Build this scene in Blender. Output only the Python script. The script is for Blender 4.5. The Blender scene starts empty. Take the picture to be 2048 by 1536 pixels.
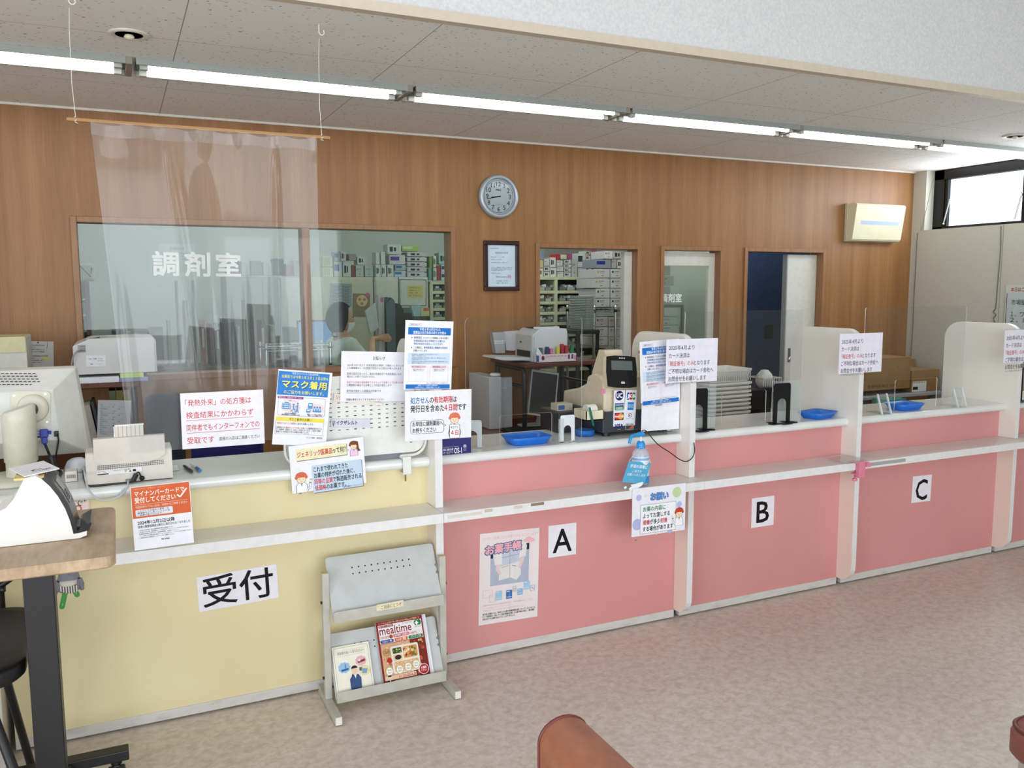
import bpy, bmesh, math, random
from mathutils import Vector, Matrix
sc = bpy.context.scene
COL = sc.collection
R = random.Random(7)
# ---------------- camera ----------------
H = 1.656
F = 1688.417
def _n(v):
    v = Vector(v); v.normalize(); return v
_dx = _n((4654-1024, 562-768, F)); _dy = _n((228-1024, 580-768, F)); _dz = _dx.cross(_dy)
if _dz.y > 0: _dz = -_dz
cam = bpy.data.cameras.new('camera')
cam.sensor_width = 36; cam.lens = F/2048*36; cam.clip_start = .02
camo = bpy.data.objects.new('camera', cam); COL.objects.link(camo)
_right = Vector((_dx.x, _dy.x, _dz.x)); _down = Vector((_dx.y, _dy.y, _dz.y)); _fwd = Vector((_dx.z, _dy.z, _dz.z))
_m = Matrix((_right, -_down, -_fwd)).transposed().to_4x4(); _m.translation = (0, 0, H)
camo.matrix_world = _m
sc.camera = camo
def at(u, v, x=None, y=None, z=None):
    """world point where the sight line of a photo pixel meets a plane of the room"""
    r = _right*(u-1024) + _down*(v-768) + _fwd*F
    if y is not None: t = y/r.y
    elif z is not None: t = (z-H)/r.z
    else: t = x/r.x
    return r*t + Vector((0, 0, H))
# ---------------- view, sky, daylight ----------------
sc.view_settings.view_transform = 'Standard'; sc.view_settings.look = 'None'
sc.view_settings.gamma = 1; sc.view_settings.use_curve_mapping = False
sc.view_settings.exposure = 0.55
w = bpy.data.worlds.new('sky'); sc.world = w; w.use_nodes = True
w.node_tree.nodes['Background'].inputs[0].default_value = (.80, .90, 1, 1)
w.node_tree.nodes['Background'].inputs[1].default_value = 1.6
sc.cycles.max_bounces = 8; sc.cycles.transparent_max_bounces = 24; sc.cycles.diffuse_bounces = 4
sc.cycles.sample_clamp_indirect = 6; sc.cycles.caustics_reflective = False; sc.cycles.caustics_refractive = False
def area(name, loc, rot, sx, sy, power, colr):
    l = bpy.data.lights.new(name, 'AREA'); l.shape = 'RECTANGLE'; l.size = sx; l.size_y = sy; l.energy = power; l.color = colr
    o = bpy.data.objects.new(name, l); o.location = loc; o.rotation_euler = rot; COL.objects.link(o); return o
P2 = math.pi/2
# daylight entering by the glazed shop front behind the photographer and by the entrance further along the side wall
area('shopfront_daylight', (.6, -3.9, 1.75), (P2, 0, 0), 6.0, 2.6, 130, (.93, .97, 1))
area('entrance_daylight', (-3.9, -.6, 1.45), (0, -P2, 0), 2.7, 3.2, 75, (.95, .98, 1))
area('clerestory_daylight', (6.62, 4.35, 2.42), (0, P2, 0), .45, 1.7, 12, (.88, .94, 1))
# ---------------- materials ----------------
def lin(c): return c/12.92 if c <= .04045 else ((c+.055)/1.055)**2.4
def rgb(h):
    h = h.lstrip('#'); h = h if len(h) == 6 else ''.join(c*2 for c in h); return tuple(lin(int(h[i:i+2], 16)/255) for i in (0, 2, 4)) + (1,)
MATS = {}
def nmat(name):
    m = bpy.data.materials.new(name); m.use_nodes = True; nt = m.node_tree
    return m, nt, nt.nodes['Principled BSDF']
def pm(h, rough=.5, h2=None, scale=30, stretch=(1, 1, 1), metal=0, bump=0, spec=.5, detail=3, lo=.35, hi=.65, em=0):
    """procedural surface: noise between two near colours, optional bump"""
    k = (h, rough, h2, scale, stretch, metal, bump, spec, detail, lo, hi, em)
    if k in MATS: return MATS[k]
    m, nt, b = nmat('surface_' + h.strip('#')); N = nt.nodes.new; Lk = nt.links.new
    b.inputs['Roughness'].default_value = rough; b.inputs['Metallic'].default_value = metal
    b.inputs['Specular IOR Level'].default_value = spec
    c1 = rgb(h); c2 = rgb(h2) if h2 else tuple(min(1, c*.94) for c in c1[:3]) + (1,)
    tc = N('ShaderNodeTexCoord'); mp = N('ShaderNodeMapping'); mp.inputs['Scale'].default_value = stretch
    nz = N('ShaderNodeTexNoise'); nz.inputs['Scale'].default_value = scale; nz.inputs['Detail'].default_value = detail
    rp = N('ShaderNodeValToRGB'); rp.color_ramp.elements[0].color = c1; rp.color_ramp.elements[1].color = c2
    rp.color_ramp.elements[0].position = lo; rp.color_ramp.elements[1].position = hi
    Lk(tc.outputs['Object'], mp.inputs[0]); Lk(mp.outputs[0], nz.inputs['Vector']); Lk(nz.outputs['Fac'], rp.inputs[0])
    Lk(rp.outputs[0], b.inputs['Base Color'])
    if bump:
        bp = N('ShaderNodeBump'); bp.inputs['Strength'].default_value = bump; bp.inputs['Distance'].default_value = .002
        Lk(nz.outputs['Fac'], bp.inputs['Height']); Lk(bp.outputs[0], b.inputs['Normal'])
    if em:
        b.inputs['Emission Color'].default_value = c1; b.inputs['Emission Strength'].default_value = em
    MATS[k] = m; return m
def ink(h): return pm(h, .6, spec=.25)
def clear(name, tint=(1, 1, 1), milky=0, ior=1.45, rough=.02, dcol=(.8, .85, .85), gain=1.0):
    if name in MATS: return MATS[name]
    m = bpy.data.materials.new(name); m.use_nodes = True; nt = m.node_tree; nt.nodes.clear(); N = nt.nodes.new; Lk = nt.links.new
    out = N('ShaderNodeOutputMaterial'); t = N('ShaderNodeBsdfTransparent'); t.inputs[0].default_value = (*tint, 1)
    g = N('ShaderNodeBsdfGlossy'); g.inputs['Roughness'].default_value = rough
    lw = N('ShaderNodeLayerWeight'); lw.inputs[0].default_value = .5
    pw = N('ShaderNodeMath'); pw.operation = 'POWER'; pw.inputs[1].default_value = 5
    mu = N('ShaderNodeMath'); mu.operation = 'MULTIPLY_ADD'; mu.inputs[1].default_value = .96*gain; mu.inputs[2].default_value = ((ior-1)/(ior+1))**2*gain; mu.use_clamp = True
    mx = N('ShaderNodeMixShader')
    Lk(lw.outputs['Facing'], pw.inputs[0]); Lk(pw.outputs[0], mu.inputs[0]); Lk(mu.outputs[0], mx.inputs[0])
    base = t
    if milky:
        d = N('ShaderNodeBsdfDiffuse'); d.inputs[0].default_value = (*dcol, 1); m2 = N('ShaderNodeMixShader'); m2.inputs[0].default_value = milky
        Lk(t.outputs[0], m2.inputs[1]); Lk(d.outputs[0], m2.inputs[2]); base = m2
    Lk(base.outputs[0], mx.inputs[1]); Lk(g.outputs[0], mx.inputs[2]); Lk(mx.outputs[0], out.inputs[0])
    MATS[name] = m; return m
ACRYL = clear('acrylic', (.955, .965, .965), .0, gain=.7)
ACEDGE = clear('acrylic_edge', (.8, .86, .86), .75, dcol=(.97, .98, .98))
PANE = clear('tinted_pane', (.88, .94, .915), .01, dcol=(.5, .65, .62), gain=.8)
FILM = clear('vinyl_film', (.94, .95, .95), .085, ior=1.5, rough=.05, dcol=(.9, .92, .95), gain=.45)
SLEEVE = clear('clear_sleeve', (.95, .96, .97), .06, gain=.6, rough=.1)
WHITE = pm('#efece6', .35); CREAM = pm('#f3ebe0', .35); GREY = pm('#c9cac6', .45)
BLACK = pm('#17171a', .4); DARK = pm('#2b2c33', .45); CHROME = pm('#d8d8d8', .15, metal=1); PAPER = pm('#f1eff6', .55, spec=.3)
# ---------------- mesh builder ----------------
class MB:
    def __init__(s): s.v = []; s.f = []; s.fm = []; s.fs = []; s.mats = []; s.mx = None
    def mi(s, m):
        if m not in s.mats: s.mats.append(m)
        return s.mats.index(m)
    def add(s, vs, fs, m, smooth=False):
        b = len(s.v); i = s.mi(m)
        if s.mx is not None: vs = [s.mx @ Vector(v) for v in vs]
        s.v.extend([tuple(v) for v in vs])
        for f in fs: s.f.append(tuple(b+k for k in f)); s.fm.append(i); s.fs.append(smooth)
        return s
    def box(s, x0, y0, z0, x1, y1, z1, m, b=0, seg=2):
        if x0 > x1: x0, x1 = x1, x0
        if y0 > y1: y0, y1 = y1, y0
        if z0 > z1: z0, z1 = z1, z0
        if b:
            bm = bmesh.new(); bmesh.ops.create_cube(bm, size=1)
            for q in bm.verts: q.co = Vector((x0+(q.co.x+.5)*(x1-x0), y0+(q.co.y+.5)*(y1-y0), z0+(q.co.z+.5)*(z1-z0)))
            b = min(b, .49*min(x1-x0, y1-y0, z1-z0))
            bmesh.ops.bevel(bm, geom=bm.edges[:], offset=b, segments=seg, affect='EDGES', profile=.5)
            bm.verts.index_update(); vs = [q.co.copy() for q in bm.verts]; fs = [[q.index for q in f.verts] for f in bm.faces]; bm.free()
            return s.add(vs, fs, m)
        vs = [(x0, y0, z0), (x1, y0, z0), (x1, y1, z0), (x0, y1, z0), (x0, y0, z1), (x1, y0, z1), (x1, y1, z1), (x0, y1, z1)]
        return s.add(vs, [(0, 3, 2, 1), (4, 5, 6, 7), (0, 1, 5, 4), (1, 2, 6, 5), (2, 3, 7, 6), (3, 0, 4, 7)], m)
    def tube(s, pts, r, m, n=8, cap=True):
        pts = [Vector(p) for p in pts]; rs = r if isinstance(r, (list, tuple)) else [r]*len(pts)
        vs = []; fs = []; up = None
        for i, p in enumerate(pts):
            d = (pts[min(i+1, len(pts)-1)] - pts[max(i-1, 0)]).normalized()
            if up is None: up = d.orthogonal().normalized()
            else:
                up = up - d*up.dot(d); up = up.normalized() if up.length > 1e-6 else d.orthogonal().normalized()
            sd = d.cross(up)
            for k in range(n):
                a = 2*math.pi*k/n; vs.append(p + (up*math.cos(a) + sd*math.sin(a))*rs[i])
        for i in range(len(pts)-1):
            for k in range(n):
                k2 = (k+1) % n; fs.append((i*n+k, i*n+k2, (i+1)*n+k2, (i+1)*n+k))
        s.add(vs, fs, m, True)
        if cap:
            b = len(vs) - n
            s.add(vs[:n], [tuple(range(n))[::-1]], m); s.add(vs[b:], [tuple(range(n))], m)
        return s
    def cyl(s, p0, p1, r, m, n=20, r1=None): return s.tube([p0, p1], [r, r if r1 is None else r1], m, n)
    def lathe(s, prof, c, m, n=28, axis='z', cap=True):
        vs = []; fs = []
        for (r, h) in prof:
            for k in range(n):
                a = 2*math.pi*k/n; x, y = r*math.cos(a), r*math.sin(a)
                p = (x, y, h) if axis == 'z' else ((x, h, y) if axis == 'y' else (h, x, y))
                vs.append((c[0]+p[0], c[1]+p[1], c[2]+p[2]))
        for i in range(len(prof)-1):
            for k in range(n):
                k2 = (k+1) % n; fs.append((i*n+k, i*n+k2, (i+1)*n+k2, (i+1)*n+k))
        s.add(vs, fs, m, True)
        for i in (0, len(prof)-1):
            if cap and prof[i][0] > 1e-5: s.add(vs[i*n:(i+1)*n], [tuple(range(n))], m)
        return s
    def prism(s, poly, d0, d1, m, ax='y', m2=None, smooth=False):
        """extrude a 2D outline: ax 'y' -> (x,z) outline, 'x' -> (y,z), 'z' -> (x,y)"""
        def P(a, b, d): return (a, d, b) if ax == 'y' else ((d, a, b) if ax == 'x' else (a, b, d))
        n = len(poly); A = [P(a, b, d0) for a, b in poly]; B = [P(a, b, d1) for a, b in poly]
        s.add(A, [tuple(range(n))], m); s.add(B, [tuple(range(n))[::-1]], m)
        return s.add(A+B, [(k, (k+1) % n, n+(k+1) % n, n+k) for k in range(n)], m2 or m, smooth)
    def loft(s, rings, m, smooth=True, cap=True):
        n = len(rings[0]); vs = [p for r in rings for p in r]
        fs = [(i*n+k, i*n+(k+1) % n, (i+1)*n+(k+1) % n, (i+1)*n+k) for i in range(len(rings)-1) for k in range(n)]
        s.add(vs, fs, m, smooth)
        if cap: s.add(rings[0], [tuple(range(n))[::-1]], m); s.add(rings[-1], [tuple(range(n))], m)
        return s
def rrect(x0, y0, x1, y1, r, n=5, corners='abcd'):
    """rounded outline, corners a(x0,y0) b(x1,y0) c(x1,y1) d(x0,y1)"""
    out = []
    for k, (cx, cy, px, py, a0) in {'a': (x0+r, y0+r, x0, y0, 180), 'b': (x1-r, y0+r, x1, y0, 270), 'c': (x1-r, y1-r, x1, y1, 0), 'd': (x0+r, y1-r, x0, y1, 90)}.items():
        if k in corners and r > 0:
            for i in range(n+1):
                a = math.radians(a0 + 90*i/n); out.append((cx+r*math.cos(a), cy+r*math.sin(a)))
        else: out.append((px, py))
    return out
def rootmx(o):
    m = o.matrix_basis.copy()
    while o.parent: o = o.parent; m = o.matrix_basis @ m
    return m
def obj(name, mb, parent=None, local=False):
    me = bpy.data.meshes.new(name)
    vs = mb.v
    if parent is not None and not local:
        im = rootmx(parent).inverted(); vs = [im @ Vector(v) for v in vs]
    me.from_pydata([tuple(v) for v in vs], [], mb.f)
    for m in mb.mats: me.materials.append(m)
    me.polygons.foreach_set('material_index', mb.fm); me.polygons.foreach_set('use_smooth', mb.fs)
    bm = bmesh.new(); bm.from_mesh(me); bmesh.ops.recalc_face_normals(bm, faces=bm.faces[:])
    bm.to_mesh(me); bm.free(); me.update()
    o = bpy.data.objects.new(name, me); COL.objects.link(o)
    if parent is not None: o.parent = parent
    return o
def tag(o, label, cat, group=None, kind=None):
    if label: o['label'] = label
    if cat: o['category'] = cat
    if group: o['group'] = group
    if kind: o['kind'] = kind
    return o
def thing(name, label, cat, loc=(0, 0, 0), rz=0, group=None):
    o = bpy.data.objects.new(name, None); COL.objects.link(o); o.location = loc; o.rotation_euler = (0, 0, rz); o.empty_display_size = .05
    return tag(o, label, cat, group)
def solo(name, mb, label, cat, group=None, kind=None):
    """a thing that is one mesh, its origin at the middle of its foot"""
    xs = [v[0] for v in mb.v]; ys = [v[1] for v in mb.v]; zs = [v[2] for v in mb.v]
    c = Vector(((min(xs)+max(xs))/2, (min(ys)+max(ys))/2, min(zs)))
    mb.v = [tuple(Vector(v)-c) for v in mb.v]
    o = obj(name, mb); o.location = c
    return tag(o, label, cat, group, kind)
def struct(name, mb, parent=None):
    o = obj(name, mb, parent)
    if parent is None: o['kind'] = 'structure'
    return o
# ---------------- lettering and printed sheets ----------------
TX = {}
def glyphs(s, bold=0):
    k = s
    if k not in TX:
        c = bpy.data.curves.new('lettering', 'FONT'); c.body = s; c.size = 1; c.resolution_u = 2
        o = bpy.data.objects.new('lettering', c)
        me = o.to_mesh()
        TX[k] = ([tuple(v.co) for v in me.vertices], [tuple(p.vertices) for p in me.polygons]); o.to_mesh_clear()
        bpy.data.objects.remove(o); bpy.data.curves.remove(c)
    return TX[k]
class Sheet:
    """a printed sheet in the room: top-left corner, run of the top edge, run of the left edge; printing is laid on in units of width = 100"""
    def __init__(s, tl, tr, bl, mb=None, bend=None, paper=PAPER, th=.0006, base=True, ys=1, skew=False):
        tl, tr, bl = Vector(tl), Vector(tr), Vector(bl)
        s.W = (tr-tl).length; s.ux = (tr-tl)/s.W; dv = bl-tl; dv = dv if skew else dv - s.ux*dv.dot(s.ux); s.ys = ys; s.Hm = dv.length; s.uy = dv/s.Hm
        s.n = -(s.ux.cross(s.uy)).normalized(); s.o = tl; s.mb = mb or MB(); s.bend = bend; s.k = s.W/100; s.h = s.Hm/s.k/ys; s.lay = 0
        if s.n.dot(Vector((0, 0, H))-tl) < 0: s.n = -s.n
        if base:
            if bend:
                na, nb = 6, 16
                for d in (0, -th):
                    vs = [s.p(100*i/na, s.h*j/nb, d) for j in range(nb+1) for i in range(na+1)]
                    s.mb.add(vs, [(j*(na+1)+i, j*(na+1)+i+1, (j+1)*(na+1)+i+1, (j+1)*(na+1)+i) for j in range(nb) for i in range(na)], paper)
            else:
                c = [(0, 0), (100, 0), (100, s.h), (0, s.h)]
                vs = [s.p(a, b, 0) for a, b in c] + [s.p(a, b, -th) for a, b in c]
                s.mb.add(vs, [(0, 1, 2, 3), (7, 6, 5, 4), (0, 4, 5, 1), (1, 5, 6, 2), (2, 6, 7, 3), (3, 7, 4, 0)], paper)
    def p(s, a, b, d=0):
        if s.bend: d += s.bend(a/100, b/s.h)
        return s.o + s.ux*(a*s.k) + s.uy*(b*s.k*s.ys) + s.n*d
    def up(s): s.lay += 1; return .0002 + .00006*min(s.lay, 30) + .000014*max(0, s.lay-30)
    def poly(s, pts, c, d=None):
        d = s.up() if d is None else d
        s.mb.add([s.p(a, b, d) for a, b in pts], [tuple(range(len(pts)))], ink(c)); return s
    def rect(s, x0, y0, x1, y1, c, r=0):
        if s.bend and not r:
            d = s.up(); n = 8; vs = [s.p(x, y0+(y1-y0)*j/n, d) for j in range(n+1) for x in (x0, x1)]
            s.mb.add(vs, [(2*j, 2*j+1, 2*j+3, 2*j+2) for j in range(n)], ink(c)); return s
        return s.poly(rrect(x0, y0, x1, y1, r, 4) if r else [(x0, y0), (x1, y0), (x1, y1), (x0, y1)], c)
    def frame(s, x0, y0, x1, y1, t, c, r=0):
        A = rrect(x0, y0, x1, y1, r, 4) if r else [(x0, y0), (x1, y0), (x1, y1), (x0, y1)]
        B = rrect(x0+t, y0+t, x1-t, y1-t, max(r-t, .01), 4) if r else [(x0+t, y0+t), (x1-t, y0+t), (x1-t, y1-t), (x0+t, y1-t)]
        d = s.up(); n = len(A); s.mb.add([s.p(a, b, d) for a, b in A+B], [(k, (k+1) % n, n+(k+1) % n, n+k) for k in range(n)], ink(c)); return s
    def disc(s, x, y, rx, c, ry=None, n=20, a0=0, a1=360):
        ry = ry or rx
        return s.poly([(x+rx*math.cos(math.radians(a0+(a1-a0)*k/n)), y-ry*math.sin(math.radians(a0+(a1-a0)*k/n))) for k in range(n + (a1-a0 < 360))], c)
    def ring(s, x, y, r, t, c, ry=None, n=24):
        ry = ry or r; d = s.up(); vs = []
        for q, qy in ((r, ry), (r-t, ry-t)): vs += [s.p(x+q*math.cos(2*math.pi*k/n), y+qy*math.sin(2*math.pi*k/n), d) for k in range(n)]
        s.mb.add(vs, [(k, (k+1) % n, n+(k+1) % n, n+k) for k in range(n)], ink(c)); return s
    def line(s, pts, t, c):
        for (a, b), (e, f) in zip(pts, pts[1:]):
            L = math.hypot(e-a, f-b) or 1; nx, ny = -(f-b)/L*t/2, (e-a)/L*t/2
            s.poly([(a+nx, b+ny), (e+nx, f+ny), (e-nx, f-ny), (a-nx, b-ny)], c)
        return s
    def text(s, x, y, h, t, c, bold=.012, w=None, al='l', rot=0, wmax=None):
        """x: left (or middle / right) edge, y: top of the em box, h: em height, w: run of the line"""
        vs, fs = glyphs(t, bold)
        if not vs: return s
        x0 = min(v[0] for v in vs); x1 = max(v[0] for v in vs); k = h/.95; W = (x1-x0)*k; sx = k
        if w: sx = k*w/W; W = w
        elif wmax and W > wmax: sx = k*wmax/W; W = wmax
        ox = x - (0 if al == 'l' else (W/2 if al == 'c' else W)); by = y + .83*k; d = s.up(); ca, sa = math.cos(rot), math.sin(rot)
        sh = [(0, 0)] if bold <= .003 else [(bold*math.cos(j*P2*(.5 if bold > .05 else 1)+.6), bold*math.sin(j*P2*(.5 if bold > .05 else 1)+.6)) for j in range(8 if bold > .05 else 4)]
        for j_, (sx_, sy_) in enumerate(sh):
            q = []; dj = d + j_*.000012
            for v in vs:
                a, b = (v[0]-x0+sx_)*sx, -(v[1]+sy_)*k
                q.append(s.p(ox + a*ca + b*sa, by + b*ca - a*sa, dj))
            s.mb.add(q, fs, ink(c))
        return s
    def done(s, name, label, cat, group=None): return solo(name, s.mb, label, cat, group)
# ================= room materials =================
YW, XR, ZC, YF = 5.46, 6.54, 2.673, 3.15
def nodes_mat(name, rough=.5, spec=.5):
    m, nt, b = nmat(name); b.inputs['Roughness'].default_value = rough; b.inputs['Specular IOR Level'].default_value = spec
    N = nt.nodes.new
    def noise(scale, stretch=(1, 1, 1), detail=4, dist=0):
        tc = N('ShaderNodeTexCoord'); mp = N('ShaderNodeMapping'); mp.inputs['Scale'].default_value = stretch
        z = N('ShaderNodeTexNoise'); z.inputs['Scale'].default_value = scale; z.inputs['Detail'].default_value = detail; z.inputs['Distortion'].default_value = dist
        nt.links.new(tc.outputs['Object'], mp.inputs[0]); nt.links.new(mp.outputs[0], z.inputs['Vector']); return z.outputs['Fac']
    def ramp(fac, stops):
        r = N('ShaderNodeValToRGB'); e = r.color_ramp.elements
        while len(e) < len(stops): e.new(.5)
        for q, (p, c) in zip(e, stops): q.position = p; q.color = rgb(c) if isinstance(c, str) else c
        nt.links.new(fac, r.inputs[0]); return r.outputs[0]
    def mix(fac, a, bb, mode='MIX'):
        x = N('ShaderNodeMixRGB'); x.blend_type = mode
        for i, q in ((0, fac), (1, a), (2, bb)):
            if isinstance(q, (int, float)): x.inputs[i].default_value = q
            elif isinstance(q, tuple): x.inputs[i].default_value = q
            else: nt.links.new(q, x.inputs[i])
        return x.outputs[0]
    def fin(c): nt.links.new(c, b.inputs['Base Color']); return m
    return nt, b, noise, ramp, mix, fin
def wood_wall():
    nt, b, noise, ramp, mix, fin = nodes_mat('teak_wallboard', .42, .4)
    a = ramp(noise(16, (1, 1, .018), 2), [(.30, '#91653c'), (.5, '#9a6e43'), (.70, '#a3774b')])
    g = ramp(noise(190, (1, 1, .035), 3), [(.3, (.68, .66, .64, 1)), (.7, (1, 1, 1, 1))])
    return fin(mix(.55, a, g, 'MULTIPLY'))
WOOD = wood_wall(); FRAMEW = pm('#9c7049', .4, '#8c623d', 40, (1, 1, .1))
def floor_mat():
    nt, b, noise, ramp, mix, fin = nodes_mat('mottled_vinyl_floor', .33, .45)
    a = ramp(noise(26, (1, 1.1, 1), 5, .4), [(.34, '#cdbfb2'), (.5, '#d8ccc0'), (.66, '#e0d6cb')])
    f = ramp(noise(70, (.8, 1.1, 1), 4, .5), [(.38, (.88, .855, .83, 1)), (.58, (1, 1, 1, 1))])
    d = ramp(noise(22, (.7, 1.5, 1), 6, 1.0), [(.27, (.80, .76, .73, 1)), (.36, (1, 1, 1, 1))])
    return fin(mix(.6, mix(.75, a, f, 'MULTIPLY'), d, 'MULTIPLY'))
FLOOR = floor_mat()
def ceiling_mat():
    nt, b, noise, ramp, mix, fin = nodes_mat('fissured_ceiling_board', .8, .2)
    N = nt.nodes.new; Lk = nt.links.new
    tc = N('ShaderNodeTexCoord'); nz = N('ShaderNodeTexNoise'); nz.inputs['Scale'].default_value = 55; nz.inputs['Detail'].default_value = 1
    ad = N('ShaderNodeMixRGB'); ad.blend_type = 'ADD'; ad.inputs[0].default_value = .018
    vo = N('ShaderNodeTexVoronoi'); vo.inputs['Scale'].default_value = 36; vo.inputs['Randomness'].default_value = 1
    Lk(tc.outputs['Object'], nz.inputs['Vector']); Lk(tc.outputs['Object'], ad.inputs[1]); Lk(nz.outputs['Color'], ad.inputs[2])
    mp = N('ShaderNodeMapping'); mp.inputs['Rotation'].default_value = (0, 0, .7); mp.inputs['Scale'].default_value = (.62, 1.75, 1)
    Lk(ad.outputs[0], mp.inputs[0]); Lk(mp.outputs[0], vo.inputs['Vector'])
    spots = ramp(vo.outputs['Distance'], [(.11, '#84827d'), (.17, '#f2f1ef')])
    # joints between boards
    sx = N('ShaderNodeSeparateXYZ'); Lk(tc.outputs['Object'], sx.inputs[0])
    def joint(sock, off, pitch, wd):
        a = N('ShaderNodeMath'); a.operation = 'ADD'; a.inputs[1].default_value = off; Lk(sock, a.inputs[0])
        mo = N('ShaderNodeMath'); mo.operation = 'PINGPONG'; mo.inputs[1].default_value = pitch/2; Lk(a.outputs[0], mo.inputs[0])
        lt = N('ShaderNodeMath'); lt.operation = 'LESS_THAN'; lt.inputs[1].default_value = wd; Lk(mo.outputs[0], lt.inputs[0]); return lt.outputs[0]
    mx = N('ShaderNodeMath'); mx.operation = 'MAXIMUM'; Lk(joint(sx.outputs[0], -.282+9.1, .911, .0022), mx.inputs[0]); Lk(joint(sx.outputs[1], -3.835+9.1, .911, .0016), mx.inputs[1])
    return fin(mix(mx.outputs[0], spots, rgb('#a5a39d')))
CEIL = ceiling_mat()
PLASTER = pm('#d0d2d3', .7, '#dedede', 90, bump=.15)
WALLP = pm('#c6c4b8', .65, '#bfbdb0', 140, bump=.2)
ROOMW = pm('#cbd0c9', .7, '#c5cac3', 60)
# ================= setting =================
mb = MB(); mb.box(-6, -6, -.1, 9.5, 12, 0, FLOOR); fl = struct('floor', mb)
mb = MB(); mb.box(-6, YF+.012, ZC, XR+.4, YW+.14, ZC+.1, CEIL); struct('ceiling', mb)
mb = MB(); mb.box(-6, -6, 3.7, 9.5, YF, 3.8, PLASTER); struct('ceiling_lobby', mb)
mb = MB(); mb.box(-6, YF, ZC+.035, XR, YF+.1, 3.7, PLASTER); struct('wall_upper', mb)
mb = MB(); mb.box(-6, YF-.012, ZC-.004, XR, YF+.03, ZC+.034, pm('#d3c8b4', .5)); struct('trim_1', mb)
# back wall with its openings
def wall_back():
    mb = MB(); xs = [-6, -.185, 2.108, 2.773, 3.606, 3.848, 4.391, 4.664, 5.48, XR]; T = .13
    op = {1: (1.14, 2.052), 3: (0, 1.947), 5: (0, 1.947), 7: (0, 1.947)}
    for i in range(len(xs)-1):
        if i in op:
            lo, hi = op[i]
            if lo > 0: mb.box(xs[i], YW, 0, xs[i+1], YW+T, lo, WOOD)
            mb.box(xs[i], YW, hi, xs[i+1], YW+T, ZC, WOOD)
        else: mb.box(xs[i], YW, 0, xs[i+1], YW+T, ZC, WOOD)
    return struct('wall_back', mb)
wall_back()
mb = MB(); mb.box(-6, YW-.02, ZC-.012, XR, YW, ZC, pm('#dcd8cf', .5)); struct('trim_2', mb)
# dispensing-room window: frame, two tinted panes, lettering
def window_front():
    mb = MB(); f = .022; y0, y1 = YW-.012, YW+.13; x0, x1, z0, z1 = -.185, 2.108, 1.14, 2.052
    mb.box(x0-f, y0, z0-f, x0+.012, y1, z1+f, FRAMEW, .003); mb.box(x1-.012, y0, z0-f, x1+f, y1, z1+f, FRAMEW, .003)
    mb.box(x0+.012, y0, z1-.012, x1-.012, y1, z1+f, FRAMEW, .003); mb.box(x0+.012, y0, z0-f, x1-.012, y1, z0+.012, FRAMEW, .003)
    mb.box(1.093, y0+.006, z0, 1.14, y1-.006, z1, FRAMEW, .003)
    w = struct('window_1', mb)
    for a, b in ((x0+.012, 1.093), (1.14, x1-.012)):
        g = MB(); g.box(a, YW+.055, z0+.012, b, YW+.061, z1-.012, PANE); obj('pane', g, w)
    s = Sheet(at(303, 503, y=YW+.053), at(480, 508, y=YW+.053), at(301, 550, y=YW+.053), base=False)
    # letters stuck to the pane
    for i, c in enumerate('調剤室'): s.text(1+i*35.5, 0, 29, c, '#eef2ee', .03, w=28)
    obj('lettering', s.mb, w)
window_front()
def doorway(n, x0, x1):
    mb = MB(); f = .03; y0, y1 = YW-.015, YW+.135
    mb.box(x0-f, y0, 0, x0+.002, y1, 1.977, FRAMEW, .003); mb.box(x1-.002, y0, 0, x1+f, y1, 1.977, FRAMEW, .003)
    mb.box(x0+.002, y0, 1.945, x1-.002, y1, 1.977, FRAMEW, .003); return struct('trim_%d' % n, mb)
doorway(3, 2.773, 3.606); doorway(4, 3.848, 4.391); doorway(5, 4.664, 5.48)
# sliding doors standing in the doorways
DOORW = pm('#d9d8d0', .4, '#d2d1c9')
def leaf(n, x0, x1, z1=1.93, y=YW+.06):
    mb = MB(); mb.box(x0, y, .01, x1, y+.035, z1, DOORW, .002); return struct('door_%d' % n, mb)
d = leaf(1, 3.535, 3.603); g = MB(); g.box(3.527, YW+.055, .01, 3.535, YW+.1, 1.93, GREY); obj('door_edge', g, d)
def glass_door():
    y = YW+.06; mb = MB(); x0, x1 = 3.62, 4.365
    a = at(1418, 530, y=y).x
    mb.box(a, y, .01, a+.085, y+.035, 1.93, DOORW, .002); mb.box(x0, y, .01, x0+.09, y+.035, 1.93, DOORW)
    mb.box(x0+.09, y, 1.83, a, y+.035, 1.93, DOORW); mb.box(x0+.09, y, .01, a, y+.035, .5, DOORW)
    w = struct('door_2', mb); g = MB(); g.box(x0+.09, y+.015, .5, a, y+.021, 1.83, PANE); obj('pane', g, w)
    p = at(1322, 588, y=y+.012); s = Sheet(p, p+Vector((.27, 0, 0)), p+Vector((0, 0, -.09)), base=False)
    for i, c in enumerate('調剤室'): s.text(i*25.5, 0, 25, c, '#eef2ee', .02, w=22)
    obj('lettering', s.mb, w)
glass_door()
d = leaf(3, at(1572, 600, y=YW+.06).x, 5.477)
g = MB(); xa = at(1572, 600, y=YW+.06).x; g.box(xa-.012, YW+.05, .01, xa, YW+.1, 1.93, pm('#9a9c9c', .35)); obj('door_edge', g, d)
g = MB(); c = at(1574, 718, y=YW+.055); g.lathe([(.001, 0), (.022, .0), (.022, -.012), (.016, -.02), (.001, -.02)], (c.x+.03, c.y+.005, c.z), CHROME, axis='y'); obj('lock_knob', g, d)
g = MB(); g.box(c.x+.012, YW+.052, 1.02, c.x+.036, YW+.061, 1.14, pm('#55575a', .4), .004); obj('finger_pull', g, d)
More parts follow.
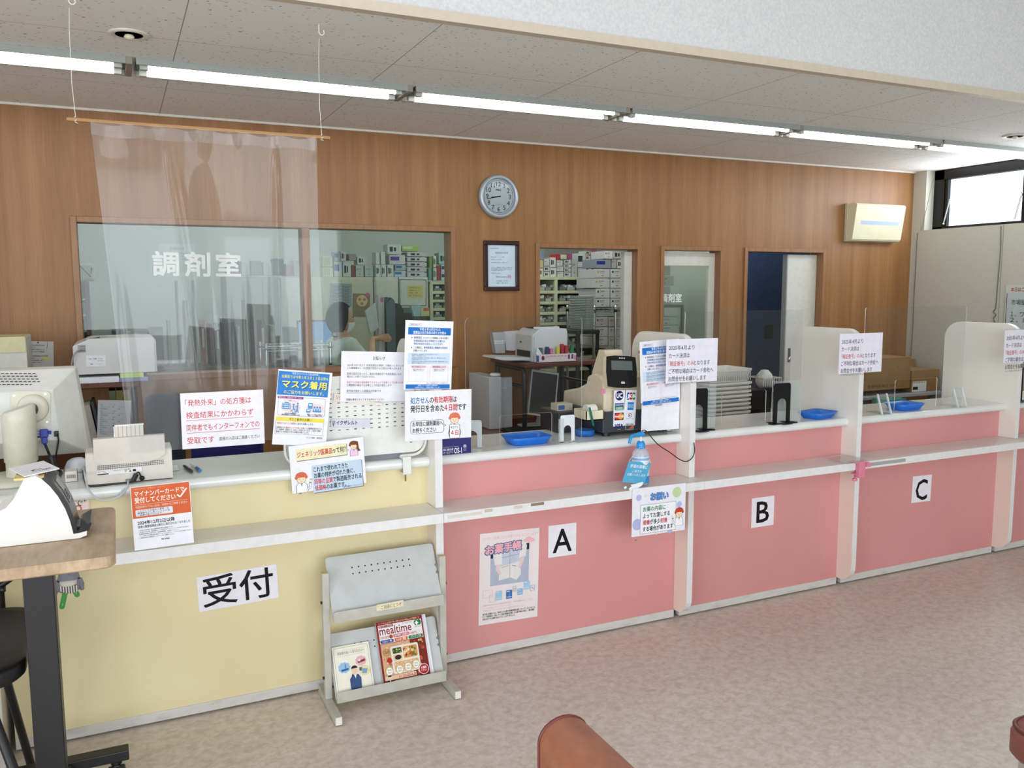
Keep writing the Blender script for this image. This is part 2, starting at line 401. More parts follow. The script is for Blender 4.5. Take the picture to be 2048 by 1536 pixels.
# corridor behind the third doorway with a navy door
mb = MB(); mb.box(4.64, 6.75, 0, 6.6, 6.8, 2.6, pm('#4d6390', .38, '#485d89')); nv = struct('door_4', mb)
g = MB(); p = at(1530, 650, y=6.745); q = at(1546, 676, y=6.745); g.box(p.x, 6.742, q.z, q.x, 6.752, p.z, pm('#232c3e', .4), .003); obj('finger_pull', g, nv)
mb = MB(); mb.box(4.60, YW+.13, 0, 4.63, 6.86, 2.75, ROOMW); mb.box(4.6, 6.8, 0, 6, 6.86, 2.75, ROOMW); mb.box(6.6, YW+.13, 0, 6.64, 6.8, 2.6, ROOMW); mb.box(4.63, YW+.13, 2.6, 6.64, 6.8, 2.64, ROOMW); struct('wall_corridor', mb)
# dispensing room shell
mb = MB(); mb.box(-3, 9.9, 0, 6.1, 10, 2.75, ROOMW); struct('wall_dispensary', mb)
mb = MB(); mb.box(-3.1, YW+.13, 0, -3, 10, 2.75, ROOMW); struct('wall_dispensary_side', mb)
mb = MB(); mb.box(6, 6.86, 0, 6.1, 10, 2.75, ROOMW); struct('wall_dispensary_end', mb)
mb = MB(); mb.box(-3, YW+.14, 2.75, 4.6, 10, 2.8, PLASTER); mb.box(4.6, 6.86, 2.75, 6.1, 10, 2.8, PLASTER); struct('ceiling_dispensary', mb)
# side wall with the clerestory window
def wall_right():
    mb = MB(); ya, yb, z0 = 3.4, 5.33, 2.155
    mb.box(XR, yb, 0, XR+.2, YW+.13, 2.673, WALLP); mb.box(XR, ya, 0, XR+.2, yb, z0, WALLP)
    mb.box(XR, -6, 0, XR+.2, ya, 3.7, WALLP)
    # joints of the wallboards
    for yy in (4.58, 3.67): mb.box(XR-.001, yy, 0, XR+.001, yy+.004, z0, pm('#8d897c', .7))
    struct('wall_right', mb)
wall_right()
FRB = pm('#0c0d0f', .35)
def clerestory():
    y0, y1, z0, z1, x = 3.4, 5.33, 2.155, ZC, XR+.10
    mb = MB()
    mb.box(x, y0, z0, x+.06, y1, z0+.028, FRB, .003); mb.box(x, y0, z1-.085, x+.06, y1, z1, FRB, .003)
    ys = [y1, 4.44, 3.4]
    for k, yy in enumerate(ys):
        mb.box(x, yy-.10 if k == 0 else yy-.05, z0, x+.06, yy if k == 0 else yy+.05, z1, FRB, .003)
    w = struct('window_2', mb)
    for a, b in ((4.49, 5.23), (3.45, 4.39)):
        g = MB(); g.box(x+.03, a, z0+.028, x+.036, b, z1-.055, clear('window_pane', (.97, .99, .99))); obj('pane', g, w)
        g = MB(); g.box(x+.012, a, z0+.028, x+.05, a+.03, z1-.055, FRB, .003); g.box(x+.012, b-.03, z0+.028, x+.05, b, z1-.055, FRB, .003)
        g.box(x+.012, a+.03, z1-.085, x+.05, b-.03, z1-.055, FRB, .003); obj('sash', g, w)
        for yy in (b-.035, a+.05):
            g = MB(); g.cyl((x-.004, yy+.02, z0+.05), (x-.004, yy-.03, z0+.25), .006, CHROME, 8); g.lathe([(.001, -.012), (.011, 0), (.001, .012)], (x-.004, yy+.02, z0+.05), CHROME, 10); g.lathe([(.001, -.012), (.011, 0), (.001, .012)], (x-.004, yy-.03, z0+.25), CHROME, 10); obj('stay', g, w)
clerestory()
# rest of the lobby, out of the frame
mb = MB(); mb.box(-4.1, 1.1, 0, -4, YW, 3.7, PLASTER); mb.box(-4.1, -6, 2.9, -4, 1.1, 3.7, PLASTER); mb.box(-4.1, -6, 0, -4, -2.3, 2.9, PLASTER); struct('wall_left', mb)
mb = MB(); mb.box(-4, -4.1, 2.95, XR, -4, 3.7, PLASTER); mb.box(-4, -4.1, 0, -2.4, -4, 2.95, PLASTER); mb.box(3.7, -4.1, 0, XR, -4, 2.95, PLASTER); struct('wall_front', mb)
# ================= lamps of the room =================
TUBE = pm('#fbfffa', .5, '#fbfffa', em=9.0); REFL = pm('#9aa09c', .4)
XS = [-1.163, .127, 1.42, 2.712, 3.99, 5.285]
for i, x in enumerate(XS):
    a, b, y0, y1 = x+.012, x+1.262, 4.19, 4.425
    lbl = ['twin-tube fluorescent light nearest the wall above the computer monitor', 'twin-tube fluorescent light right behind the hung vinyl curtain', 'twin-tube fluorescent light next after the one behind the vinyl curtain',
           'twin-tube fluorescent light above the letter B bay', 'twin-tube fluorescent light second from the high window', 'twin-tube fluorescent light nearest the high window'][i]
    t = thing('fluorescent_light', lbl, 'ceiling light', ((a+b)/2, 4.31, ZC-.03), 0, 'fluorescent lights in one line')
    g = MB(); g.box(a, y0, ZC-.006, b, y1, ZC, pm('#4f5653', .5)); g.box(a, y0-.006, ZC-.03, b, y0+.008, ZC, REFL, .002); g.box(a, y1-.008, ZC-.03, b, y1+.006, ZC, REFL, .002)
    g.prism([(4.27, ZC-.006), (4.345, ZC-.006), (4.32, ZC-.022), (4.295, ZC-.022)], a, b, pm('#59605c', .5), 'x'); obj('reflector', g, t)
    for yy in (4.245, 4.37):
        g = MB(); g.cyl((a+.05, yy, ZC-.022), (b-.05, yy, ZC-.022), .0145, TUBE, 12); obj('tube', g, t)
        for xx in (a+.015, b-.05):
            g = MB(); g.box(xx, yy-.016, ZC-.04, xx+.035, yy+.016, ZC-.004, pm('#b9bab4', .4), .004); obj('lamp_holder', g, t)
    g = MB(); g.box(b, y0-.006, ZC-.032, b+.026, y1+.006, ZC, pm('#8f8a80', .5), .002); obj('joint_cover', g, t)
for i, (u, v) in enumerate(((258, 67), (2030, 271))):
    p = at(u, v, z=ZC); t = thing('downlight', ['round recessed downlight near the vinyl curtain', 'round recessed downlight near the high window'][i], 'ceiling light', p, 0, 'recessed downlights')
    g = MB(); g.lathe([(.078, -.001), (.078, -.006), (.062, -.01), (.052, -.006)], p, pm('#dcd8cc', .4)); obj('trim_ring', g, t)
    g = MB(); g.lathe([(.055, -.006), (.04, -.0035), (.018, -.002), (.001, -.002)], p, CHROME); obj('reflector', g, t)
    g = MB(); g.lathe([(.001, -.024), (.014, -.021), (.02, -.014), (.016, -.006), (.01, -.002)], p, pm('#e9dfc0', .2)); obj('bulb', g, t)
# unseen lamps added to light the dispensing room and corridor (above the sight lines)
for x, y in ((.6, 6.6), (.6, 8.4), (3.0, 6.6), (3.6, 8.3), (3.9, 6.25), (5.6, 6.2)):
    zz = 0 if x < 5 else -.15
    t = thing('added_batten', 'added unseen batten light inside the dispensing room' if x < 5 else 'added unseen batten light brightening the corridor of the navy door', 'ceiling light', (x, y, 2.72+zz), 0, 'added dispensing room battens' if x < 5 else None)
    g = MB(); g.box(x-.6, y-.05, 2.735+zz, x+.6, y+.05, 2.75+zz, REFL); obj('housing', g, t); g = MB(); g.cyl((x-.58, y, 2.72+zz), (x+.58, y, 2.72+zz), .015, pm('#fcfffc', .5, '#fcfffc', em=34.0 if x < 5 else 16.0), 10); obj('tube', g, t)
# ================= the reception counter =================
YP, YE = 3.37, 3.265
YELLOW = pm('#e7daaf', .45, '#e3d5a7', 3, bump=.02); PINK = pm('#da9896', .42, '#d69392', 3, bump=.02)
TOPW = pm('#e9ebe8', .18, '#e2e4e1', 8); SHELFW = pm('#e6e1da', .3, '#dedad3', 6); PLIN = pm('#d5d2cc', .45, '#bdb8b2', 9, (1, 1, 4), lo=.5, hi=.8)
EDGEW = pm('#e9e8e8', .35)
PX = [1.173, 2.470, 3.570, 4.873]; PT = .033
bays = [('reception_counter', 'pale yellow reception counter bay with low black-lettered reception sign', -.405, PX[0], YELLOW, 3.75, 'counter'),
        ('pickup_counter', 'pink counter bay carrying the letter A', PX[0]+PT, PX[1], PINK, 3.74, 'counter'),
        ('pickup_counter', 'pink counter bay carrying the letter B', PX[1]+PT, PX[2], PINK, 3.70, 'counter'),
        ('pickup_counter', 'pink counter bay carrying the letter C', PX[2]+PT, PX[3], PINK, 3.69, 'counter'),
        ('pickup_counter', 'pink counter bay without a letter beyond the last white partition', PX[3]+PT, 6.3, PINK, 3.69, 'counter')]
def worktop_profile(yb, z=.948, t=.043):
    r = t/2; pts = [(yb, z-t), (yb, z)]
    for k in range(9):
        a = math.pi/2 + math.pi*k/8; pts.append((3.325+r + r*math.cos(a), z-r + r*math.sin(a)))
    return pts
for n, lb, x0, x1, m, yb, cat in bays:
    t = thing(n, lb, cat, ((x0+x1)/2, YP, 0), 0, 'counter bays')
    g = MB(); g.box(x0, YP, .046, x1, YP+.03, .906, m); obj('front_panel', g, t)
    g = MB(); g.box(x0, YP-.004, .008, x1, YP+.03, .046, PLIN, .001); obj('plinth', g, t)
    g = MB(); g.prism(worktop_profile(yb), x0+.001, x1-.001, TOPW, 'x', smooth=False)
    g.fs = [True if len(f) == 4 and False else q for f, q in zip(g.f, g.fs)]; obj('worktop', g, t)
    g = MB(); g.box(x0, YP+.03, .02, x1, yb-.06, .04, WHITE); g.box(x0, YP+.03, .04, x0+.018, yb-.06, .905, WHITE); g.box(x1-.018, YP+.03, .04, x1, yb-.06, .905, WHITE); obj('carcass', g, t)
    for xx in (x0+.1, x1-.1):
        g = MB(); g.cyl((xx, YP+.05, 0), (xx, YP+.05, .02), .02, BLACK, 10); obj('foot', g, t)
# chipped nosing on bay A
sx = [(-.42, PX[0]+.001), (PX[0]+.001, PX[1]+.02), (PX[1]+.02, PX[2]+.02), (PX[2]+.02, PX[3]+.03), (PX[3]+.03, 6.3)]
sl = ['long white bag shelf along the yellow counter bay', 'white bag shelf under letter A counter with chipped edging', 'white bag shelf along the letter B bay', 'white bag shelf along the letter C bay', 'white bag shelf beyond the last partition']
for i, ((x0, x1), lb) in enumerate(zip(sx, sl)):
    t = thing('bag_shelf', lb, 'shelf', ((x0+x1)/2, 3.17, .703), 0, 'bag shelves')
    g = MB(); g.box(x0, 3.172, .704, x1-.0015, YP-.0005, .742, SHELFW, .0015)
    obj('board', g, t); g = MB(); g.box(x0, 3.169, .7035, x1-.0015, 3.172, .7425, EDGEW); obj('edge_strip', g, t)
    if i == 1:
        for u0, v0, u1, v1, c in ((1062, 1006, 1088, 1010, '#8a8069'), (1028, 1012, 1045, 1016, '#d6cfc2'), (969, 1019, 985, 1023, '#c8c0b0'), (895, 1027, 963, 1033, '#dcd6ca')):
            p, q = at(u0, v0, y=3.1688), at(u1, v1, y=3.1688); g = MB(); z = (p.z+q.z)/2; h = .0065
            g.box(p.x, 3.1682, max(z-h, .706), q.x, 3.1692, min(z+h, .74), ink(c)); obj('worn_patch', g, t)
    if i == 3:
        g = MB(); a, b = at(1742, 929, y=3.168), at(1811, 921, y=3.168); g.box(a.x, 3.1675, .715, b.x, 3.1689, .733, pm('#a9aaa5', .2)); obj('price_rail', g, t)
def partition(x, lb):
    o = rrect(YE, .743, 3.775, 1.433, .105, 8, 'cd')
    g = MB(); q = MB()
    poly = [(YE, .7), (3.775, .7)] + o[2:]
    low = [(YP-.0005, .047), (YP-.0005, .703)] + [(YE, .703)] + [(YE+.07-.07*math.cos(math.radians(a)), .047+.085-.085*math.sin(math.radians(a))) for a in range(0, 91, 15)]
    t = thing('counter_partition', lb, 'partition', (x+PT/2, 3.5, .04), 0, 'white rounded counter partitions')
    g.prism(o, x, x+PT, pm('#f0ece4', .3, '#ece8e0', 5), 'x', EDGEW); obj('upper_panel', g, t)
    q.prism(low, x, x+PT, pm('#f1e2d6', .35, '#eddccf', 5), 'x', EDGEW); obj('lower_panel', q, t)
for x, lb in zip(PX, ['white rounded partition between the yellow bay and the letter A bay', 'white rounded partition between letter A and letter B, cash register beside it',
                      'white rounded partition between letter B and letter C', 'white rounded partition at the far end of the letter C bay']): partition(x, lb)
mb = MB(); mb.box(-.475, 3.265, 0, -.425, 3.9, .9, pm('#d8d2c6', .45), .003); solo('end_panel', mb, 'plain off-white end panel closing the yellow counter beside the desk', 'panel')
# ================= paper signs on the panels =================
def sign(tl, tr, bl, y, txt, lb, h, bold=.02, x=None, w=None, yo=0, grp=None):
    s = Sheet(at(*tl, y=y), at(*tr, y=y), at(*bl, y=y)); s.text(50, yo, h, txt, '#0c0c0e', bold, w, 'c'); s.done('paper_sign', lb, 'sign', grp)
sign((1097, 1052), (1153, 1045), (1097, 1116), YP-.002, 'A', 'white paper sign with black letter A on pink panel', 102, .012, yo=0, w=66)
sign((1504, 997), (1549, 991), (1504, 1056), YP-.002, 'B', 'white paper sign with black letter B on pink panel', 102, .012, yo=0, w=54)
sign((1826, 953), (1864, 949), (1825, 1006), YP-.002, 'C', 'white paper sign with black letter C on pink panel', 104, .012, yo=0, w=60)
sign((393, 1155), (553, 1128), (396, 1225), YP-.002, '受付', 'white landscape paper sign with two big black characters on yellow panel', 41, .012, yo=2.5, w=88)
# ---- drawings used on the leaflets ----
def pharmacist(s, x, y, k, hair='#d9674a', arm=1, long=False, coat='#fbfbfd', line='#4b4644'):
    if long: s.poly([(x+2*k, y-9*k), (x+9*k, y-7*k), (x+10*k, y+6*k), (x+13*k, y+11*k), (x+7*k, y+12*k), (x+4*k, y+2*k)], hair)
    B = [(x-8*k, y+20*k), (x-7.5*k, y+9*k), (x-4*k, y+6*k), (x+4*k, y+6*k), (x+7.5*k, y+9*k), (x+8*k, y+20*k)]
    s.poly(B, line); s.poly([(a*.93+x*.07, b*.97+(y+13*k)*.03) for a, b in B], coat)
    s.disc(x, y, 6.6*k, line, 7.4*k); s.disc(x, y, 6.2*k, '#f7e2c0', 7*k)
    s.disc(x, y-3.2*k, 8*k, hair, 6*k, a0=0, a1=180); s.disc(x-6.8*k, y-1.5*k, 2.2*k, hair); s.disc(x+6.8*k, y-1.5*k, 2.2*k, hair)
    for q in (-3, 0, 3): s.disc(x+q*k, y-3.2*k, 2*k, hair)
    for q in (-2.4, 2.4): s.disc(x+q*k, y+.8*k, .5*k, line)
    s.line([(x-1.4*k, y+3.6*k), (x, y+4.2*k), (x+1.4*k, y+3.6*k)], .5*k, '#a5544a')
    if arm:
        s.line([(x+arm*7*k, y+17*k), (x+arm*11*k, y+14*k), (x+arm*12*k, y+8*k), (x+arm*13*k, y+4*k)], 2.6*k, line)
        s.line([(x+arm*7*k, y+16.8*k), (x+arm*11*k, y+14*k), (x+arm*12*k, y+8.2*k)], 1.8*k, coat); s.disc(x+arm*12.8*k, y+5*k, 1.5*k, '#f7e2c0', 2.2*k)
    s.poly([(x-1.5*k, y+6.5*k), (x+1.5*k, y+6.5*k), (x, y+12*k)], '#8d9298')
def mixed(s, x, y, h, runs, bold=.016, track=1.0, W=None):
    """one line of several coloured runs"""
    if W:
        tot = sum((max(v[0] for v in glyphs(t, bold)[0])-min(v[0] for v in glyphs(t, bold)[0]))*h/.95 + .05*h for t, c in runs); track = W/tot
    for t, c in runs:
        vs, _ = glyphs(t, bold); k = h/.95; w = (max(v[0] for v in vs)-min(v[0] for v in vs))*k*track
        s.text(x, y, h, t, c, bold, w); x += w + .05*h
    return x
RED, INK, NAVY = '#c8242e', '#1d1c22', '#1f6fb8'
# fever-clinic notice on the vinyl curtain
s = Sheet(at(360, 787, y=3.33), at(526, 779, y=3.33), at(364, 899, y=3.33)); m = '#cf3a3f'
s.text(5.5, 8.5, 8.6, '「発熱外来」の処方箋は', m, .004, 79); s.text(6, 24, 8.6, '検査結果にかかわらず', m, .004, 81); s.line([(6, 34.6), (87, 34.6)], .7, '#d98a90')
s.text(6, 40, 8.6, '同伴者でもインターフォンでの', m, .004, 88); s.line([(6, 50.6), (94.5, 50.6)], .7, '#d98a90'); s.text(6, 56, 8.8, '受取です', m, .004, 32)
s.text(44, 58, 4.8, '直接の入店はご遠慮ください', '#2a2a30', .002, 50); s.done('notice_sheet', 'white landscape notice with four red lines hung on vinyl curtain', 'notice')
# mask notice
s = Sheet(at(557, 738, y=3.325), at(665, 746, y=3.325), at(553, 889, y=3.325), paper=pm('#f1f1f8', .35)); bl = '#3b86d3'; yl = '#f6ee7a'
s.rect(1, 3, 95, 47, bl); s.text(50, 4, 4, '「新型コロナウイルス感染症対策」', '#e9f2fb', .004, 50, 'c'); s.text(50, 9.5, 6.2, '当薬局では令和５年３月１３日以降も', yl, .008, 86, 'c')
s.text(51.2, 20.2, 15, 'マスク着用', '#23487a', .03, 82, 'c'); s.text(50, 19, 15, 'マスク着用', yl, .03, 82, 'c'); s.text(50, 37.5, 7, 'のご協力をお願いします。', yl, .008, 74, 'c')
s.frame(5, 50, 92, 85, .5, '#8e5a86', 4); s.rect(3, 49, 50, 53.5, '#9b3f84'); s.text(26, 49.6, 3.2, '高齢の方に、感染を広げないために', '#f7e9f5', .004, 43, 'c'); s.text(28, 55, 3.6, 'マスクを着用しましょう', '#e0545a', .004, 27, 'c')
s.disc(28, 69, 19, '#f4dde0', 9); s.disc(74, 69, 18, '#f4dde0', 9); ic = '#4f9bd6'
for x0, y0, x1, y1 in ((12, 62, 28, 73), (16, 60, 24, 62)): s.rect(x0, y0, x1, y1, ic)
for j in range(3): s.rect(16, 62.6+j*3.4, 24, 64.2+j*3.4, '#eef6fc'); s.rect(13, 62.6+j*3.4, 14.6, 64.6+j*3.4, '#eef6fc'); s.rect(25.4, 62.6+j*3.4, 27, 64.6+j*3.4, '#eef6fc')
for x, y in ((33, 64), (40.5, 61.5)): s.disc(x, y, 1.6, ic, 1.8)
s.line([(33, 66), (33, 72), (37, 73)], 2, ic); s.ring(33.5, 76, 3.4, .9, ic); s.line([(28, 77), (30, 74)], 1, ic); s.line([(40.5, 64), (40, 72), (38, 79)], 2.2, ic); s.line([(40, 72), (43, 79)], 1.8, ic); s.line([(40, 66), (35, 69)], 1.2, ic)
s.rect(60, 59, 68, 70, ic, 1.5); s.rect(61.5, 61, 66.5, 64.5, '#eef6fc'); s.rect(57, 71, 65, 77.5, ic, 1.5); s.rect(58.4, 72, 63.6, 74.4, '#eef6fc')
for x in (72, 77, 82): s.disc(x, 67, 1.8, ic, 2); s.poly([(x-2.8, 76), (x-2.2, 69.5), (x+2.2, 69.5), (x+2.8, 76)], ic); s.rect(x-.9, 69.7, x+.9, 73, '#eef6fc')
s.text(29, 79.6, 2.4, '受診時や医療機関・', INK, .012, 22, 'c'); s.text(29, 82, 2.4, '高齢者施設などを訪問する時', INK, .012, 33, 'c'); s.text(74, 79.6, 2.4, '通勤ラッシュ時など混雑した', INK, .012, 30, 'c'); s.text(74, 82, 2.4, '電車・バスに乗車する時', INK, .012, 26, 'c')
s.frame(3, 88, 92, 119.5, .4, '#8b8b92'); s.rect(3, 88, 92, 95.5, '#f3e45e'); s.text(48, 89, 5.2, 'マスク着用のお願い', INK, .012, 42, 'c')
mixed(s, 5, 97.5, 4, [('・', INK), ('薬局内ではマスク着用', '#d2434b'), ('のご協力をお願いします。', INK)], .003, W=68)
mixed(s, 5, 105.5, 3.7, [('当薬局には、', INK), ('重症化リスクの高い患者さん', '#d2434b'), ('（基礎疾患を有する', INK)], .003, W=84)
s.text(5, 109.6, 3.7, '方・高齢者・妊婦など）が多くご利用になります。ご自身や家族、', INK, .003, 83); s.text(5, 113.6, 3.7, '患者さんを感染から守る行動をお願いします。', INK, .003, 61); s.text(92, 123, 3.4, 'フレンド薬局　西浦和店', INK, .003, 31, 'r')
s.done('notice_sheet', 'laminated portrait notice with blue heading about wearing masks', 'notice')
# generic medicine notice
s = Sheet(at(577, 893, y=3.315), at(726, 874, y=3.315), at(583, 988, y=3.315), paper=pm('#f3f3f9', .3))
s.poly([(9, 6), (77, 6), (77, 22), (9, 22)], '#75726a'); s.poly([(8.2, 5.2), (76.2, 5.2), (76.2, 21), (8.2, 21)], '#f3edc6'); s.line([(76.5, 16), (79.5, 14.5)], .6, '#75726a')
mixed(s, 10, 9.2, 8, [('ジェネリック', RED), ('医薬品', RED), ('って何？', INK)], .022, W=65)
pharmacist(s, 86, 10, .72, '#7c4626', 0, True, '#eccbe8')
s.rect(28.5, 31, 96, 68, '#6d6f78'); s.rect(27.6, 30, 95.2, 67, '#c9dcee'); s.line([(24, 47), (27.4, 48)], .6, '#6d6f78')
s.text(30, 32, 7.3, 'これまで使われてきた', INK, .022, 46); s.text(30, 40.4, 7.3, 'お薬の特許が切れた後に、', INK, .022, 55)
mixed(s, 30, 48.9, 7.3, [('同等の品質', RED), ('で製造販売される', INK)], .022, W=64); mixed(s, 30, 57.4, 7.3, [('低価格', RED), ('のお薬です。', INK)], .022, W=42); s.text(94, 63.6, 2.4, '（厚生労働省リーフレットより）', INK, 0, 26, 'r')
pharmacist(s, 13, 45, .95, '#dc6f4d', 1); s.text(8.6, 64, 1.8, '■■', '#55595f', 0); s.done('notice_sheet', 'white notice with blue text box and cartoon pharmacist hung over yellow counter edge', 'notice')
# announcement on the white stand
s = Sheet(at(683, 702, y=3.345), at(831, 705, y=3.345), at(679, 803, y=3.345))
s.text(50, 6, 5.4, 'お知らせ', INK, .006, 16, 'c'); L = ['2024年10月1日より 先発医薬品を希望した場合ジェネリック', 'との薬価差の1／4を患者が負担する仕組みが導入されます', '', '医師の指示があったり、薬局の在庫状況で先発医薬品になる', '場合はこの限りではありません', '', '負担する金額は保険適用できませんので自費として計算されます', '公費適用の場合でも自費として料金が発生します', '', '厚労省が指定した医薬品が対象です', '', '', '詳細は薬局スタッフまでお声かけください']
wd = [76, 73, 0, 73, 37, 0, 79, 60, 0, 46, 0, 0, 51]
for i, (q, ww) in enumerate(zip(L, wd)):
    if q: s.text(8, 16.5+i*3.75, 3.1, q, '#c9616b' if i == 6 else INK, .003, ww)
s.line([(8, 54.4), (41, 54.4)], .4, '#3c5f8f'); s.done('notice_sheet', 'white announcement page of small text behind white perforated board', 'notice')
# 4-day validity notice
s = Sheet(at(810, 783, y=3.25), at(943, 778, y=3.25), at(807, 883, y=3.25), paper=pm('#f0eff4', .4))
mixed(s, 8, 9, 9.5, [('処方せん', '#2276b9'), ('の', INK), ('有効期限', RED), ('は', INK)], .02, W=69); mixed(s, 8, 20.5, 10, [('発行日を含めた', INK), ('４日間', RED), ('です', INK)], .02, W=84)
s.frame(8, 42, 58, 61, .5, '#4a4a50', 4); s.line([(58, 49), (61, 50.5), (58, 52)], .5, '#4a4a50'); s.text(11, 43.6, 7, 'お早目に調剤薬局へ', INK, .016, 45); s.text(11, 52.4, 7, 'お持ちください', INK, .016, 35)
pharmacist(s, 74, 42, 1.0, '#e07a5c', 0); s.line([(68, 52), (64.5, 62), (67, 68)], .6, '#4b4644'); s.line([(80, 52), (84, 62), (81, 68)], .6, '#4b4644'); s.rect(66.5, 50, 82, 70, '#4b4644'); s.rect(67, 50.4, 81.5, 69.6, '#fcfcfd'); s.text(74.2, 52, 4.2, '処方せん', INK, .014, 12, 'c'); s.text(74.2, 58, 8, '４日', RED, .03, 11, 'c')
s.text(7, 71, 1.8, '■■', '#55595f', 0); s.done('notice_sheet', 'white notice with orange-haired cartoon pharmacist beside first partition', 'notice')
# insurance-card notice, left without its mascot
s = Sheet(at(260, 975, y=3.19), at(379, 962, y=3.19), at(266, 1102, y=3.165), paper=pm('#efeef6', .3)); og = '#df6a3c'
s.rect(1, 1, 99, 57, og); s.text(8, 3, 3.4, '受付の際は　保険証の　代わりに', '#e9a88c', .006, 50); s.text(6, 8.5, 10, 'マイナンバーカードで', '#fff5ee', .022, 84); s.text(6, 20, 10.5, '受付してください', '#fff5ee', .026, 68); s.line([(77, 22), (82, 27), (94, 12)], 2.6, '#fff5ee')
s.line([(6, 33), (94, 33)], .5, '#f7d5c3'); s.text(6, 35, 4.6, '今回お持ちでない方は、次回からご持参ください', '#fbe6da', .006, 88); s.rect(6, 42, 68, 63-9, '#eeeef7', 2)
for i, q in enumerate(('一人ひとりの過去の薬剤・診', '療情報などに基づいたより良', 'い医療が受けられます')): s.text(9, 42.6+i*3.8, 3.5, q, '#2c3248', .008, (53, 54, 40)[i])
s.text(8, 62, 7.5, '2024年12月2日以降', INK, .02, 62); s.text(8, 70.5, 5, '従来の健康保険証は新たに発行されなくなりました', INK, .008, 88)
for i, q in enumerate(('1. 2024年12月2日時点で有効な健康保険証は最長1年間使用できます。', '2. 2024年12月2日以降、健康保険証としてご利用できるマイナンバーカードをお持ちでない方には、', '　　各健康保険者が発行する「資格確認書」を提示ください。', '3. カードの更新にかかる費用や最新の情報についてはこちらをご覧ください。マイナポータルからも確認いただけます。', '4. 詳細は厚生労働省ホームページをご確認ください。')): s.text(9, 78+i*3.4, 2.4, q, '#3c4048', 0, (58, 84, 66, 88, 60)[i])
s.text(52, 98, 3, '厚生労働省', INK, .006, 14, 'c'); s.done('notice_sheet', 'orange and white insurance-card notice taped to yellow counter edge', 'notice')
# folded leaflets of the ministry (two of them)
def leaflet(tl, tr, bl, y, lb, bend=None, yb=None):
    s = Sheet(at(*tl, y=y), at(*tr, y=y), at(*bl, y=yb or y), bend=bend, paper=pm('#f0f0f8', .32)); b = '#1f74c4'
    s.frame(8, 6, 34, 11, .5, '#a9a9b4'); s.text(21, 6.8, 3, '医療のお知らせ！', INK, .006, 20, 'c'); s.rect(6, 13.5, 95, 28, b); s.text(51, 14.2, 6, '令和６年10月からの', '#f2f8ff', .016, 43, 'c'); s.text(51, 20.6, 6.2, '医薬品の自己負担の新たな仕組み', '#f2f8ff', .016, 68, 'c')
    s.disc(14, 34, 1.1, INK); s.text(18, 31.6, 4.4, '後発医薬品（ジェネリック医薬品）があるお薬で、', INK, .004, 74)
    s.text(18, 37.8, 4.4, '先発医薬品の処方を希望される場合は、', '#2a68a8', .012, 66); s.text(18, 43.6, 4.4, '特別の料金をお支払いいただきます。', '#2a68a8', .012, 62)
    s.disc(14, 53.4, 1.1, INK); s.text(18, 51, 4.4, 'この機会に、', INK, .004, 19); s.text(39, 51, 4.4, '後発医薬品の積極的な利用を', '#2a68a8', .012, 50); s.text(18, 57, 4.4, 'お願いいたします。', INK, .004, 30)
    s.rect(7, 64, 94, 86, '#cfe2f3')
    for i, q in enumerate(('先発医薬品は、特許期間終了後も価格が後発品より高く、', '後発医薬品は先発医薬品と同等の効能・効果をもち、費用を抑えられます。', '先発医薬品を処方する医療上の必要があると認められる場合等は、特別の料金は要りません。')): s.text(13, 65.4+i*7, 2.6, '・'+q, '#4a5a72', .002, (56, 74, 78)[i]); s.text(15, 68.5+i*7, 2.4, ('差額の一部を負担します。', '医療費の節約にもなります。', '薬局でご相談ください。')[i], '#4a5a72', .002, 30)
    for x, q, q2 in ((10, '新たな仕組みについて', '特別の料金の対象となる'), (53, '後発医薬品について', '後発医薬品についての情報は')):
        s.frame(x, 91, x+39, 121, .4, '#ecc8cf'); s.rect(x+4, 88.5, x+35, 93.5, '#f3cdd6'); s.text(x+19.5, 89.2, 3.4, q, INK, .012, 27, 'c'); s.text(x+19.5, 95, 2.2, q2, '#5a5a64', .002, 24, 'c'); s.text(x+19.5, 97.8, 2.2, '医薬品リストなどはこちら', '#5a5a64', .002, 22, 'c')
    s.text(93, 122.6, 2, '詳細は、厚生労働省の下記ページをご確認ください', '#5a5a64', 0, 46, 'r'); s.rect(4, 126, 96, 134.5, b); s.text(50, 126.6, 3.2, '詳細については医師又は薬剤師に', '#e6f0fb', .004, 42, 'c'); s.text(50, 130.3, 3.2, 'お尋ねください。ご理解をお願いいたします', '#e6f0fb', .004, 52, 'c'); s.text(44, 136, 3.4, '厚生労働省', INK, .008, 18, 'c')
    return s.done('leaflet', lb, 'leaflet', 'ministry leaflets')
leaflet((811, 640), (907, 643), (820, 779), 3.258, 'blue-headed leaflet bent at mid height standing at the first partition', lambda a, b: .0 if b > .45 else -.0)
leaflet((1279, 684), (1358, 677), (1286, 806), 3.335, 'blue-headed leaflet beside the cash register partly behind card notice')
s = Sheet(at(1284, 780, y=3.345), at(1360, 776, y=3.345), at(1286, 863, y=3.345)); s.done('blank_sheet', 'plain white sheet hanging below blue-headed leaflet in front of cash register', 'sheet')
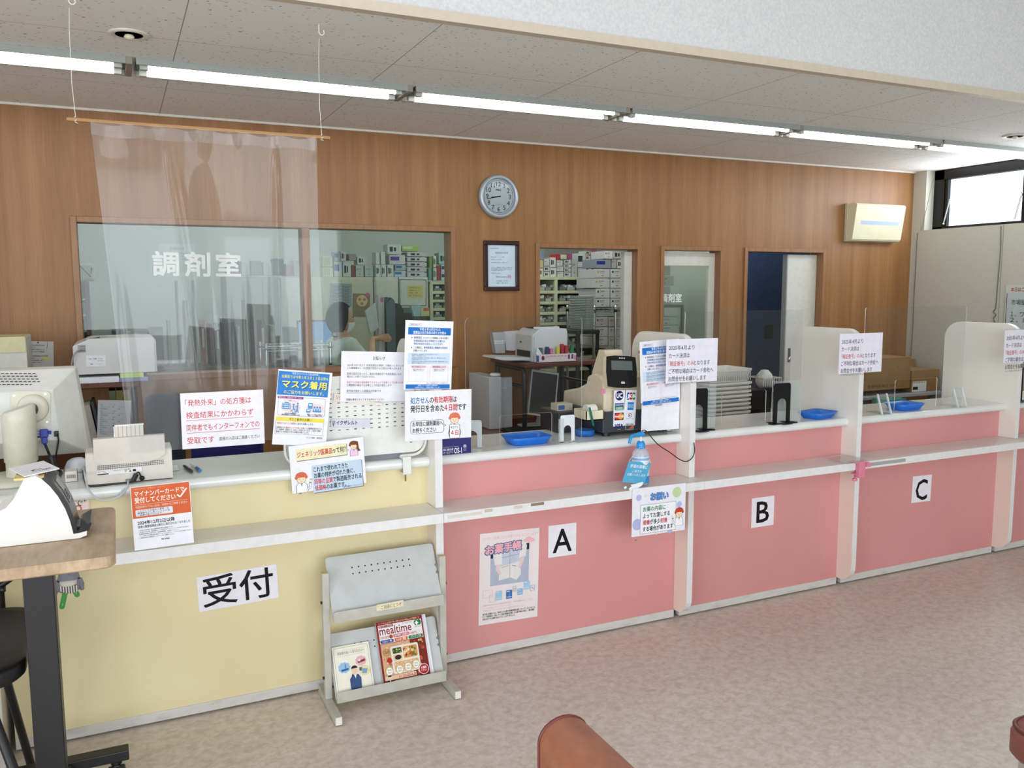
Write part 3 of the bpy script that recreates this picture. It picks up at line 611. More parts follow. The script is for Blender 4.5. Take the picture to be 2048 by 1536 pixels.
# card payment notices
def cardnotice(tl, tr, bl, y, lb):
    s = Sheet(at(*tl, y=y), at(*tr, y=y), at(*bl, y=y), paper=pm('#eeecf8', .5))
    s.text(5, 9.5, 8.2, '2025年4月より', INK, .004, 49); s.text(5, 22, 8.2, 'カード決済は', INK, .004, 40); mixed(s, 5, 34.5, 8, [('「暗証番号」のみ', '#cc3137'), ('となります', INK)], .004, W=80); s.text(5, 46.6, 8.2, 'ご不明な場合はカード会社へ', INK, .004, 87); s.text(5, 58.6, 8.2, 'お問合せをお願いします', INK, .006, 73)
    s.text(5, 68, 3.4, 'サインでの対応はできませんのでご了承ください', INK, .002, 57); s.done('card_notice', lb, 'notice', 'card payment notices')
cardnotice((1333, 679), (1436, 676), (1334, 767), YE-.003, 'white card payment notice stuck to the partition beside the cash register')
cardnotice((1680, 668), (1766, 665), (1680, 748), YE-.003, 'white card payment notice stuck to the partition between letters B and C')
cardnotice((2010, 661), (2086, 657), (2010, 726), YE-.003, 'white card payment notice stuck to the partition at the far end of bay C')
# order-of-service notice on the shelf edge
s = Sheet(at(1265, 978, y=3.164), at(1372, 966, y=3.164), at(1267, 1074, y=3.164), paper=pm('#efeef7', .35))
for x, y, r, c in ((12, 15, 5, '#b9bfe6'), (83, 13, 8.5, '#c6d9a9'), (10, 57, 9, '#b4bbe4'), (88, 33, 5, '#b9bfe6'), (71, 73, 5, '#b4bbe4'), (24, 13, 2.5, '#dde3d2'), (46, 74, 3, '#dde3d2')): s.disc(x, y, r, c)
s.text(50, 10, 12, 'お願い', '#1f4f9c', .075, 33, 'c'); s.text(50, 10, 12, 'お願い', '#7fb0ea', .006, 33, 'c'); s.rect(15, 27, 82, 73, '#8f8f98'); s.rect(15.6, 27.6, 81.4, 72.4, '#f5f4fa')
s.text(20, 30.5, 8, 'お薬の内容に', '#2f7a4a', .026, 42); s.text(20, 41, 8, 'よってお渡しする', INK, .026, 50); mixed(s, 20, 51.5, 8, [('順番', RED), ('が多少', INK), ('前後', RED)], .026, W=46); s.text(20, 62, 8, 'する場合があります', INK, .026, 57)
pharmacist(s, 88, 47, 1.0, '#c2452f', -1); s.text(6, 80, 1.8, '■■', '#55595f', 0); s.done('notice_sheet', 'white notice with pale dots and cartoon pharmacist on shelf edge under hand sanitiser', 'notice')
# medicine-notebook poster
s = Sheet(at(960, 1068, y=YP-.002), at(1079, 1055, y=YP-.002), at(960, 1251, y=YP-.002), paper=pm('#efe6e6', .55, '#ebe0e0', 6), ys=.895); pk = '#f0b9c0'
s.text(5, 7, 5.5, 'いつもご持参いただきありがとうございます！', pk, .006, 92); s.rect(18, 33, 83, 93, '#b3bccd'); s.rect(18, 30, 22, 45, '#2f3140'); s.rect(78, 25, 83, 36, '#2f3140'); s.poly([(22, 33), (78, 29), (70, 66), (34, 68)], '#c6cddb'); s.line([(36, 46), (68, 42)], .8, '#8d97ab'); s.line([(50, 33), (50, 66)], .8, '#b0b9c9')
s.poly([(22, 33), (37, 33), (37, 57), (25, 57)], '#e8e5e3'); s.poly([(67, 29), (79, 28), (77, 48), (66, 50)], '#e8e5e3'); s.poly([(33, 61), (50, 58), (67, 55), (70, 78), (62, 88), (54, 83), (50, 82), (32, 85)], '#e5e2df'); s.line([(36, 63), (49, 60.6)], .9, '#a8abb2'); s.line([(54, 61), (61, 63)], .9, '#6d7077'); s.line([(50, 58), (50, 82)], .6, '#c6c3c2')
for pts in ([(27, 57), (34, 57), (33, 65), (36, 73), (32, 74), (27, 66)], [(68, 48), (75, 47), (74, 56), (68, 68), (65, 66), (67, 56)]): s.poly(pts, '#e6cfcb'); s.line(pts[3:5] if pts[0][0] < 50 else pts[2:4], .6, '#c9a8a5')
for i, c in enumerate('お薬手帳'): s.text(9+i*15, 22-i*1.1, 17, c, '#5a6f9f', .095, 15.5); 
for i, c in enumerate('お薬手帳'): s.text(9.7+i*15, 22.3-i*1.1, 16, c, '#f2b3bc', .045, 14)
for x, y, r in ((82, 18, 6), (77, 20, 4), (88, 20, 4.5), (84, 21, 5)): s.disc(x, y, r, '#f3bcc4', r*.7)
for x0, y0, x1, y1, c in ((28, 103, 38, 119, '#a6cfe8'), (45, 104, 55, 119, '#3f74b5'), (64, 104, 73, 115, '#8db9e0'), (75, 92, 85, 107, '#a6cfe8'), (56, 98, 62, 108, '#c9c3c8')): s.rect(x0, y0, x1, y1, c); s.rect(x0+1, y0+1.5, x0+5, y0+2.6, '#f2f4f8'); s.line([(x0+1, y1-3), (x1-1, y1-3)], .8, '#e9eef5')
s.frame(6, 99, 22, 112, .5, '#efc6cc'); s.frame(17, 108, 27, 121, .5, '#c9cbd6'); s.frame(86, 101, 94, 111, .6, '#9fb4cf'); s.line([(88, 104), (92, 108)], 1.4, '#8fb3dc')
for i in range(3): s.text(6, 124+i*4.6, 3.2, ('お薬手帳はあなたのお薬の記録です。病院や薬局へ行くときは', 'いつも持っていきましょう。', '災害のときにも役に立つ大切な手帳です。')[i], '#f0ccd0', .004, (84, 50, 70)[i])
for i in range(3): s.text(6, 139+i*4.3, 3.6, ('東日本大震災では、患者さんの薬や医療情報も無くなってしまいました。', 'そこで薬剤師が、飲んでいた薬の情報を記録したお薬手帳を作成し、薬の確認', '対応の中でも治療に役立てることができました。')[i], '#33343a', .008, (90, 88, 55)[i])
s.line([(50.5, 1), (50.5, 150)], .35, '#dccfcf'); s.done('poster', 'faded portrait poster about medicine notebooks taped to pink panel by letter A', 'poster')
# ================= perforated board clamped on the counter =================
t = thing('display_board', 'white perforated metal board clamped on yellow counter under the notices', 'display board', (.88, 3.365, .95)); BW = pm('#e9e9e4', .35)
P = lambda u, v: at(u, v, y=3.36)
x0, x1, z0, z1 = P(572, 900).x, 1.160, .972, P(690, 752).z
g = MB(); g.prism(rrect(x0, z0, x1, z1, .05, 6, 'ab'), 3.36, 3.364, BW, 'y')
for i in range(14):
    for j in range(16):
        xx = x0+.075+i*.0335; zz = z1-.055-j*.0185
        if zz > z0+.10: g.box(xx, 3.3594, zz, xx+.011, 3.3601, zz+.0042, pm('#8d8d8a' if (i*7+j*5) % 3 else '#3a3a3c', .6))
obj('perforated_panel', g, t)
g = MB(); pts = [(x0-.004, 3.356, z1)] + [(x0-.004+.06*(1-math.cos(a)), 3.356, z0-.014+.06*(1-math.sin(a))) for a in [k*P2/6 for k in range(7)]] + [(x0+.12, 3.356, z0-.014)]
g.tube(pts, .006, BW); obj('frame_tube', g, t); g = MB(); pts = [(x1+.004, 3.352, z1)] + [(x1+.004-.06*(1-math.cos(a)), 3.352, z0-.012+.06*(1-math.sin(a))) for a in [k*P2/6 for k in range(7)]] + [(x1-.11, 3.352, z0-.012)]
g.tube(pts, .006, BW); obj('frame_tube', g, t)
g = MB(); c = at(814, 934, y=3.318); g.box(c.x-.018, 3.312, .887, c.x+.018, 3.318, .962, BW, .003); g.box(c.x-.018, 3.318, .950, c.x+.018, 3.39, .958, BW, .002); g.box(c.x-.018, 3.318, .887, c.x+.018, 3.366, .893, BW, .002)
g.cyl((c.x-.002, 3.335, .855), (c.x-.002, 3.335, .89), .0035, pm('#8a6f3c', .4, metal=.8), 8); obj('clamp', g, t)
g = MB(); g.box(P(731, 928).x, 3.37, .949, P(806, 918).x, 3.374, .972, pm('#7d8288', .5)); obj('foot_plate', g, t)
s = Sheet(at(668, 787, y=3.352), at(765, 796, y=3.352), at(666, 802, y=3.352), th=.003, paper=pm('#ece4d8', .4)); s.text(6, 2.5, 9, 'リクシアナ', '#c2253c', .03, 28); s.ring(59, 7.5, 3, 1.1, '#3a3a40'); s.text(65, 4, 6.5, '第一三共株式会社', '#4a4642', .002, 33)
s.done('magnet_strip', 'cream magnetic strip with red lettering on perforated board', 'magnet', 'magnetic name strips')
s = Sheet(at(662, 838, y=3.352), at(739, 838, y=3.352), at(662, 854, y=3.352), th=.003, paper=pm('#d9d8e6', .4)); s.text(14, 4, 12, 'イクザレルト', '#2b2550', .03, 55)
for k in range(3): s.line([(2+k*3, 4), (7, 19)], .8, '#4a4a55'); s.line([(12-k*1.5, 4), (7, 19)], .6, '#8b8b96')
s.done('magnet_strip', 'pale lilac magnetic strip with dark lettering on perforated board', 'magnet', 'magnetic name strips')
# ================= magazine rack =================
RK = pm('#c7cac9', .4, '#bfc2c1', 14, bump=.02); RKP = pm('#c3c2b8', .45, '#b8b6ab', 18)
t = thing('magazine_rack', 'grey metal two-tier magazine rack on the floor before yellow panel', 'magazine rack', (.935, 3.2, 0))
xa, xb = .678, 1.165
for x in (xa, xb):
    g = MB(); g.box(x, 3.045, .003, x+.027, 3.345, .036, RKP, .002); g.box(x+.002, 3.043, .005, x+.025, 3.046, .034, WHITE); f = obj('foot', g, t)
    g = MB(); g.box(x, 3.205, .036, x+.027, 3.235, .548, RKP, .002); g.box(x+.001, 3.206, .548, x+.026, 3.234, .551, pm('#cdbf8f', .5)); po = obj('post', g, t)
    for z in (.43, .12):
        g = MB(); sx_ = x-.006 if x == xa else x+.027; g.cyl((sx_, 3.22, z), (sx_+.006, 3.22, z), .006, BLACK, 8); obj('screw', g, po)
def tier(yt, zt, yb, zb, lip, n0, top):
    g = MB(); a, b = xa+.03, xb-.003; dy, dz = (yb-yt), (zb-zt); L = math.hypot(dy, dz); ny, nz = -dz/L, dy/L
    if ny > 0: ny, nz = -ny, -nz
    pr = rrect(a, 0, b, L, .012, 4, 'ab')
    def Q(p, d): return (p[0], yt+dy*p[1]/L+ny*d, zt+dz*p[1]/L+nz*d)
    n = len(pr); V = [Q(p, 0) for p in pr]+[Q(p, -.003) for p in pr]
    g.add(V, [tuple(range(n)), tuple(range(n, 2*n))[::-1]]+[(k, (k+1) % n, n+(k+1) % n, n+k) for k in range(n)], RK)
    g.box(a, lip, zb-.004, b, yb, zb-.001, RK)
    for i in range(10):
        for j in range(2):
            xx = a+.10+i*.0265; q = [Q((xx, .05+j*.025), .0004), Q((xx+.0055, .05+j*.025), .0004), Q((xx+.0055, .056+j*.025), .0004), Q((xx, .056+j*.025), .0004)]
            g.add(q, [(0, 1, 2, 3)], BLACK)
    o = obj('tray_panel', g, t)
    g = MB(); g.prism(rrect(a, zb-.006, b, zb+.038, .008, 4, 'cd'), lip-.004, lip-.002, RKP, 'y'); obj('lip', g, t)
    for z in (zt-.08, zt-.105):
        g = MB(); yy = yt+dy*(zt-z)/(zt-zb); g.cyl((b-.001, yy-.004, z), (b-.003, yy-.006, z), .006, CHROME, 8); obj('rivet', g, o)
    return Q
Q1 = tier(3.285, .588, 3.165, .37, 3.157, 0, 1); Q2 = tier(3.27, .275, 3.16, .05, 3.14, 0, 1)
s = Sheet(at(753, 1210, y=3.152), at(807, 1200, y=3.152), at(756, 1222, y=3.152), paper=pm('#e8dfbd', .6)); s.text(4, 5, 15, '゛ご自由にどうぞ゛', '#4a4436', .0, 92); s.mb.v = s.mb.v; s.done('handwritten_label', 'handwritten beige tape label stuck on upper lip of magazine rack', 'label')
# booklets leaning on the lower tier
def leaning(x0, x1, h, th, name, lb, cat, draw, tilt=0, paper=PAPER, y0=3.142):
    dv = Vector((0, .48, 1)).normalized(); base = Vector((x0, y0+.006, .052)); b1 = Vector((x1, y0+.006, .052+tilt))
    s = Sheet(base+dv*h, b1+dv*h, base, th=th, paper=paper); draw(s); return s.done(name, lb, cat)
def booklet(s):
    s.frame(4, 4, 96, s.h-3, .6, '#6f6f68', 5); s.text(50, 15, 8, '尿酸値が高いと言われた人へ', '#5a5b52', .002, 74, 'c'); s.line([(12, 12.5), (88, 12.5)], .4, '#9a9a90'); s.line([(12, 26), (88, 26)], .4, '#9a9a90')
    for x, y, c, r in ((27, 56, '#9cc3e8', 15), (73, 46, '#e8b6bd', 14), (80, 72, '#e8dfae', 14)):
        for k in range(9): s.disc(x+r*.75*math.cos(k*.7), y+r*.6*math.sin(k*.7), r*.34, c)
        s.disc(x, y, r*.85, c, r*.7)
    s.poly([(18, 60), (38, 58), (37, 63), (19, 65)], '#3d5f8e'); s.line([(30, 58), (30, 48)], 2, '#3d5f8e'); s.poly([(64, 46), (84, 42), (84, 48), (65, 51)], '#8c3038'); s.disc(69, 44, 3, '#f6f1ea'); s.poly([(74, 66), (88, 68), (84, 80), (72, 78)], '#7fa3c9'); s.poly([(66, 62), (74, 62), (72, 72), (66, 70)], '#5d6b58')
    s.poly([(38, 112), (38, 88), (46, 78), (62, 78), (68, 88), (67, 112), (60, 116), (44, 116)], '#3c5482'); s.disc(53, 67, 8, '#f2cfb0', 10); s.disc(53, 62, 8.6, '#2a2522', 7, a0=0, a1=180); s.poly([(50, 77), (57, 77), (53.5, 88)], '#f3f3f4'); s.line([(41, 96), (45, 82), (48, 74)], 4, '#324872'); s.disc(48, 74, 2.6, '#f2cfb0'); s.text(50, 122, 3.6, '監修：薬剤師会', '#6b6b62', .002, 24, 'c')
p = at(675, 1375, y=3.147); q = at(750, 1360, y=3.147)
leaning(p.x, q.x, .20, .004, 'booklet', 'thin cream booklet with cartoon man in blue suit on rack', 'booklet', booklet, paper=pm('#f2efdd', .5))
def magazine(s):
    dr = '#8e1f26'; s.rect(0, 0, 100, s.h, dr); s.text(50, 1.6, 4, 'ミールタイムは日本で唯一栄養士が100％電話に出る宅配食です', '#f3d7a0', .006, 88, 'c'); s.rect(4, 7, 97, 27, '#f7f4f4'); s.rect(5, 8, 36, 12.5, dr); s.text(20, 8.6, 3.4, '健康うれしい食事宅配', '#f6e9e9', .004, 28, 'c')
    s.text(6, 7.2, 22, 'mealtime', dr, .012, 68); s.text(56, 8, 4, 'ミールタイム', INK, .008, 20); s.disc(86.5, 13, 6, '#2b7c4b'); s.disc(92, 13, 4, '#2b7c4b', 6); s.rect(85, 9.5, 88, 18, '#fff'); s.rect(82.4, 12.4, 90.6, 15.2, '#fff'); s.text(88, 20, 4, 'プチママ', '#6d6d70', .004, 14, 'c')
    s.rect(4, 27, 97, 36, '#f3e9e6'); s.text(6, 29, 6, '2024 秋冬', dr, .01, 18); s.disc(28.5, 32, 4, '#b8452e'); s.rect(34, 29, 52, 35, '#c23c3c'); s.text(43, 29.6, 4.6, '送料無料', '#fff', .01, 15, 'c'); s.rect(53, 28.6, 67, 35, '#e06d7b'); s.text(60, 29.4, 4.6, 'お試し', '#fff', .01, 11, 'c'); s.text(68, 29.6, 5, '3,480円', '#c23c3c', .012, 15)
    s.rect(4, 36, 97, 44, '#efe3da')
    for x0, x1, c, q in ((5, 33, '#2a4f9b', 'ヘルシー食'), (35, 63, '#dd6b3c', 'たんぱく調整'), (65, 96, '#2f7d4b', 'パワーアップ食')): s.rect(x0, 37, x1, 43.4, c, 2.4); s.text((x0+x1)/2, 37.8, 4.6, q, '#fff', .012, (x1-x0)*.72, 'c')
    s.rect(4, 45, 66, 116, '#d9a982'); s.rect(66, 45, 97, 116, '#7b2a20')
    rr = random.Random(3)
    for k in range(46): s.disc(rr.uniform(70, 96), rr.uniform(47, 112), rr.uniform(1.5, 4), rr.choice(['#c2552e', '#e0a04c', '#a52f2a', '#dcc9a6', '#5f2f1c']), n=9)
    for k in range(60): s.disc(rr.uniform(6, 62), rr.uniform(47, 114), rr.uniform(1, 2.6), rr.choice(['#e8c7a2', '#c98f5c', '#efe2cf', '#b9744a']), n=8)
    s.rect(23, 52, 82, 106, '#efe4d8', 4); s.rect(27, 56, 46, 67, '#3e4a23', 2); s.rect(27, 69, 46, 81, '#e7c9a0', 2); s.disc(37, 75, 7, '#3a1e16', 4.6); s.rect(49, 56, 79, 79, '#d99a55', 3); s.rect(27, 83, 79, 103, '#e2b784', 3)
    for k in range(40): s.disc(rr.uniform(51, 77), rr.uniform(58, 77), rr.uniform(1, 3.4), rr.choice(['#8f3b1e', '#e6b36a', '#c96a33', '#f0dcb8', '#5f7a2f', '#b34a2b']), n=9)
    for k in range(16): s.disc(rr.uniform(29, 44), rr.uniform(58, 66), rr.uniform(1, 2), rr.choice(['#7d9a3c', '#c9cf6a', '#2c3a1a']), n=8)
    for k in range(60): s.disc(rr.uniform(29, 77), rr.uniform(85, 102), rr.uniform(.6, 1.4), rr.choice(['#f3dfbf', '#c98f55', '#fff3dc']), n=7)
    s.ring(14, 62, 7, 1.2, '#b08a3c'); s.text(14, 58, 7, '20', '#7b5a1e', .004, 9, 'c'); s.poly([(17, 84), (12, 80), (14, 75), (18, 72), (22, 75), (24, 80), (20, 84)], '#c2252c')
    for x, y in ((15, 99), (37, 99), (55, 97), (72, 95)): s.disc(x, y, 8, '#cfc08a', 9); s.disc(x, y, 6.6, '#f6f3ea', 7.6); s.text(x, y-4, 3, '満足度', '#6b5a2e', .004, 8, 'c'); s.text(x, y, 4.6, 'No.1', '#6b5a2e', .006, 7, 'c')
    s.rect(4, 108, 70, 116, '#e9c9a6'); s.text(33, 108.5, 8, '0120-054-014', '#c23c46', .012, 43); s.disc(87, 107, 10.5, '#fff'); s.disc(87, 107, 9.6, '#b3202b'); s.text(87, 101.6, 5, 'お電話', '#fff', .016, 11, 'c'); s.text(87, 107.4, 4, 'ください', '#fff', .01, 12, 'c')
    s.poly([(8, 128), (8, 119), (14, 115), (20, 119), (20, 128)], '#26262c'); s.disc(14, 111, 3.4, '#f0cfb4', 4); s.disc(14, 109.6, 3.8, '#2a2320', 3.4, a0=0, a1=180); s.poly([(12.8, 116), (15.2, 116), (14, 122)], '#fff'); s.rect(24, 118, 78, 124, '#f1e3e0'); s.text(26, 118.6, 4.4, '管理栄養士がご相談を承ります', '#8e1f26', .006, 48)
p = at(768, 1371, y=3.150); q = at(862, 1352, y=3.150)
leaning(p.x, q.x, .268, .006, 'magazine', 'red food-delivery magazine with meal tray photo standing in rack', 'magazine', magazine, y0=3.1365)
leaning(q.x-.19, q.x+.018, .266, .003, 'magazine', 'white-edged magazine mostly hidden behind the red food magazine', 'magazine', lambda s: None, y0=3.1448)
# ================= vinyl curtain hung over the yellow bay =================
YC = 3.395; CT = .9485
rodm = pm('#b98a55', .5, '#a97b48', 30, (.05, 1, 1))
a, b = at(133, 238, y=YC), at(660, 277, y=YC)
t = thing('vinyl_curtain', 'clear vinyl droplet curtain hung from ceiling by strings over yellow counter', 'curtain', ((a.x+b.x)/2, YC, 1.05), 0)
g = MB(); g.box(a.x, YC-.006, a.z-.006, b.x, YC+.006, a.z+.006, rodm, .002); obj('rod', g, t)
zr = a.z
for u in (152, 643):
    p = at(u, 240, y=YC); g = MB(); x = p.x; q = [(x, YC, zr-.01), (x-.006, YC, zr+.12), (x-.004, YC, zr+.3), (x, YC, ZC-.05)]
    g.tube(q, .0012, pm('#e9e6de', .8), 5); g.tube([(x+.005*math.cos(k), YC+.008*math.sin(k*1.0), zr+.002*k-.012) for k in range(12)], .0014, pm('#e9e6de', .8), 5); obj('string', g, t)
    g = MB(); g.tube([(x, YC, ZC), (x, YC, ZC-.018)]+[(x+.010-.010*math.cos(w), YC, ZC-.028-.010*math.sin(w)) for w in [k*.5 for k in range(9)]], .0022, WHITE, 6); obj('hook', g, t)
def film():
    g = MB(); nu, nv = 150, 90; xl0, xr0 = at(181, 250, y=YC).x, at(629, 283, y=YC).x; zt, zb = zr-.008, 1.06; rr = random.Random(11)
    ridges = [(.05, .045, .35, .010, .02), (.295, .40, .9, .022, .020), (.325, .425, .9, .016, .012), (.56, .50, .5, -.012, .025), (.64, .60, .6, .010, .018), (.80, .77, 1, .026, .020), (.78, .735, .8, -.014, .018), (.95, .90, .6, .010, .02), (.47, .47, .6, .012, .014)]
    crk = [(rr.random(), rr.uniform(.02, .06), rr.uniform(-1, 1)) for _ in range(14)]
    vs = []
    for j in range(nv+1):
        v = j/nv
        for i in range(nu+1):
            u = i/nu; x0 = xl0 + .07*v; x1 = xr0 + .025*v; ub = max(0, min(1, (u-.35)/.2)); bo = -.036+.054*ub*ub*(3-2*ub)*min(1, v*3)
            d = .006*math.sin(7*u+2*v)*v + .004*math.sin(23*u+1.3)*max(0, v-.4)
            for u0, u1, st, am, wd in ridges:
                c = u0 + (u1-u0)*v**.8; f = min(1, v/.2) if st > .85 else max(0, min(1, (v-.35)/.3)) ; wv = wd*(.6+.7*v)
                d += am*f*math.exp(-((u-c)/wv)**2)
            if v < .09:
                for c, wd, am in crk: d += .010*am*math.exp(-((u-c)/wd)**2)*(1-v/.09)
            d += .003*math.sin(60*u+8*v)*max(0, v-.55)
            z = zt - (zt-zb)*v - (.012*abs(math.sin(u*19))*(1-v)**6)
            vs.append((x0+(x1-x0)*u, YC+bo-d, z))
    w = nu+1; fs = [(j*w+i, j*w+i+1, (j+1)*w+i+1, (j+1)*w+i) for j in range(nv) for i in range(nu)]
    g.add(vs, fs, FILM, True); obj('vinyl_sheet', g, t)
    # folded hem hanging over the rod
    g = MB(); vs = []; 
    for j in range(5):
        for i in range(81):
            u = i/80; dd = .006*math.sin(37*u)+.005*math.sin(61*u+1)
            vs.append((xl0+(xr0-xl0)*u, YC-.013-dd*(j/4), zt+.004-.045*j/4-.006*abs(math.sin(14*u))*(j/4)))
    g.add(vs, [(j*81+i, j*81+i+1, (j+1)*81+i+1, (j+1)*81+i) for j in range(4) for i in range(80)], FILM, True); obj('hem', g, t)
film()
# ================= acrylic screens, bookends, trays =================
def screen(tl, tr, y, nx0, nx1, nz, lb, r=.03):
    A, B = at(*tl, y=y), at(*tr, y=y); x0, x1, z1 = A.x, B.x, (A.z+B.z)/2; z0 = CT+.0045
    n0, n1, h = at(nx0[0], nx0[1], y=y).x, at(nx1[0], nx1[1], y=y).x, at(nx1[0], nz, y=y).z
    pts = [(x0, z0), (n0, z0), (n0, h-.008), (n0+.008, h), (n1-.008, h), (n1, h-.008), (n1, z0), (x1, z0)] + rrect(x0, z0, x1, z1, r, 5, 'cd')[2:]
    g = MB(); g.prism(pts, y, y+.004, ACRYL, 'y', ACEDGE); return solo('acrylic_screen', g, lb, 'screen', 'acrylic counter screens')
screen((930, 632), (1164.5, 632), 3.41, (1000, 880), (1104, 880), 824, 'clear acrylic screen over the letter A bay held by white bookends')
screen((1371, 622), (1608.5, 621), 3.43, (1443, 840), (1531, 840), 779, 'clear acrylic screen over the letter B bay held by black bookends', .004)
screen((1732, 614), (1934.6, 613), 3.42, (1789, 810), (1872, 810), 755, 'clear acrylic screen over the letter C bay held by clear stands', .012)
def bookend(x, y, wd, h, m, lb, name='bookend', rz=0, deep=.09, ears=False, th=.0022):
    g = MB(); aw = wd*.26; ah = h*.62
    outer = rrect(-wd/2, 0, wd/2, h, wd*.12, 4, 'cd')
    arch = [(aw*math.cos(math.radians(k)), ah-aw+aw*math.sin(math.radians(k))) for k in range(0, 181, 20)]
    poly = [(-wd/2, 0), (-aw, 0)] + arch[::-1] + [(aw, 0), (wd/2, 0)] + outer[2:]
    g.mx = Matrix.Translation((x, y, CT+.0004)) @ Matrix.Rotation(rz, 4, 'Z')
    g.prism(poly, -th/2, th/2, m, 'y')
    for sx in ((-1, 1) if True else ()):
        x0 = aw if sx > 0 else -wd/2; x1 = wd/2 if sx > 0 else -aw
        g.box(x0, -th/2, 0, x1, deep*.55, th, m)
        if ears: g.lathe([(.001, 0), (.022, 0), (.022, .003), (.001, .003)], ((wd/2+.014)*sx, -.012, 0), m, 14); g.box(min(x0, (wd/2+.014)*sx), -.03, 0, max(x1, (wd/2+.014)*sx), .008, .003, m)
    g.box(-aw, -deep*.6, 0, aw, -th, th, m)
    return solo(name, g, lb, 'bookend', 'bookends holding acrylic screens')
WB = pm('#dfe5e8', .35, metal=0); KB = pm('#0a0a0c', .5, spec=.3)
p = at(1151, 889, z=CT); bookend(p.x, 3.385, .075, .125, WB, 'white arched bookend near the register drawer')
p = at(958, 903, z=CT); bookend(p.x+.006, 3.44, .085, .125, WB, 'white arched bookend beside the navy drink box', rz=-.5)
g = MB(); g.box(at(1106, 890, y=3.40).x+.02, 3.378, CT+.003, at(1133, 890, y=3.40).x-.025, 3.388, CT+.11, clear('clip_plastic', (.93, .95, .95), .25), .004); solo('screen_stand', g, 'small clear plastic stand between blue tray and white bookend', 'stand', 'clear screen stands')
p = at(1405, 866, z=CT); bookend(p.x+.024, 3.37, .115, .21, KB, 'black arched bookend next to the register partition on the B bay', ears=True)
p = at(1572, 848, z=CT); bookend(p.x, 3.365, .115, .21, KB, 'black arched bookend beside the blue tray on the B bay', ears=True)
for u0, u1, v, lb in ((1383, 1432, 770, 'clear acrylic plate behind the bookend by the register partition'), (1545, 1603, 763, 'clear acrylic plate behind the bookend by the blue tray')):
    A, B = at(u0, v, y=3.40), at(u1, v, y=3.40); g = MB(); g.prism(rrect(A.x, CT+.004, B.x, A.z, .006, 3, 'cd'), 3.398, 3.4015, clear('sleeve_plate', (.9, .92, .93), .18), 'y', ACEDGE); solo('acrylic_plate', g, lb, 'plate', 'small acrylic plates')
g = MB(); p = at(2046, 835, z=CT); bookend(5.02, 3.37, .115, .21, KB, 'black arched bookend on the bay beyond the last partition', ears=True)
CST = clear('stand_clear', (.95, .97, .97), .06, gain=.6)
for u, v, lb in ((1757, 826, 'clear bent acrylic stand by the B and C partition'), (1905, 812, 'clear bent acrylic stand by the far partition of bay C')):
    p = at(u, v, z=CT); x, y, z = p.x, 3.385, CT+.0005; g = MB()
    for k in (-1, 1): g.prism([(y-.05, z), (y-.012, z+.11), (y-.006, z+.112), (y-.006, z+.104), (y-.042, z)], x+k*.035-.004, x+k*.035+.004, CST, 'x', ACEDGE)
    g.box(x-.04, y-.055, z, x+.04, y+.07, z+.004, CST); g.box(x-.04, y-.010, z+.0, x+.04, y-.005, z+.11, CST); solo('screen_stand', g, lb, 'stand', 'clear screen stands')
BLUE = pm('#1f75d8', .35, '#1c6ccb')
def tray(c, L, Wd, h, rz, lb):
    g = MB(); g.mx = Matrix.Translation(c) @ Matrix.Rotation(rz, 4, 'Z'); rings = []
    for k, zz, ins in ((1, 0, .022), (1, .004, .018), (1, h*.55, .010), (1, h, .0), (1, h+.001, .003), (1, h*.55, .014), (1, .006, .023)):
        rings.append([(a, b, zz) for a, b in rrect(-L/2+ins, -Wd/2+ins, L/2-ins, Wd/2-ins, .03, 5)])
    g.loft(rings, BLUE, True, True); return solo('money_tray', g, lb, 'tray', 'blue money trays')
tray((1.685, 3.445, CT+.0005), .21, .155, .036, 0, 'blue plastic money tray on the letter A bay')
tray((3.45, 3.43, CT+.0005), .20, .15, .032, .25, 'blue plastic money tray beside black bookend on the B bay')
tray((4.13, 3.44, CT+.0005), .20, .15, .036, 0, 'blue plastic money tray on the letter C bay')
# ================= drink box, bottle, small things =================
def drinkbox():
    A, B = at(884, 877, y=3.345), at(942, 872, y=3.345); z1 = (A.z+B.z)/2; nv = pm('#15106f', .4)
    t = thing('drink_carton', 'navy oral rehydration drink carton at the end of the A bay worktop', 'box', ((A.x+B.x)/2, 3.37, CT))
    g = MB(); g.box(A.x, 3.345, CT+.0005, B.x, 3.40, z1, nv, .001); obj('carton', g, t); bx = g
    s = Sheet((A.x, 3.3446, z1), (B.x, 3.3446, z1), (A.x, 3.3446, CT), base=False); s.text(4, 27, 5, 'Oral Rehydration Solution', '#c9cbe8', .003, 52); s.text(4, 34, 8, '経口補水液', '#e9ebf7', .02, 34); s.text(4, 44, 7.5, 'オーエスワン', '#e9ebf7', .02, 34); s.text(41, 31, 24, 'OS-1', '#f2f4fb', .03, 26); s.ring(78, 31, 5.5, 1, '#e9ebf7'); s.text(78, 28, 6, '薬', '#e9ebf7', .02, None, 'c')
    for k in range(3): s.text(73, 38+k*3, 2.4, '病者用食品許可', '#c9cbe8', 0, 10)
    obj('lettering', s.mb, t)
    g = MB(); g.box(A.x+.005, 3.35, z1, A.x+.085, 3.398, z1+.007, pm('#9fb7c6', .4), .001); solo('flat_packet', g, 'flat pale blue packet lying on the navy drink carton', 'packet')
drinkbox()
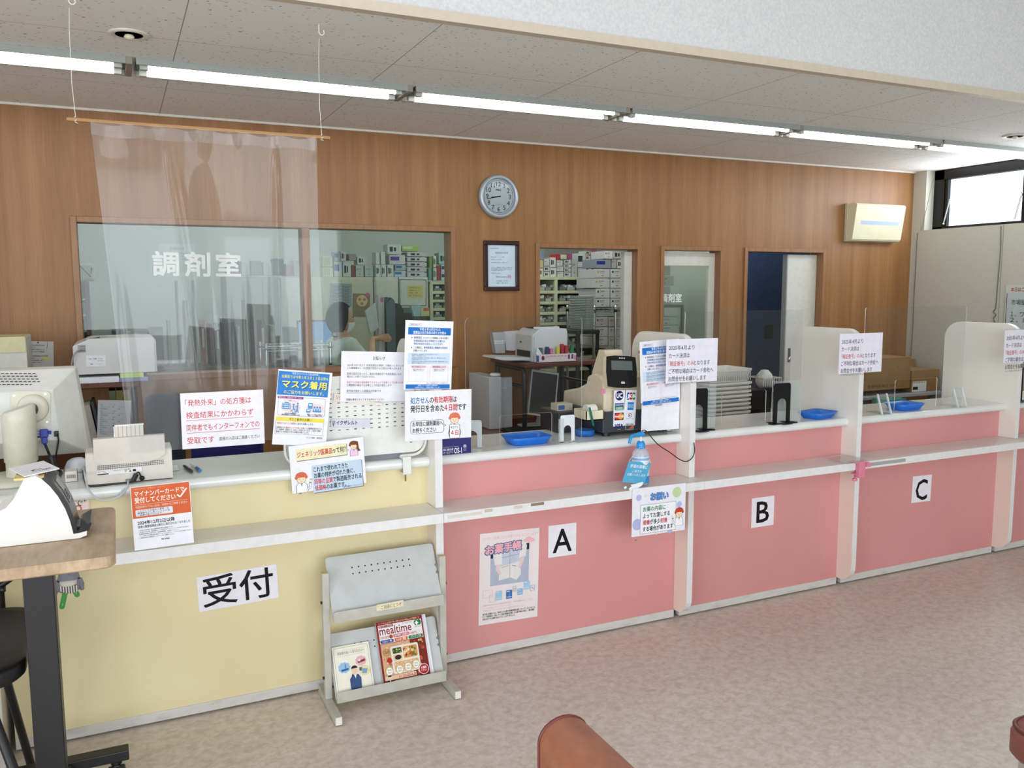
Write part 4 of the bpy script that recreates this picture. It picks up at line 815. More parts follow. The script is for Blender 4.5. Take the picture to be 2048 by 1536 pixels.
def register():
    t = thing('cash_register', 'beige and charcoal cash register seen from behind on the A bay', 'cash register', (2.25, 3.62, CT))
    x0, x1, y0, y1 = 2.075, 2.462, 3.415, 3.86; dk = pm('#3a3b45', .45, '#363741'); bg = pm('#d8cdb4', .45, '#d2c7ad')
    g = MB(); g.box(x0, y0, CT+.018, x1, y1, CT+.118, dk, .004); obj('cash_drawer', g, t)
    for x in (x0+.035, x1-.035):
        for y in (y0+.03, y1-.03):
            g = MB(); g.cyl((x, y, CT+.0005), (x, y, CT+.019), .018, BLACK, 12); obj('foot', g, t)
    zb = CT+.1185
    g = MB()
    # housing: low sloping keyboard part towards the staff, tall rounded printer part towards the customer
    prof = [(3.435, zb), (3.43, zb+.07), (3.445, zb+.155), (3.475, zb+.175), (3.53, zb+.18), (3.58, zb+.165), (3.62, zb+.12), (3.70, zb+.09), (3.85, zb+.06), (3.855, zb)]
    rings = []
    for k, (xx, ins) in enumerate(((x0+.02, .012), (x0+.03, .002), (x0+.06, 0), (x1-.06, 0), (x1-.03, .002), (x1-.02, .012))):
        rings.append([(xx, y + (ins if y < 3.6 else -ins), max(zb, z-ins)) for y, z in prof])
    g.loft(rings, bg, False); obj('housing', g, t)
    g = MB(); hump = [(3.45, zb+.16), (3.46, zb+.22), (3.49, zb+.29), (3.54, zb+.29), (3.60, zb+.18), (3.62, zb+.12)]
    g.prism(hump, x0+.05, x0+.15, bg, 'x'); obj('printer_cover', g, t)
    # customer display
    A = at(1211, 717, y=3.40); B = at(1273, 770, y=3.40); cx, cz = (A.x+B.x)/2, (A.z+B.z)/2; hw, hh = .081, .072
    g = MB(); g.cyl((cx+.01, 3.46, zb+.15), (cx+.005, 3.44, cz-hh+.02), .022, bg, 14, .018); obj('neck', g, t)
    mx = Matrix.Translation((cx, 3.40, cz)) @ Matrix.Rotation(math.radians(-12), 4, 'X') @ Matrix.Rotation(math.radians(4), 4, 'Y')
    g = MB(); g.mx = mx; o = [(-hw*.98, -hh), (-hw*.5, -hh*1.08), (hw*.5, -hh*1.08), (hw*.98, -hh), (hw*1.04, 0), (hw*.98, hh), (hw*.5, hh*1.07), (-hw*.5, hh*1.07), (-hw*.98, hh), (-hw*1.04, 0)]
    g.prism(o, .0, .03, bg, 'y'); g.prism([(a*.8, b*.8) for a, b in o], .03, .05, bg, 'y'); d = obj('customer_display', g, t)
    g = MB(); g.mx = mx; g.prism([(a*.99, b*.99) for a, b in o], -.008, .0, pm('#141416', .18), 'y'); obj('bezel', g, d)
    g = MB(); g.mx = mx; g.box(-hw*.72, -.0095, hh*.1, hw*.72, -.0082, hh*.72, pm('#5c6663', .2)); obj('screen', g, d)
    g = MB(); g.mx = mx; g.box(-.008, -.0095, -hh*.8, .012, -.0082, -hh*.66, pm('#c9c9c9', .4)); obj('maker_mark', g, d); g = MB(); g.mx = mx
    for k in range(3): g.box(-.014+.012*k, -.0095, hh*.86, -.006+.012*k, -.0082, hh*.94, pm('#c9c9c9', .4))
    obj('lamp_row', g, d)
    # sticker strips with card logos
    y = 3.412
    s = Sheet(at(1228, 781, y=y), at(1250, 780, y=y), at(1229, 853, y=y)); 
    s.disc(50, 42, 36, '#1b1f5e', 38); s.text(50, 18, 46, 'UC', '#fff', .05, 52, 'c'); s.disc(78, 22, 6, '#c92f3a')
    s.rect(10, 100, 92, 126, '#3f3f8f'); s.text(51, 103, 20, 'SAISON', '#cfd6ef', .02, 74, 'c'); s.rect(10, 126, 92, 152, '#1f8a4c'); s.text(51, 128, 22, 'CARD', '#eaf5ee', .03, 62, 'c'); s.text(51, 154, 9, 'INTERNATIONAL', '#444', .004, 78, 'c')
    s.rect(10, 176, 92, 234, '#1c2233'); s.disc(36, 205, 25, '#d8342f'); s.disc(66, 205, 25, '#f0a32f'); s.text(51, 192, 22, 'MasterCard', '#fff', .02, 74, 'c')
    s.text(52, 258, 40, 'VISA', '#1f2f86', .05, 76, 'c', rot=0); s.rect(40, 304, 70, 307, '#e0b64a'); obj('card_sticker', s.mb, t)
    s = Sheet(at(1251.5, 780, y=y), at(1274, 780, y=y), at(1252.5, 851, y=y))
    for k, (c, q) in enumerate((('#1d4f9c', 'J'), ('#b8262f', 'C'), ('#2b8a3f', 'B'))): s.rect(14+k*25, 18, 36+k*25, 74, c, 8); s.text(25+k*25, 28, 32, q, '#fff', .05, 17, 'c')
    s.rect(24, 92, 78, 152, '#2f7fc9'); s.text(51, 108, 11, 'AMERICAN', '#eaf3fb', .02, 48, 'c'); s.text(51, 122, 11, 'EXPRESS', '#eaf3fb', .02, 44, 'c'); s.frame(14, 172, 88, 228, 2, '#c6ccd4'); s.ring(51, 192, 16, 4, '#23272f'); s.disc(51, 192, 8, '#23272f', a0=90, a1=270); s.text(51, 210, 8, 'Diners Club', '#6d7f99', .01, 62, 'c')
    s.frame(14, 244, 88, 298, 2, '#d6d6d6'); s.text(51, 252, 15, 'DISCOVER', '#23272f', .03, 66, 'c'); s.poly([(40, 292), (84, 266), (84, 292)], '#d9683a'); s_o = obj('card_sticker', s.mb, t)
    g = MB(); A = at(1334, 858, y=3.4145); g.box(A.x, 3.4135, A.z-.01, A.x+.022, 3.4146, A.z+.01, pm('#d9dade', .4)); obj('lock_plate', g, t)
    # paper box with roll and pen hung at the side
    c = Vector((2.02, 3.47, CT+.135)); g = MB(); z0 = CT+.088
    g.box(1.975, 3.40, z0, 2.072, 3.52, z0+.004, bg)
    for q in ((1.975, 3.40, 1.979, 3.52), (2.068, 3.40, 2.072, 3.52), (1.975, 3.40, 2.072, 3.404), (1.975, 3.516, 2.072, 3.52)): g.box(q[0], q[1], z0, q[2], q[3], z0+.045, pm('#e3dabb', .5))
    obj('paper_box', g, t)
    g = MB(); g.cyl((2.0, 3.45, z0+.04), (2.05, 3.45, z0+.04), .03, WHITE, 20); solo('receipt_roll', g, 'white receipt paper roll in the beige box on the register side', 'paper roll')
    g = MB(); A = at(1179, 815, y=3.392); B = at(1187, 852, y=3.392); g.tube([A, A.lerp(B, .9), B], [.0055, .0055, .003], pm('#0f6b5a', .35), 8); solo('pen', g, 'green pen clipped on the beige box of the register', 'pen')
    g = MB(); q = at(1171, 792, y=3.60); g.box(q.x-.012, 3.43, zb+.088, q.x+.006, 3.4305, zb+.113, ink('#ea7fb4')); obj('sticky_note', g, t)
    g = MB(); g.box(1.935, 3.60, CT+.0005, 2.06, 3.80, CT+.105, pm('#2e2f37', .4), .006); bl = solo('black_terminal', g, 'small black terminal box behind the register drawer side', 'terminal')
    g = MB(); g.box(1.945, 3.63, CT+.106, 2.03, 3.70, CT+.14, pm('#c9bfae', .5)); g.box(1.95, 3.6295, CT+.112, 1.985, 3.63, CT+.134, ink('#3f5a9c')); solo('tape_box', g, 'small cream and blue box on the black terminal by the register', 'box')
register()
p = at(1160, 885, z=CT); g = MB(); g.lathe([(.001, .0005), (.046, .0005), (.048, .028), (.04, .03), (.03, .028), (.001, .028)], (2.025, 3.50, CT), pm('#1763b0', .6, '#1e6fc0', 40, bump=.1)); solo('moistener_sponge', g, 'round blue moistener behind the white bookend by the register', 'sponge cup')
# black cord of the card terminal drooping from the register over the counter edge
g = MB(); pts = [at(1284, 862, y=3.335)] + [at(u, v, y=3.28) for u, v in ((1292, 862), (1315, 888), (1340, 905), (1358, 918))] + [at(u, v, y=3.25) for u, v in ((1372, 923), (1384, 916), (1389, 903), (1388, 885))]
def smooth(pts, n=6):
    pts = [Vector(p) for p in pts]; out = []
    for i in range(len(pts)-1):
        p0, p1, p2, p3 = pts[max(i-1, 0)], pts[i], pts[i+1], pts[min(i+2, len(pts)-1)]
        for k in range(n):
            t = k/n; out.append(.5*((2*p1)+(p2-p0)*t+(2*p0-5*p1+4*p2-p3)*t*t+(3*p1-p0-3*p2+p3)*t**3))
    return out+[pts[-1]]
g.tube(smooth(pts), .0024, BLACK, 6); solo('cable', g, 'thin black cable drooping from register round the partition', 'cable')
# yellow list taped to partition behind display
s = Sheet(Vector((2.4685, 3.71, 1.33)), Vector((2.4685, 3.60, 1.33)), Vector((2.4685, 3.71, 1.10)), paper=pm('#e9ecb4', .5)); s.rect(0, 0, 100, 14, '#c23f86')
for k in range(8): s.text(8, 22+k*22, 12, '・お薬の保管の方法', '#7d8060', .0, 70)
s.done('list_sheet', 'pale yellow list with magenta heading stuck inside the partition by the register', 'sheet')
# hand sanitiser on the shelf
def sanitiser():
    x, y, z = at(1281, 930, y=3.255).x, 3.255, .7425; t = thing('sanitiser_bottle', 'hand sanitiser pump bottle with blue pump on white shelf', 'bottle', (x, y, z))
    body = clear('bottle_plastic', (.86, .9, .95), .4, dcol=(.85, .88, .95)); g = MB(); g.lathe([(.036, 0), (.040, .006), (.040, .14), (.036, .155), (.022, .172), (.016, .176), (.016, .182)], (x, y, z), body, 28); obj('bottle_body', g, t)
    g = MB(); g.lathe([(.0405, .012), (.0405, .135)], (x, y, z), pm('#e7eef7', .4), 28); g.lathe([(.0408, .120), (.0408, .130)], (x, y, z), ink('#7fb4e0'), 28); g.lathe([(.0408, .012), (.0408, .045)], (x, y, z), ink('#3f9be0'), 28); obj('wrap_label', g, t)
    s = Sheet((x-.028, y-.031, z+.12), (x+.02, y-.037, z+.12), (x-.028, y-.031, z+.09), base=False); s.text(0, 0, 34, 'アルコール', '#2b3f77', .02, 80); obj('lettering', s.mb, t)
    pb = pm('#1f9be6', .3); g = MB(); g.lathe([(.001, .205), (.014, .205), (.017, .200), (.02, .192), (.021, .168), (.02, .166)], (x, y, z), pb, 24); obj('cap', g, t)
    g = MB(); g.cyl((x, y, z+.2), (x, y, z+.228), .006, WHITE, 10); obj('pump_stem', g, t)
    g = MB(); q = [(x+.012, y, z+.236), (x-.03, y-.012, z+.240), (x-.062, y-.022, z+.238), (x-.075, y-.026, z+.224), (x-.082, y-.028, z+.205)]; g.tube(smooth(q, 4), [.011]*4+[.007]*9+[.0065]*4, pb, 10); obj('pump_head', g, t)
    A, B, D = at(1258, 922, y=3.215), at(1302, 926, y=3.22), at(1244, 964, y=3.178); s = Sheet(A, B, D, th=.001, skew=True, paper=pm('#58b0d6', .3, '#4fa6cf', 6)); 
    s.text(52, 12, 15, '手指の消毒に', '#eef8fd', .02, 78, 'c'); s.text(50, 33, 11, 'ご協力を', '#eef8fd', .006, 42, 'c'); s.text(52, 48, 12, 'お願いいたします', '#eef8fd', .006, 82, 'c')
    s.poly([(38, 112), (52, 96), (66, 88), (88, 80), (94, 84), (92, 94), (78, 108), (62, 116), (46, 120)], '#f3f8fb'); s.poly([(40, 96), (60, 90), (62, 94), (46, 100)], '#f3f8fb'); s.poly([(15, 108), (22, 101), (29, 108), (22, 115)], '#f3f8fb')
    for k in range(4): s.line([(26+k*5, 70), (34+k*6, 88)], .8, '#8fd0ea')
    o = obj('hang_card', s.mb, t)
    g = MB(); g.tube([A, Vector((x-.02, y-.02, z+.178)), Vector((x, y-.02, z+.18)), B], .001, WHITE, 5); obj('card_string', g, t)
sanitiser()
# pink clamp with a clear card holder on the shelf
p = at(1720, 935, y=3.15); x = p.x; pkm = pm('#e0849c', .35); t = thing('shelf_clamp', 'pink plastic clamp gripping the shelf front between letters B and C', 'clamp', (x, 3.16, .66))
g = MB(); g.box(x-.012, 3.14, .665, x+.03, 3.167, .752, pkm, .003); g.box(x-.035, 3.145, .7445, x+.03, 3.20, .751, pkm, .002); g.box(x-.012, 3.167, .678, x+.022, 3.20, .686, pkm, .002); obj('jaw', g, t)
g = MB(); g.cyl((x+.004, 3.185, .648), (x+.004, 3.185, .703), .005, pkm, 8); g.lathe([(.012, .642), (.014, .645), (.014, .652), (.012, .655)], (x+.004, 3.185, 0), pkm, 12); obj('screw', g, t)
g = MB(); g.box(x+.03, 3.13, .722, x+.06, 3.16, .744, pkm, .003); obj('holder', g, t)
g = MB(); g.box(x-.10, 3.148, .7525, x+.062, 3.30, .7545, clear('card_clear', (.93, .95, .95), .1)); solo('clear_plate', g, 'thin clear plate lying on the shelf at the pink clamp', 'plate')
# pens and sachet on the yellow bay
g = MB(); a, b = at(367, 931, z=CT+.0075), at(384, 943, z=CT+.0075); g.tube([a, a.lerp(b, .2), b], [.004, .006, .006], BLACK, 8); g.lathe([(.006, 0), (.0062, .004)], tuple(a.lerp(b, .1)), ink('#e08a2a'), 8); solo('marker_pen', g, 'black marker pen lying on yellow bay worktop', 'pen', 'pens on the worktop')
g = MB(); a, b = at(383, 928, z=CT+.008), at(400, 941, z=CT+.008); g.tube([a, a.lerp(b, .6)], .006, pm('#e9edf0', .35), 8); g.tube([a.lerp(b, .6), b], .0066, pm('#2f6fb5', .35), 8); solo('marker_pen', g, 'white and blue marker pen beside black pen on worktop', 'pen', 'pens on the worktop')
p = at(352, 937, z=CT); g = MB(); g.box(p.x-.02, p.y-.05, CT+.0005, p.x+.010, p.y+.04, CT+.006, pm('#dfe6ec', .3), .002); solo('plastic_sachet', g, 'pale plastic sachet lying beside the document scanner', 'sachet')
# ================= monitor, scanner and cables on the yellow bay =================
BEI = pm('#d8d6c4', .45, '#d2d0bd'); LG = pm('#dcdcd6', .4, '#d6d6d0'); SCW = pm('#d9d2c8', .4, '#d4cdc3')
def monitor():
    t = thing('computer_monitor', 'pale computer monitor turned with its back to the room beside the desk', 'monitor', (-.40, 3.62, CT))
    yb, yf = 3.675, 3.80; g = MB()
    TR, BR = at(153, 732, y=yf), at(186, 903, y=yf); x0 = -.84; tz, bz = TR.z, BR.z; sl = (BR.x-TR.x)
    ITR, IBR = at(106, 779, y=yb), at(122, 890, y=yb)
    def ring(y, xa, xb, xc, z0, z1, r=.02): return [(xa + (xc-xb)*(0) + a*((xb-xa) + (xc-xb)*(1-b)), y, z0+b*(z1-z0)) for a, b in rrect(0, 0, 1, 1, r, 4)]
    rings = [ring(yf+.035, x0+.01, TR.x-.01, BR.x-.01, bz+.01, tz-.01), ring(yf+.03, x0, TR.x, BR.x, bz, tz), ring(yf, x0, TR.x, BR.x, bz, tz), ring(yf-.03, x0+.01, TR.x-.006, BR.x-.012, bz+.004, tz-.006), ring(yb, x0+.1, ITR.x, IBR.x, IBR.z+.02, ITR.z), ring(yb-.002, x0+.105, ITR.x-.004, IBR.x-.004, IBR.z+.025, ITR.z-.004)]
    g.loft(rings, LG, False)
    obj('casing', g, t)
    g = MB(); vt = MB()
    for r in range(5):
        for k in range(16):
            f = .24+.11*r; u = -70+ k*9.0 + r*3; u2 = u+6.2
            if u2 > 118-r*3.5: continue
            def Q(uu, ff):
                a = at(uu, 734+ff*50, y=yf-.03 + (yb-yf+.03)*ff); return (a.x, a.y-.0015, a.z)
            vt.add([Q(u, f), Q(u2, f), Q(u2, f+.035), Q(u, f+.035)], [(0, 1, 2, 3)], pm('#3b3b3d', .6))
    obj('vent_slots', vt, t)
    c = at(62, 817, y=yb); g = MB(); g.mx = Matrix.Translation(c) @ Matrix.Rotation(.06, 4, 'Y'); g.prism(rrect(-.066, -.068, .066, .068, .016, 4), -.012, -.002, BEI, 'y'); pl = obj('mount_plate', g, t)
    for sx in (-1, 1):
        for sz in (-1, 1):
            g = MB(); g.cyl((c.x+sx*.052, yb-.0135, c.z+sz*.054), (c.x+sx*.052, yb-.011, c.z+sz*.054), .0045, CHROME, 10); obj('screw', g, pl)
    g = MB(); g.lathe([(.052, yb-.012), (.054, yb-.02), (.050, yb-.03), (.040, yb-.034), (.001, yb-.034)], (c.x+.008, 0, c.z+.002), BEI, 28, 'y'); obj('swivel_ring', g, t)
    g = MB(); g.cyl((c.x, yb-.06, c.z+.0), (c.x+.004, yb-.03, c.z), .024, BLACK, 16); obj('swivel_joint', g, t)
    x, y = at(40, 880, y=3.575).x, 3.575; zt = at(60, 812, y=3.575).z; rings = []
    for k, (z, r, s) in enumerate(((CT+.02, .052, 0), (at(41, 922, y=y).z, .052, 0), (at(41, 922, y=y).z+.001, .056, 0), (at(41, 843, y=y).z, .057, 0), (at(41, 843, y=y).z+.002, .0575, 0), (zt-.014, .057, .3), (zt-.006, .05, .3))):
        rings.append([(x+r*math.cos(a), y+r*math.sin(a), z + s*r*math.cos(a)) for a in [2*math.pi*q/28 for q in range(28)]])
    g = MB(); g.loft(rings, BEI, True); obj('column', g, t)
    g = MB(); g.lathe([(.001, .0005), (.135, .0005), (.138, .012), (.12, .02), (.08, .024), (.001, .024)], (x-.03, y+.01, CT), BEI, 40); obj('base', g, t)
    g = MB(); a = at(88, 858, y=yb-.01); g.box(a.x-.014, yb-.03, a.z-.03, a.x+.014, yb-.008, a.z, pm('#2a3fa5', .35), .003); g.box(a.x-.010, yb-.028, a.z-.055, a.x+.010, yb-.010, a.z-.03, pm('#2a3fa5', .35), .003); obj('video_plug', g, t)
    q = [(a.x, yb-.02, a.z-.055), at(97, 905, y=3.64), at(105, 925, y=3.60), at(114, 937, z=CT+.012), at(122, 945, z=CT+.006), at(116, 955, z=CT+.006)]
    g = MB(); g.tube(smooth(q), .005, BLACK, 8); b2 = at(105, 925, y=3.60); g.tube([b2+Vector((-.004, 0, .025)), b2, b2+Vector((.006, 0, -.02))], .011, BLACK, 10); obj('video_cable', g, t)
    a = at(113, 865, y=yb-.01); q = [a, at(117, 880, y=3.65), at(113, 905, z=CT+.07), at(110, 925, z=CT+.03), at(116, 938, z=CT+.012)]
    g = MB(); g.tube(smooth(q), .0032, BLACK, 8); g.box(a.x-.008, yb-.02, a.z-.015, a.x+.008, yb-.006, a.z+.006, BLACK, .002); obj('power_cable', g, t)
    s = Sheet(at(70, 858, y=yb-.0035), at(106, 858, y=yb-.0035), at(72, 884, y=yb-.0035), base=False); s.rect(0, 0, 100, 70, '#d9dde6'); s.rect(60, 10, 92, 34, '#3c55a0'); s.text(6, 8, 12, 'MODEL No.', '#444', .004, 48); s.text(6, 26, 10, '100-240V~', '#444', .004, 40); s.rect(6, 46, 54, 56, '#33343a'); obj('rating_label', s.mb, t)
monitor()
def scanner():
    t = thing('document_scanner', 'beige document scanner showing its back and cables on the worktop', 'scanner', (.02, 3.43, CT)); y = 3.372
    A, B, D = at(170, 910, y=y), at(343, 893, y=y), at(172, 976, y=y); x0, x1 = A.x, B.x; z1 = (A.z+B.z)/2; z0 = CT+.004
    g = MB(); g.prism([(y, z0), (y+.005, z1-.006), (y+.012, z1), (y+.12, z1), (y+.20, z0+.05), (y+.20, z0)], x0, x1, SCW, 'x'); obj('body', g, t)
    for xx in (x0+.02, x1-.02):
        g = MB(); g.box(xx-.012, y+.02, CT+.0005, xx+.012, y+.04, z0, BLACK); obj('foot', g, t)
    g = MB(); yc = y+.02; a, b = at(186, 880, y=yc).x, at(328, 869, y=yc).x; zt = at(260, 872, y=yc).z; zl = at(260, 924, y=yc).z
    pts = [(a, zt), (a, zl+.02), (a+.012, zl+.006), (a+.035, zl), (b-.06, zl), (b-.025, zl+.008), (b, zl+.024), (b, zt)]
    g.prism(pts, y-.004, y+.03, SCW, 'y'); obj('paper_chute', g, t)
    g = MB(); a2, b2 = at(228, 850, y=yc).x, at(286, 847, y=yc).x; z2 = at(257, 848, y=yc).z; g.box(a2, y+.012, zt-.02, b2, y+.016, z2-.003, SCW); g.box(a2-.002, y+.010, z2-.005, b2+.002, y+.018, z2, WHITE)
    g.box(a2-.002, y+.010, zt-.01, a2+.001, y+.018, z2, WHITE)
    for k in range(6): xx = a2+.012+k*(b2-a2-.02)/5.4; g.box(xx, y+.0112, zt-.01, xx+.0012, y+.0122, z2-.005, pm('#8a8277', .6))
    obj('paper_extension', g, t)
    s = Sheet(at(190, 922, y=y-.0), at(332, 908, y=y), at(192, 960, y=y), base=False)
    g = MB(); nx, nz = 37, 3
    for i in range(nx):
        for j in range(nz):
            u, v = 195+i*3.62, 932-i*.345+j*3.3; p = at(u, v, y=y+.0); g.box(p.x, y+.0, p.z-.0028, p.x+.0027, y+.0045, p.z, pm('#57514a', .7))
    g.v = [(v[0], v[1]-.0012, v[2]) for v in g.v]; obj('vent_holes', g, t)
    s = Sheet(at(193, 942, y=y-.001), at(283, 933, y=y-.001), at(193, 952, y=y-.001), th=.0002, paper=ink('#f0efee')); s.rect(1, 8.5, 26, 11, '#26262a'); s.text(2, 1, 3, 'Image Scanner', '#333', .004, 16); s.text(14, 4.6, 2.8, 'DC 24V', '#333', .004, 8); s.text(60, 1.2, 5, 'CE FC', '#333', .02, 15); s.text(36, 2, 2.6, 'MADE IN JAPAN', '#444', 0, 22); s.rect(80, 4.5, 87, 10, '#26262a'); s.ring(64, 8, 1.8, .6, '#333'); s.poly([(71, 10), (74, 5.5), (77, 10)], '#555'); obj('rating_label', s.mb, t)
    p = at(256, 961, y=y-.002); g = MB(); g.box(p.x-.008, y-.0015, max(p.z-.010, CT+.001), p.x+.009, y+.006, max(p.z+.006, CT+.013), pm('#8a8580', .5)); obj('usb_port', g, t)
    q = [Vector((at(257, 962, y=y).x, y-.004, CT+.008)), Vector((at(256, 965, y=y).x, 3.345, CT+.007)), at(255, 974, y=3.316), at(243, 990, y=3.30), at(220, 1000, y=3.30), at(195, 998, y=3.30), at(178, 980, y=3.305), at(170, 952, y=3.31), at(168, 938, z=CT+.03), at(166, 930, z=CT+.012)]
    g = MB(); g.tube(smooth(q), .0034, pm('#c9cbd0', .4), 8); c0, c1 = at(250, 978, y=3.335), at(240, 991, y=3.315); g.tube([c0, c1], .008, pm('#d3d4d6', .4), 10); obj('usb_cable', g, t)
    q = [at(283, 955, y=y-.006), at(276, 944, y=y-.010), at(268, 956, y=y-.012), Vector((at(262, 968, y=3.352).x, 3.352, CT+.006)), Vector((at(230, 974, y=3.35).x, 3.35, CT+.004)), Vector((at(182, 974, y=3.35).x, 3.35, CT+.004)), at(168, 958, z=CT+.004), at(166, 940, z=CT+.004)]
    g = MB(); g.tube(smooth(q), .0026, BLACK, 8); c0, c1 = at(273, 948, y=y-.012), at(266, 962, y=y-.012); g.tube([c0, c1], .009, BLACK, 10); g.lathe([(.001, -.004), (.009, -.003), (.009, .002)], (at(284, 956, y=y).x, y-.001, at(284, 956, y=y).z), BLACK, 14, 'y'); obj('power_cable', g, t)
scanner()
g = MB(); p = at(154, 962, z=CT); g.box(p.x-.038, p.y-.01, CT+.0005, p.x+.002, p.y+.05, CT+.04, pm('#ded9cf', .5), .002); 
s = Sheet((p.x-.034, p.y-.0103, CT+.03), (p.x-.002, p.y-.0103, CT+.03), (p.x-.034, p.y-.0103, CT+.008), mb=g, base=False)
for k in range(14): s.rect(4+k*6.6, 5, 4+k*6.6+(2, 3.5, 1.4)[k % 3], 48, '#2b2b2e')
solo('adapter_box', g, 'small cream box with barcode between the monitor and the scanner', 'box')
g = MB(); q = [at(u, v, z=CT+.02+.03*(k % 2)) for k, (u, v) in enumerate(((72, 930), (90, 918), (105, 928), (100, 940), (80, 944)))]
p = at(88, 935, z=CT); g.lathe([(.001, .0), (.045, .0), (.05, .015), (.038, .04), (.02, .05), (.001, .05)], (-.165, 3.69, CT+.0005), pm('#e6e8ee', .6, '#cfd3dc', 30, bump=.6), 9); solo('tissue', g, 'crumpled white tissue packet behind the monitor column', 'tissue')
g = MB()
for k in range(2): g.box(-.66, 3.62, CT+.0008+k*.022, -.515, 3.73, CT+.019+k*.022, pm('#cdcdc6', .5), .004)
for k in range(2):
    for i in range(9): g.box(-.655+i*.0145, 3.6195, CT+.006+k*.022, -.647+i*.0145, 3.6205, CT+.014+k*.022, pm('#8d8d88', .6))
solo('switch_hub', g, 'grey ribbed network hub behind the monitor column', 'hub')
# pink hand-lettered note on yellow panel behind the card reader
s = Sheet(at(118, 999, y=YP-.002), at(178, 995, y=YP-.002), at(120, 1039, y=YP-.002), paper=pm('#f6e3d8', .6)); s.text(52, 3, 30, 'で"', '#2c4a2c', .01); s.ring(62, 40, 13, 4, '#d8434b'); s.text(56, 55, 24, 'す!!', '#2c4a2c', .02)
for k in range(6): s.disc(100, 6+k*12, 4, '#f3cfc6'); s.disc(30+k*12, 0, 4, '#f3cfc6')
s.done('handmade_note', 'small pink scalloped hand-lettered note on yellow panel behind the card reader', 'note')
# ================= desk with the card reader =================
OAK = None
def oak():
    nt, b, noise, ramp, mix, fin = nodes_mat('pale_oak_board', .45, .4)
    a = ramp(noise(5, (1.2, .5, 1), 3, 1.4), [(.3, '#a98d70'), (.5, '#bda487'), (.7, '#cdb699')]); g = ramp(noise(42, (1.6, .22, 1), 4, .6), [(.35, (.78, .74, .70, 1)), (.6, (1, 1, 1, 1))]); return fin(mix(.7, a, g, 'MULTIPLY'))
OAK = oak(); TZ = .95; BM = pm('#141417', .45)
def desk():
    t = thing('standing_desk', 'oak-topped standing desk on black steel frame with castors', 'desk', (-.4, 2.72, 0))
    o = rrect(-1.05, 2.432, -.033, 3.012, .03, 5); g = MB(); rings = [[(a, b, TZ-.032) for a, b in rrect(-1.045, 2.437, -.038, 3.007, .028, 5)], [(a, b, TZ-.028) for a, b in o], [(a, b, TZ-.006) for a, b in o], [(a, b, TZ) for a, b in rrect(-1.046, 2.436, -.037, 3.008, .027, 5)]]
    g.loft(rings, OAK, False); obj('tabletop', g, t)
    for x in (-.276, -.9):
        g = MB(); g.box(x, 2.665, .20, x+.078, 2.74, TZ-.05, BM, .003); g.box(x+.006, 2.672, .075, x+.066, 2.733, .20, BM, .003); obj('column', g, t)
        g = MB(); g.box(x-.01, 2.5, TZ-.05, x+.088, 2.95, TZ-.033, BM, .002); obj('bracket', g, t)
        g = MB(); g.box(x+.002, 2.66, .068, x+.07, 3.06, .10, BM, .003); obj('foot_beam', g, t)
    g = MB(); g.box(-1.0, 3.0, .072, -.035, 3.05, .107, BM, .003); obj('cross_beam', g, t)
    g = MB(); g.box(-.84, 2.68, TZ-.08, -.27, 2.72, TZ-.045, BM, .002); obj('rail', g, t)
    for x in (-.075, -.96):
        cst = MB(); cst.cyl((x, 3.02, .06), (x, 3.02, .073), .018, BM, 12); cst.box(x-.012, 3.0, .03, x+.012, 3.03, .06, BM, .003); co = obj('castor', cst, t)
        for dx in (-.018, .018):
            g = MB(); g.lathe([(.001, x+dx-.009), (.026, x+dx-.009), (.03, x+dx-.005), (.03, x+dx+.005), (.026, x+dx+.009), (.001, x+dx+.009)], (0, 3.0, .0302), pm('#34342f', .5), 20, 'x'); obj('wheel', g, co)
        g = MB(); g.lathe([(.001, x-.0275), (.012, x-.0275), (.012, x+.0275), (.001, x+.0275)], (0, 3.0, .0302), pm('#8d8d84', .4), 12, 'x'); obj('hub', g, co)
    return t
desk()
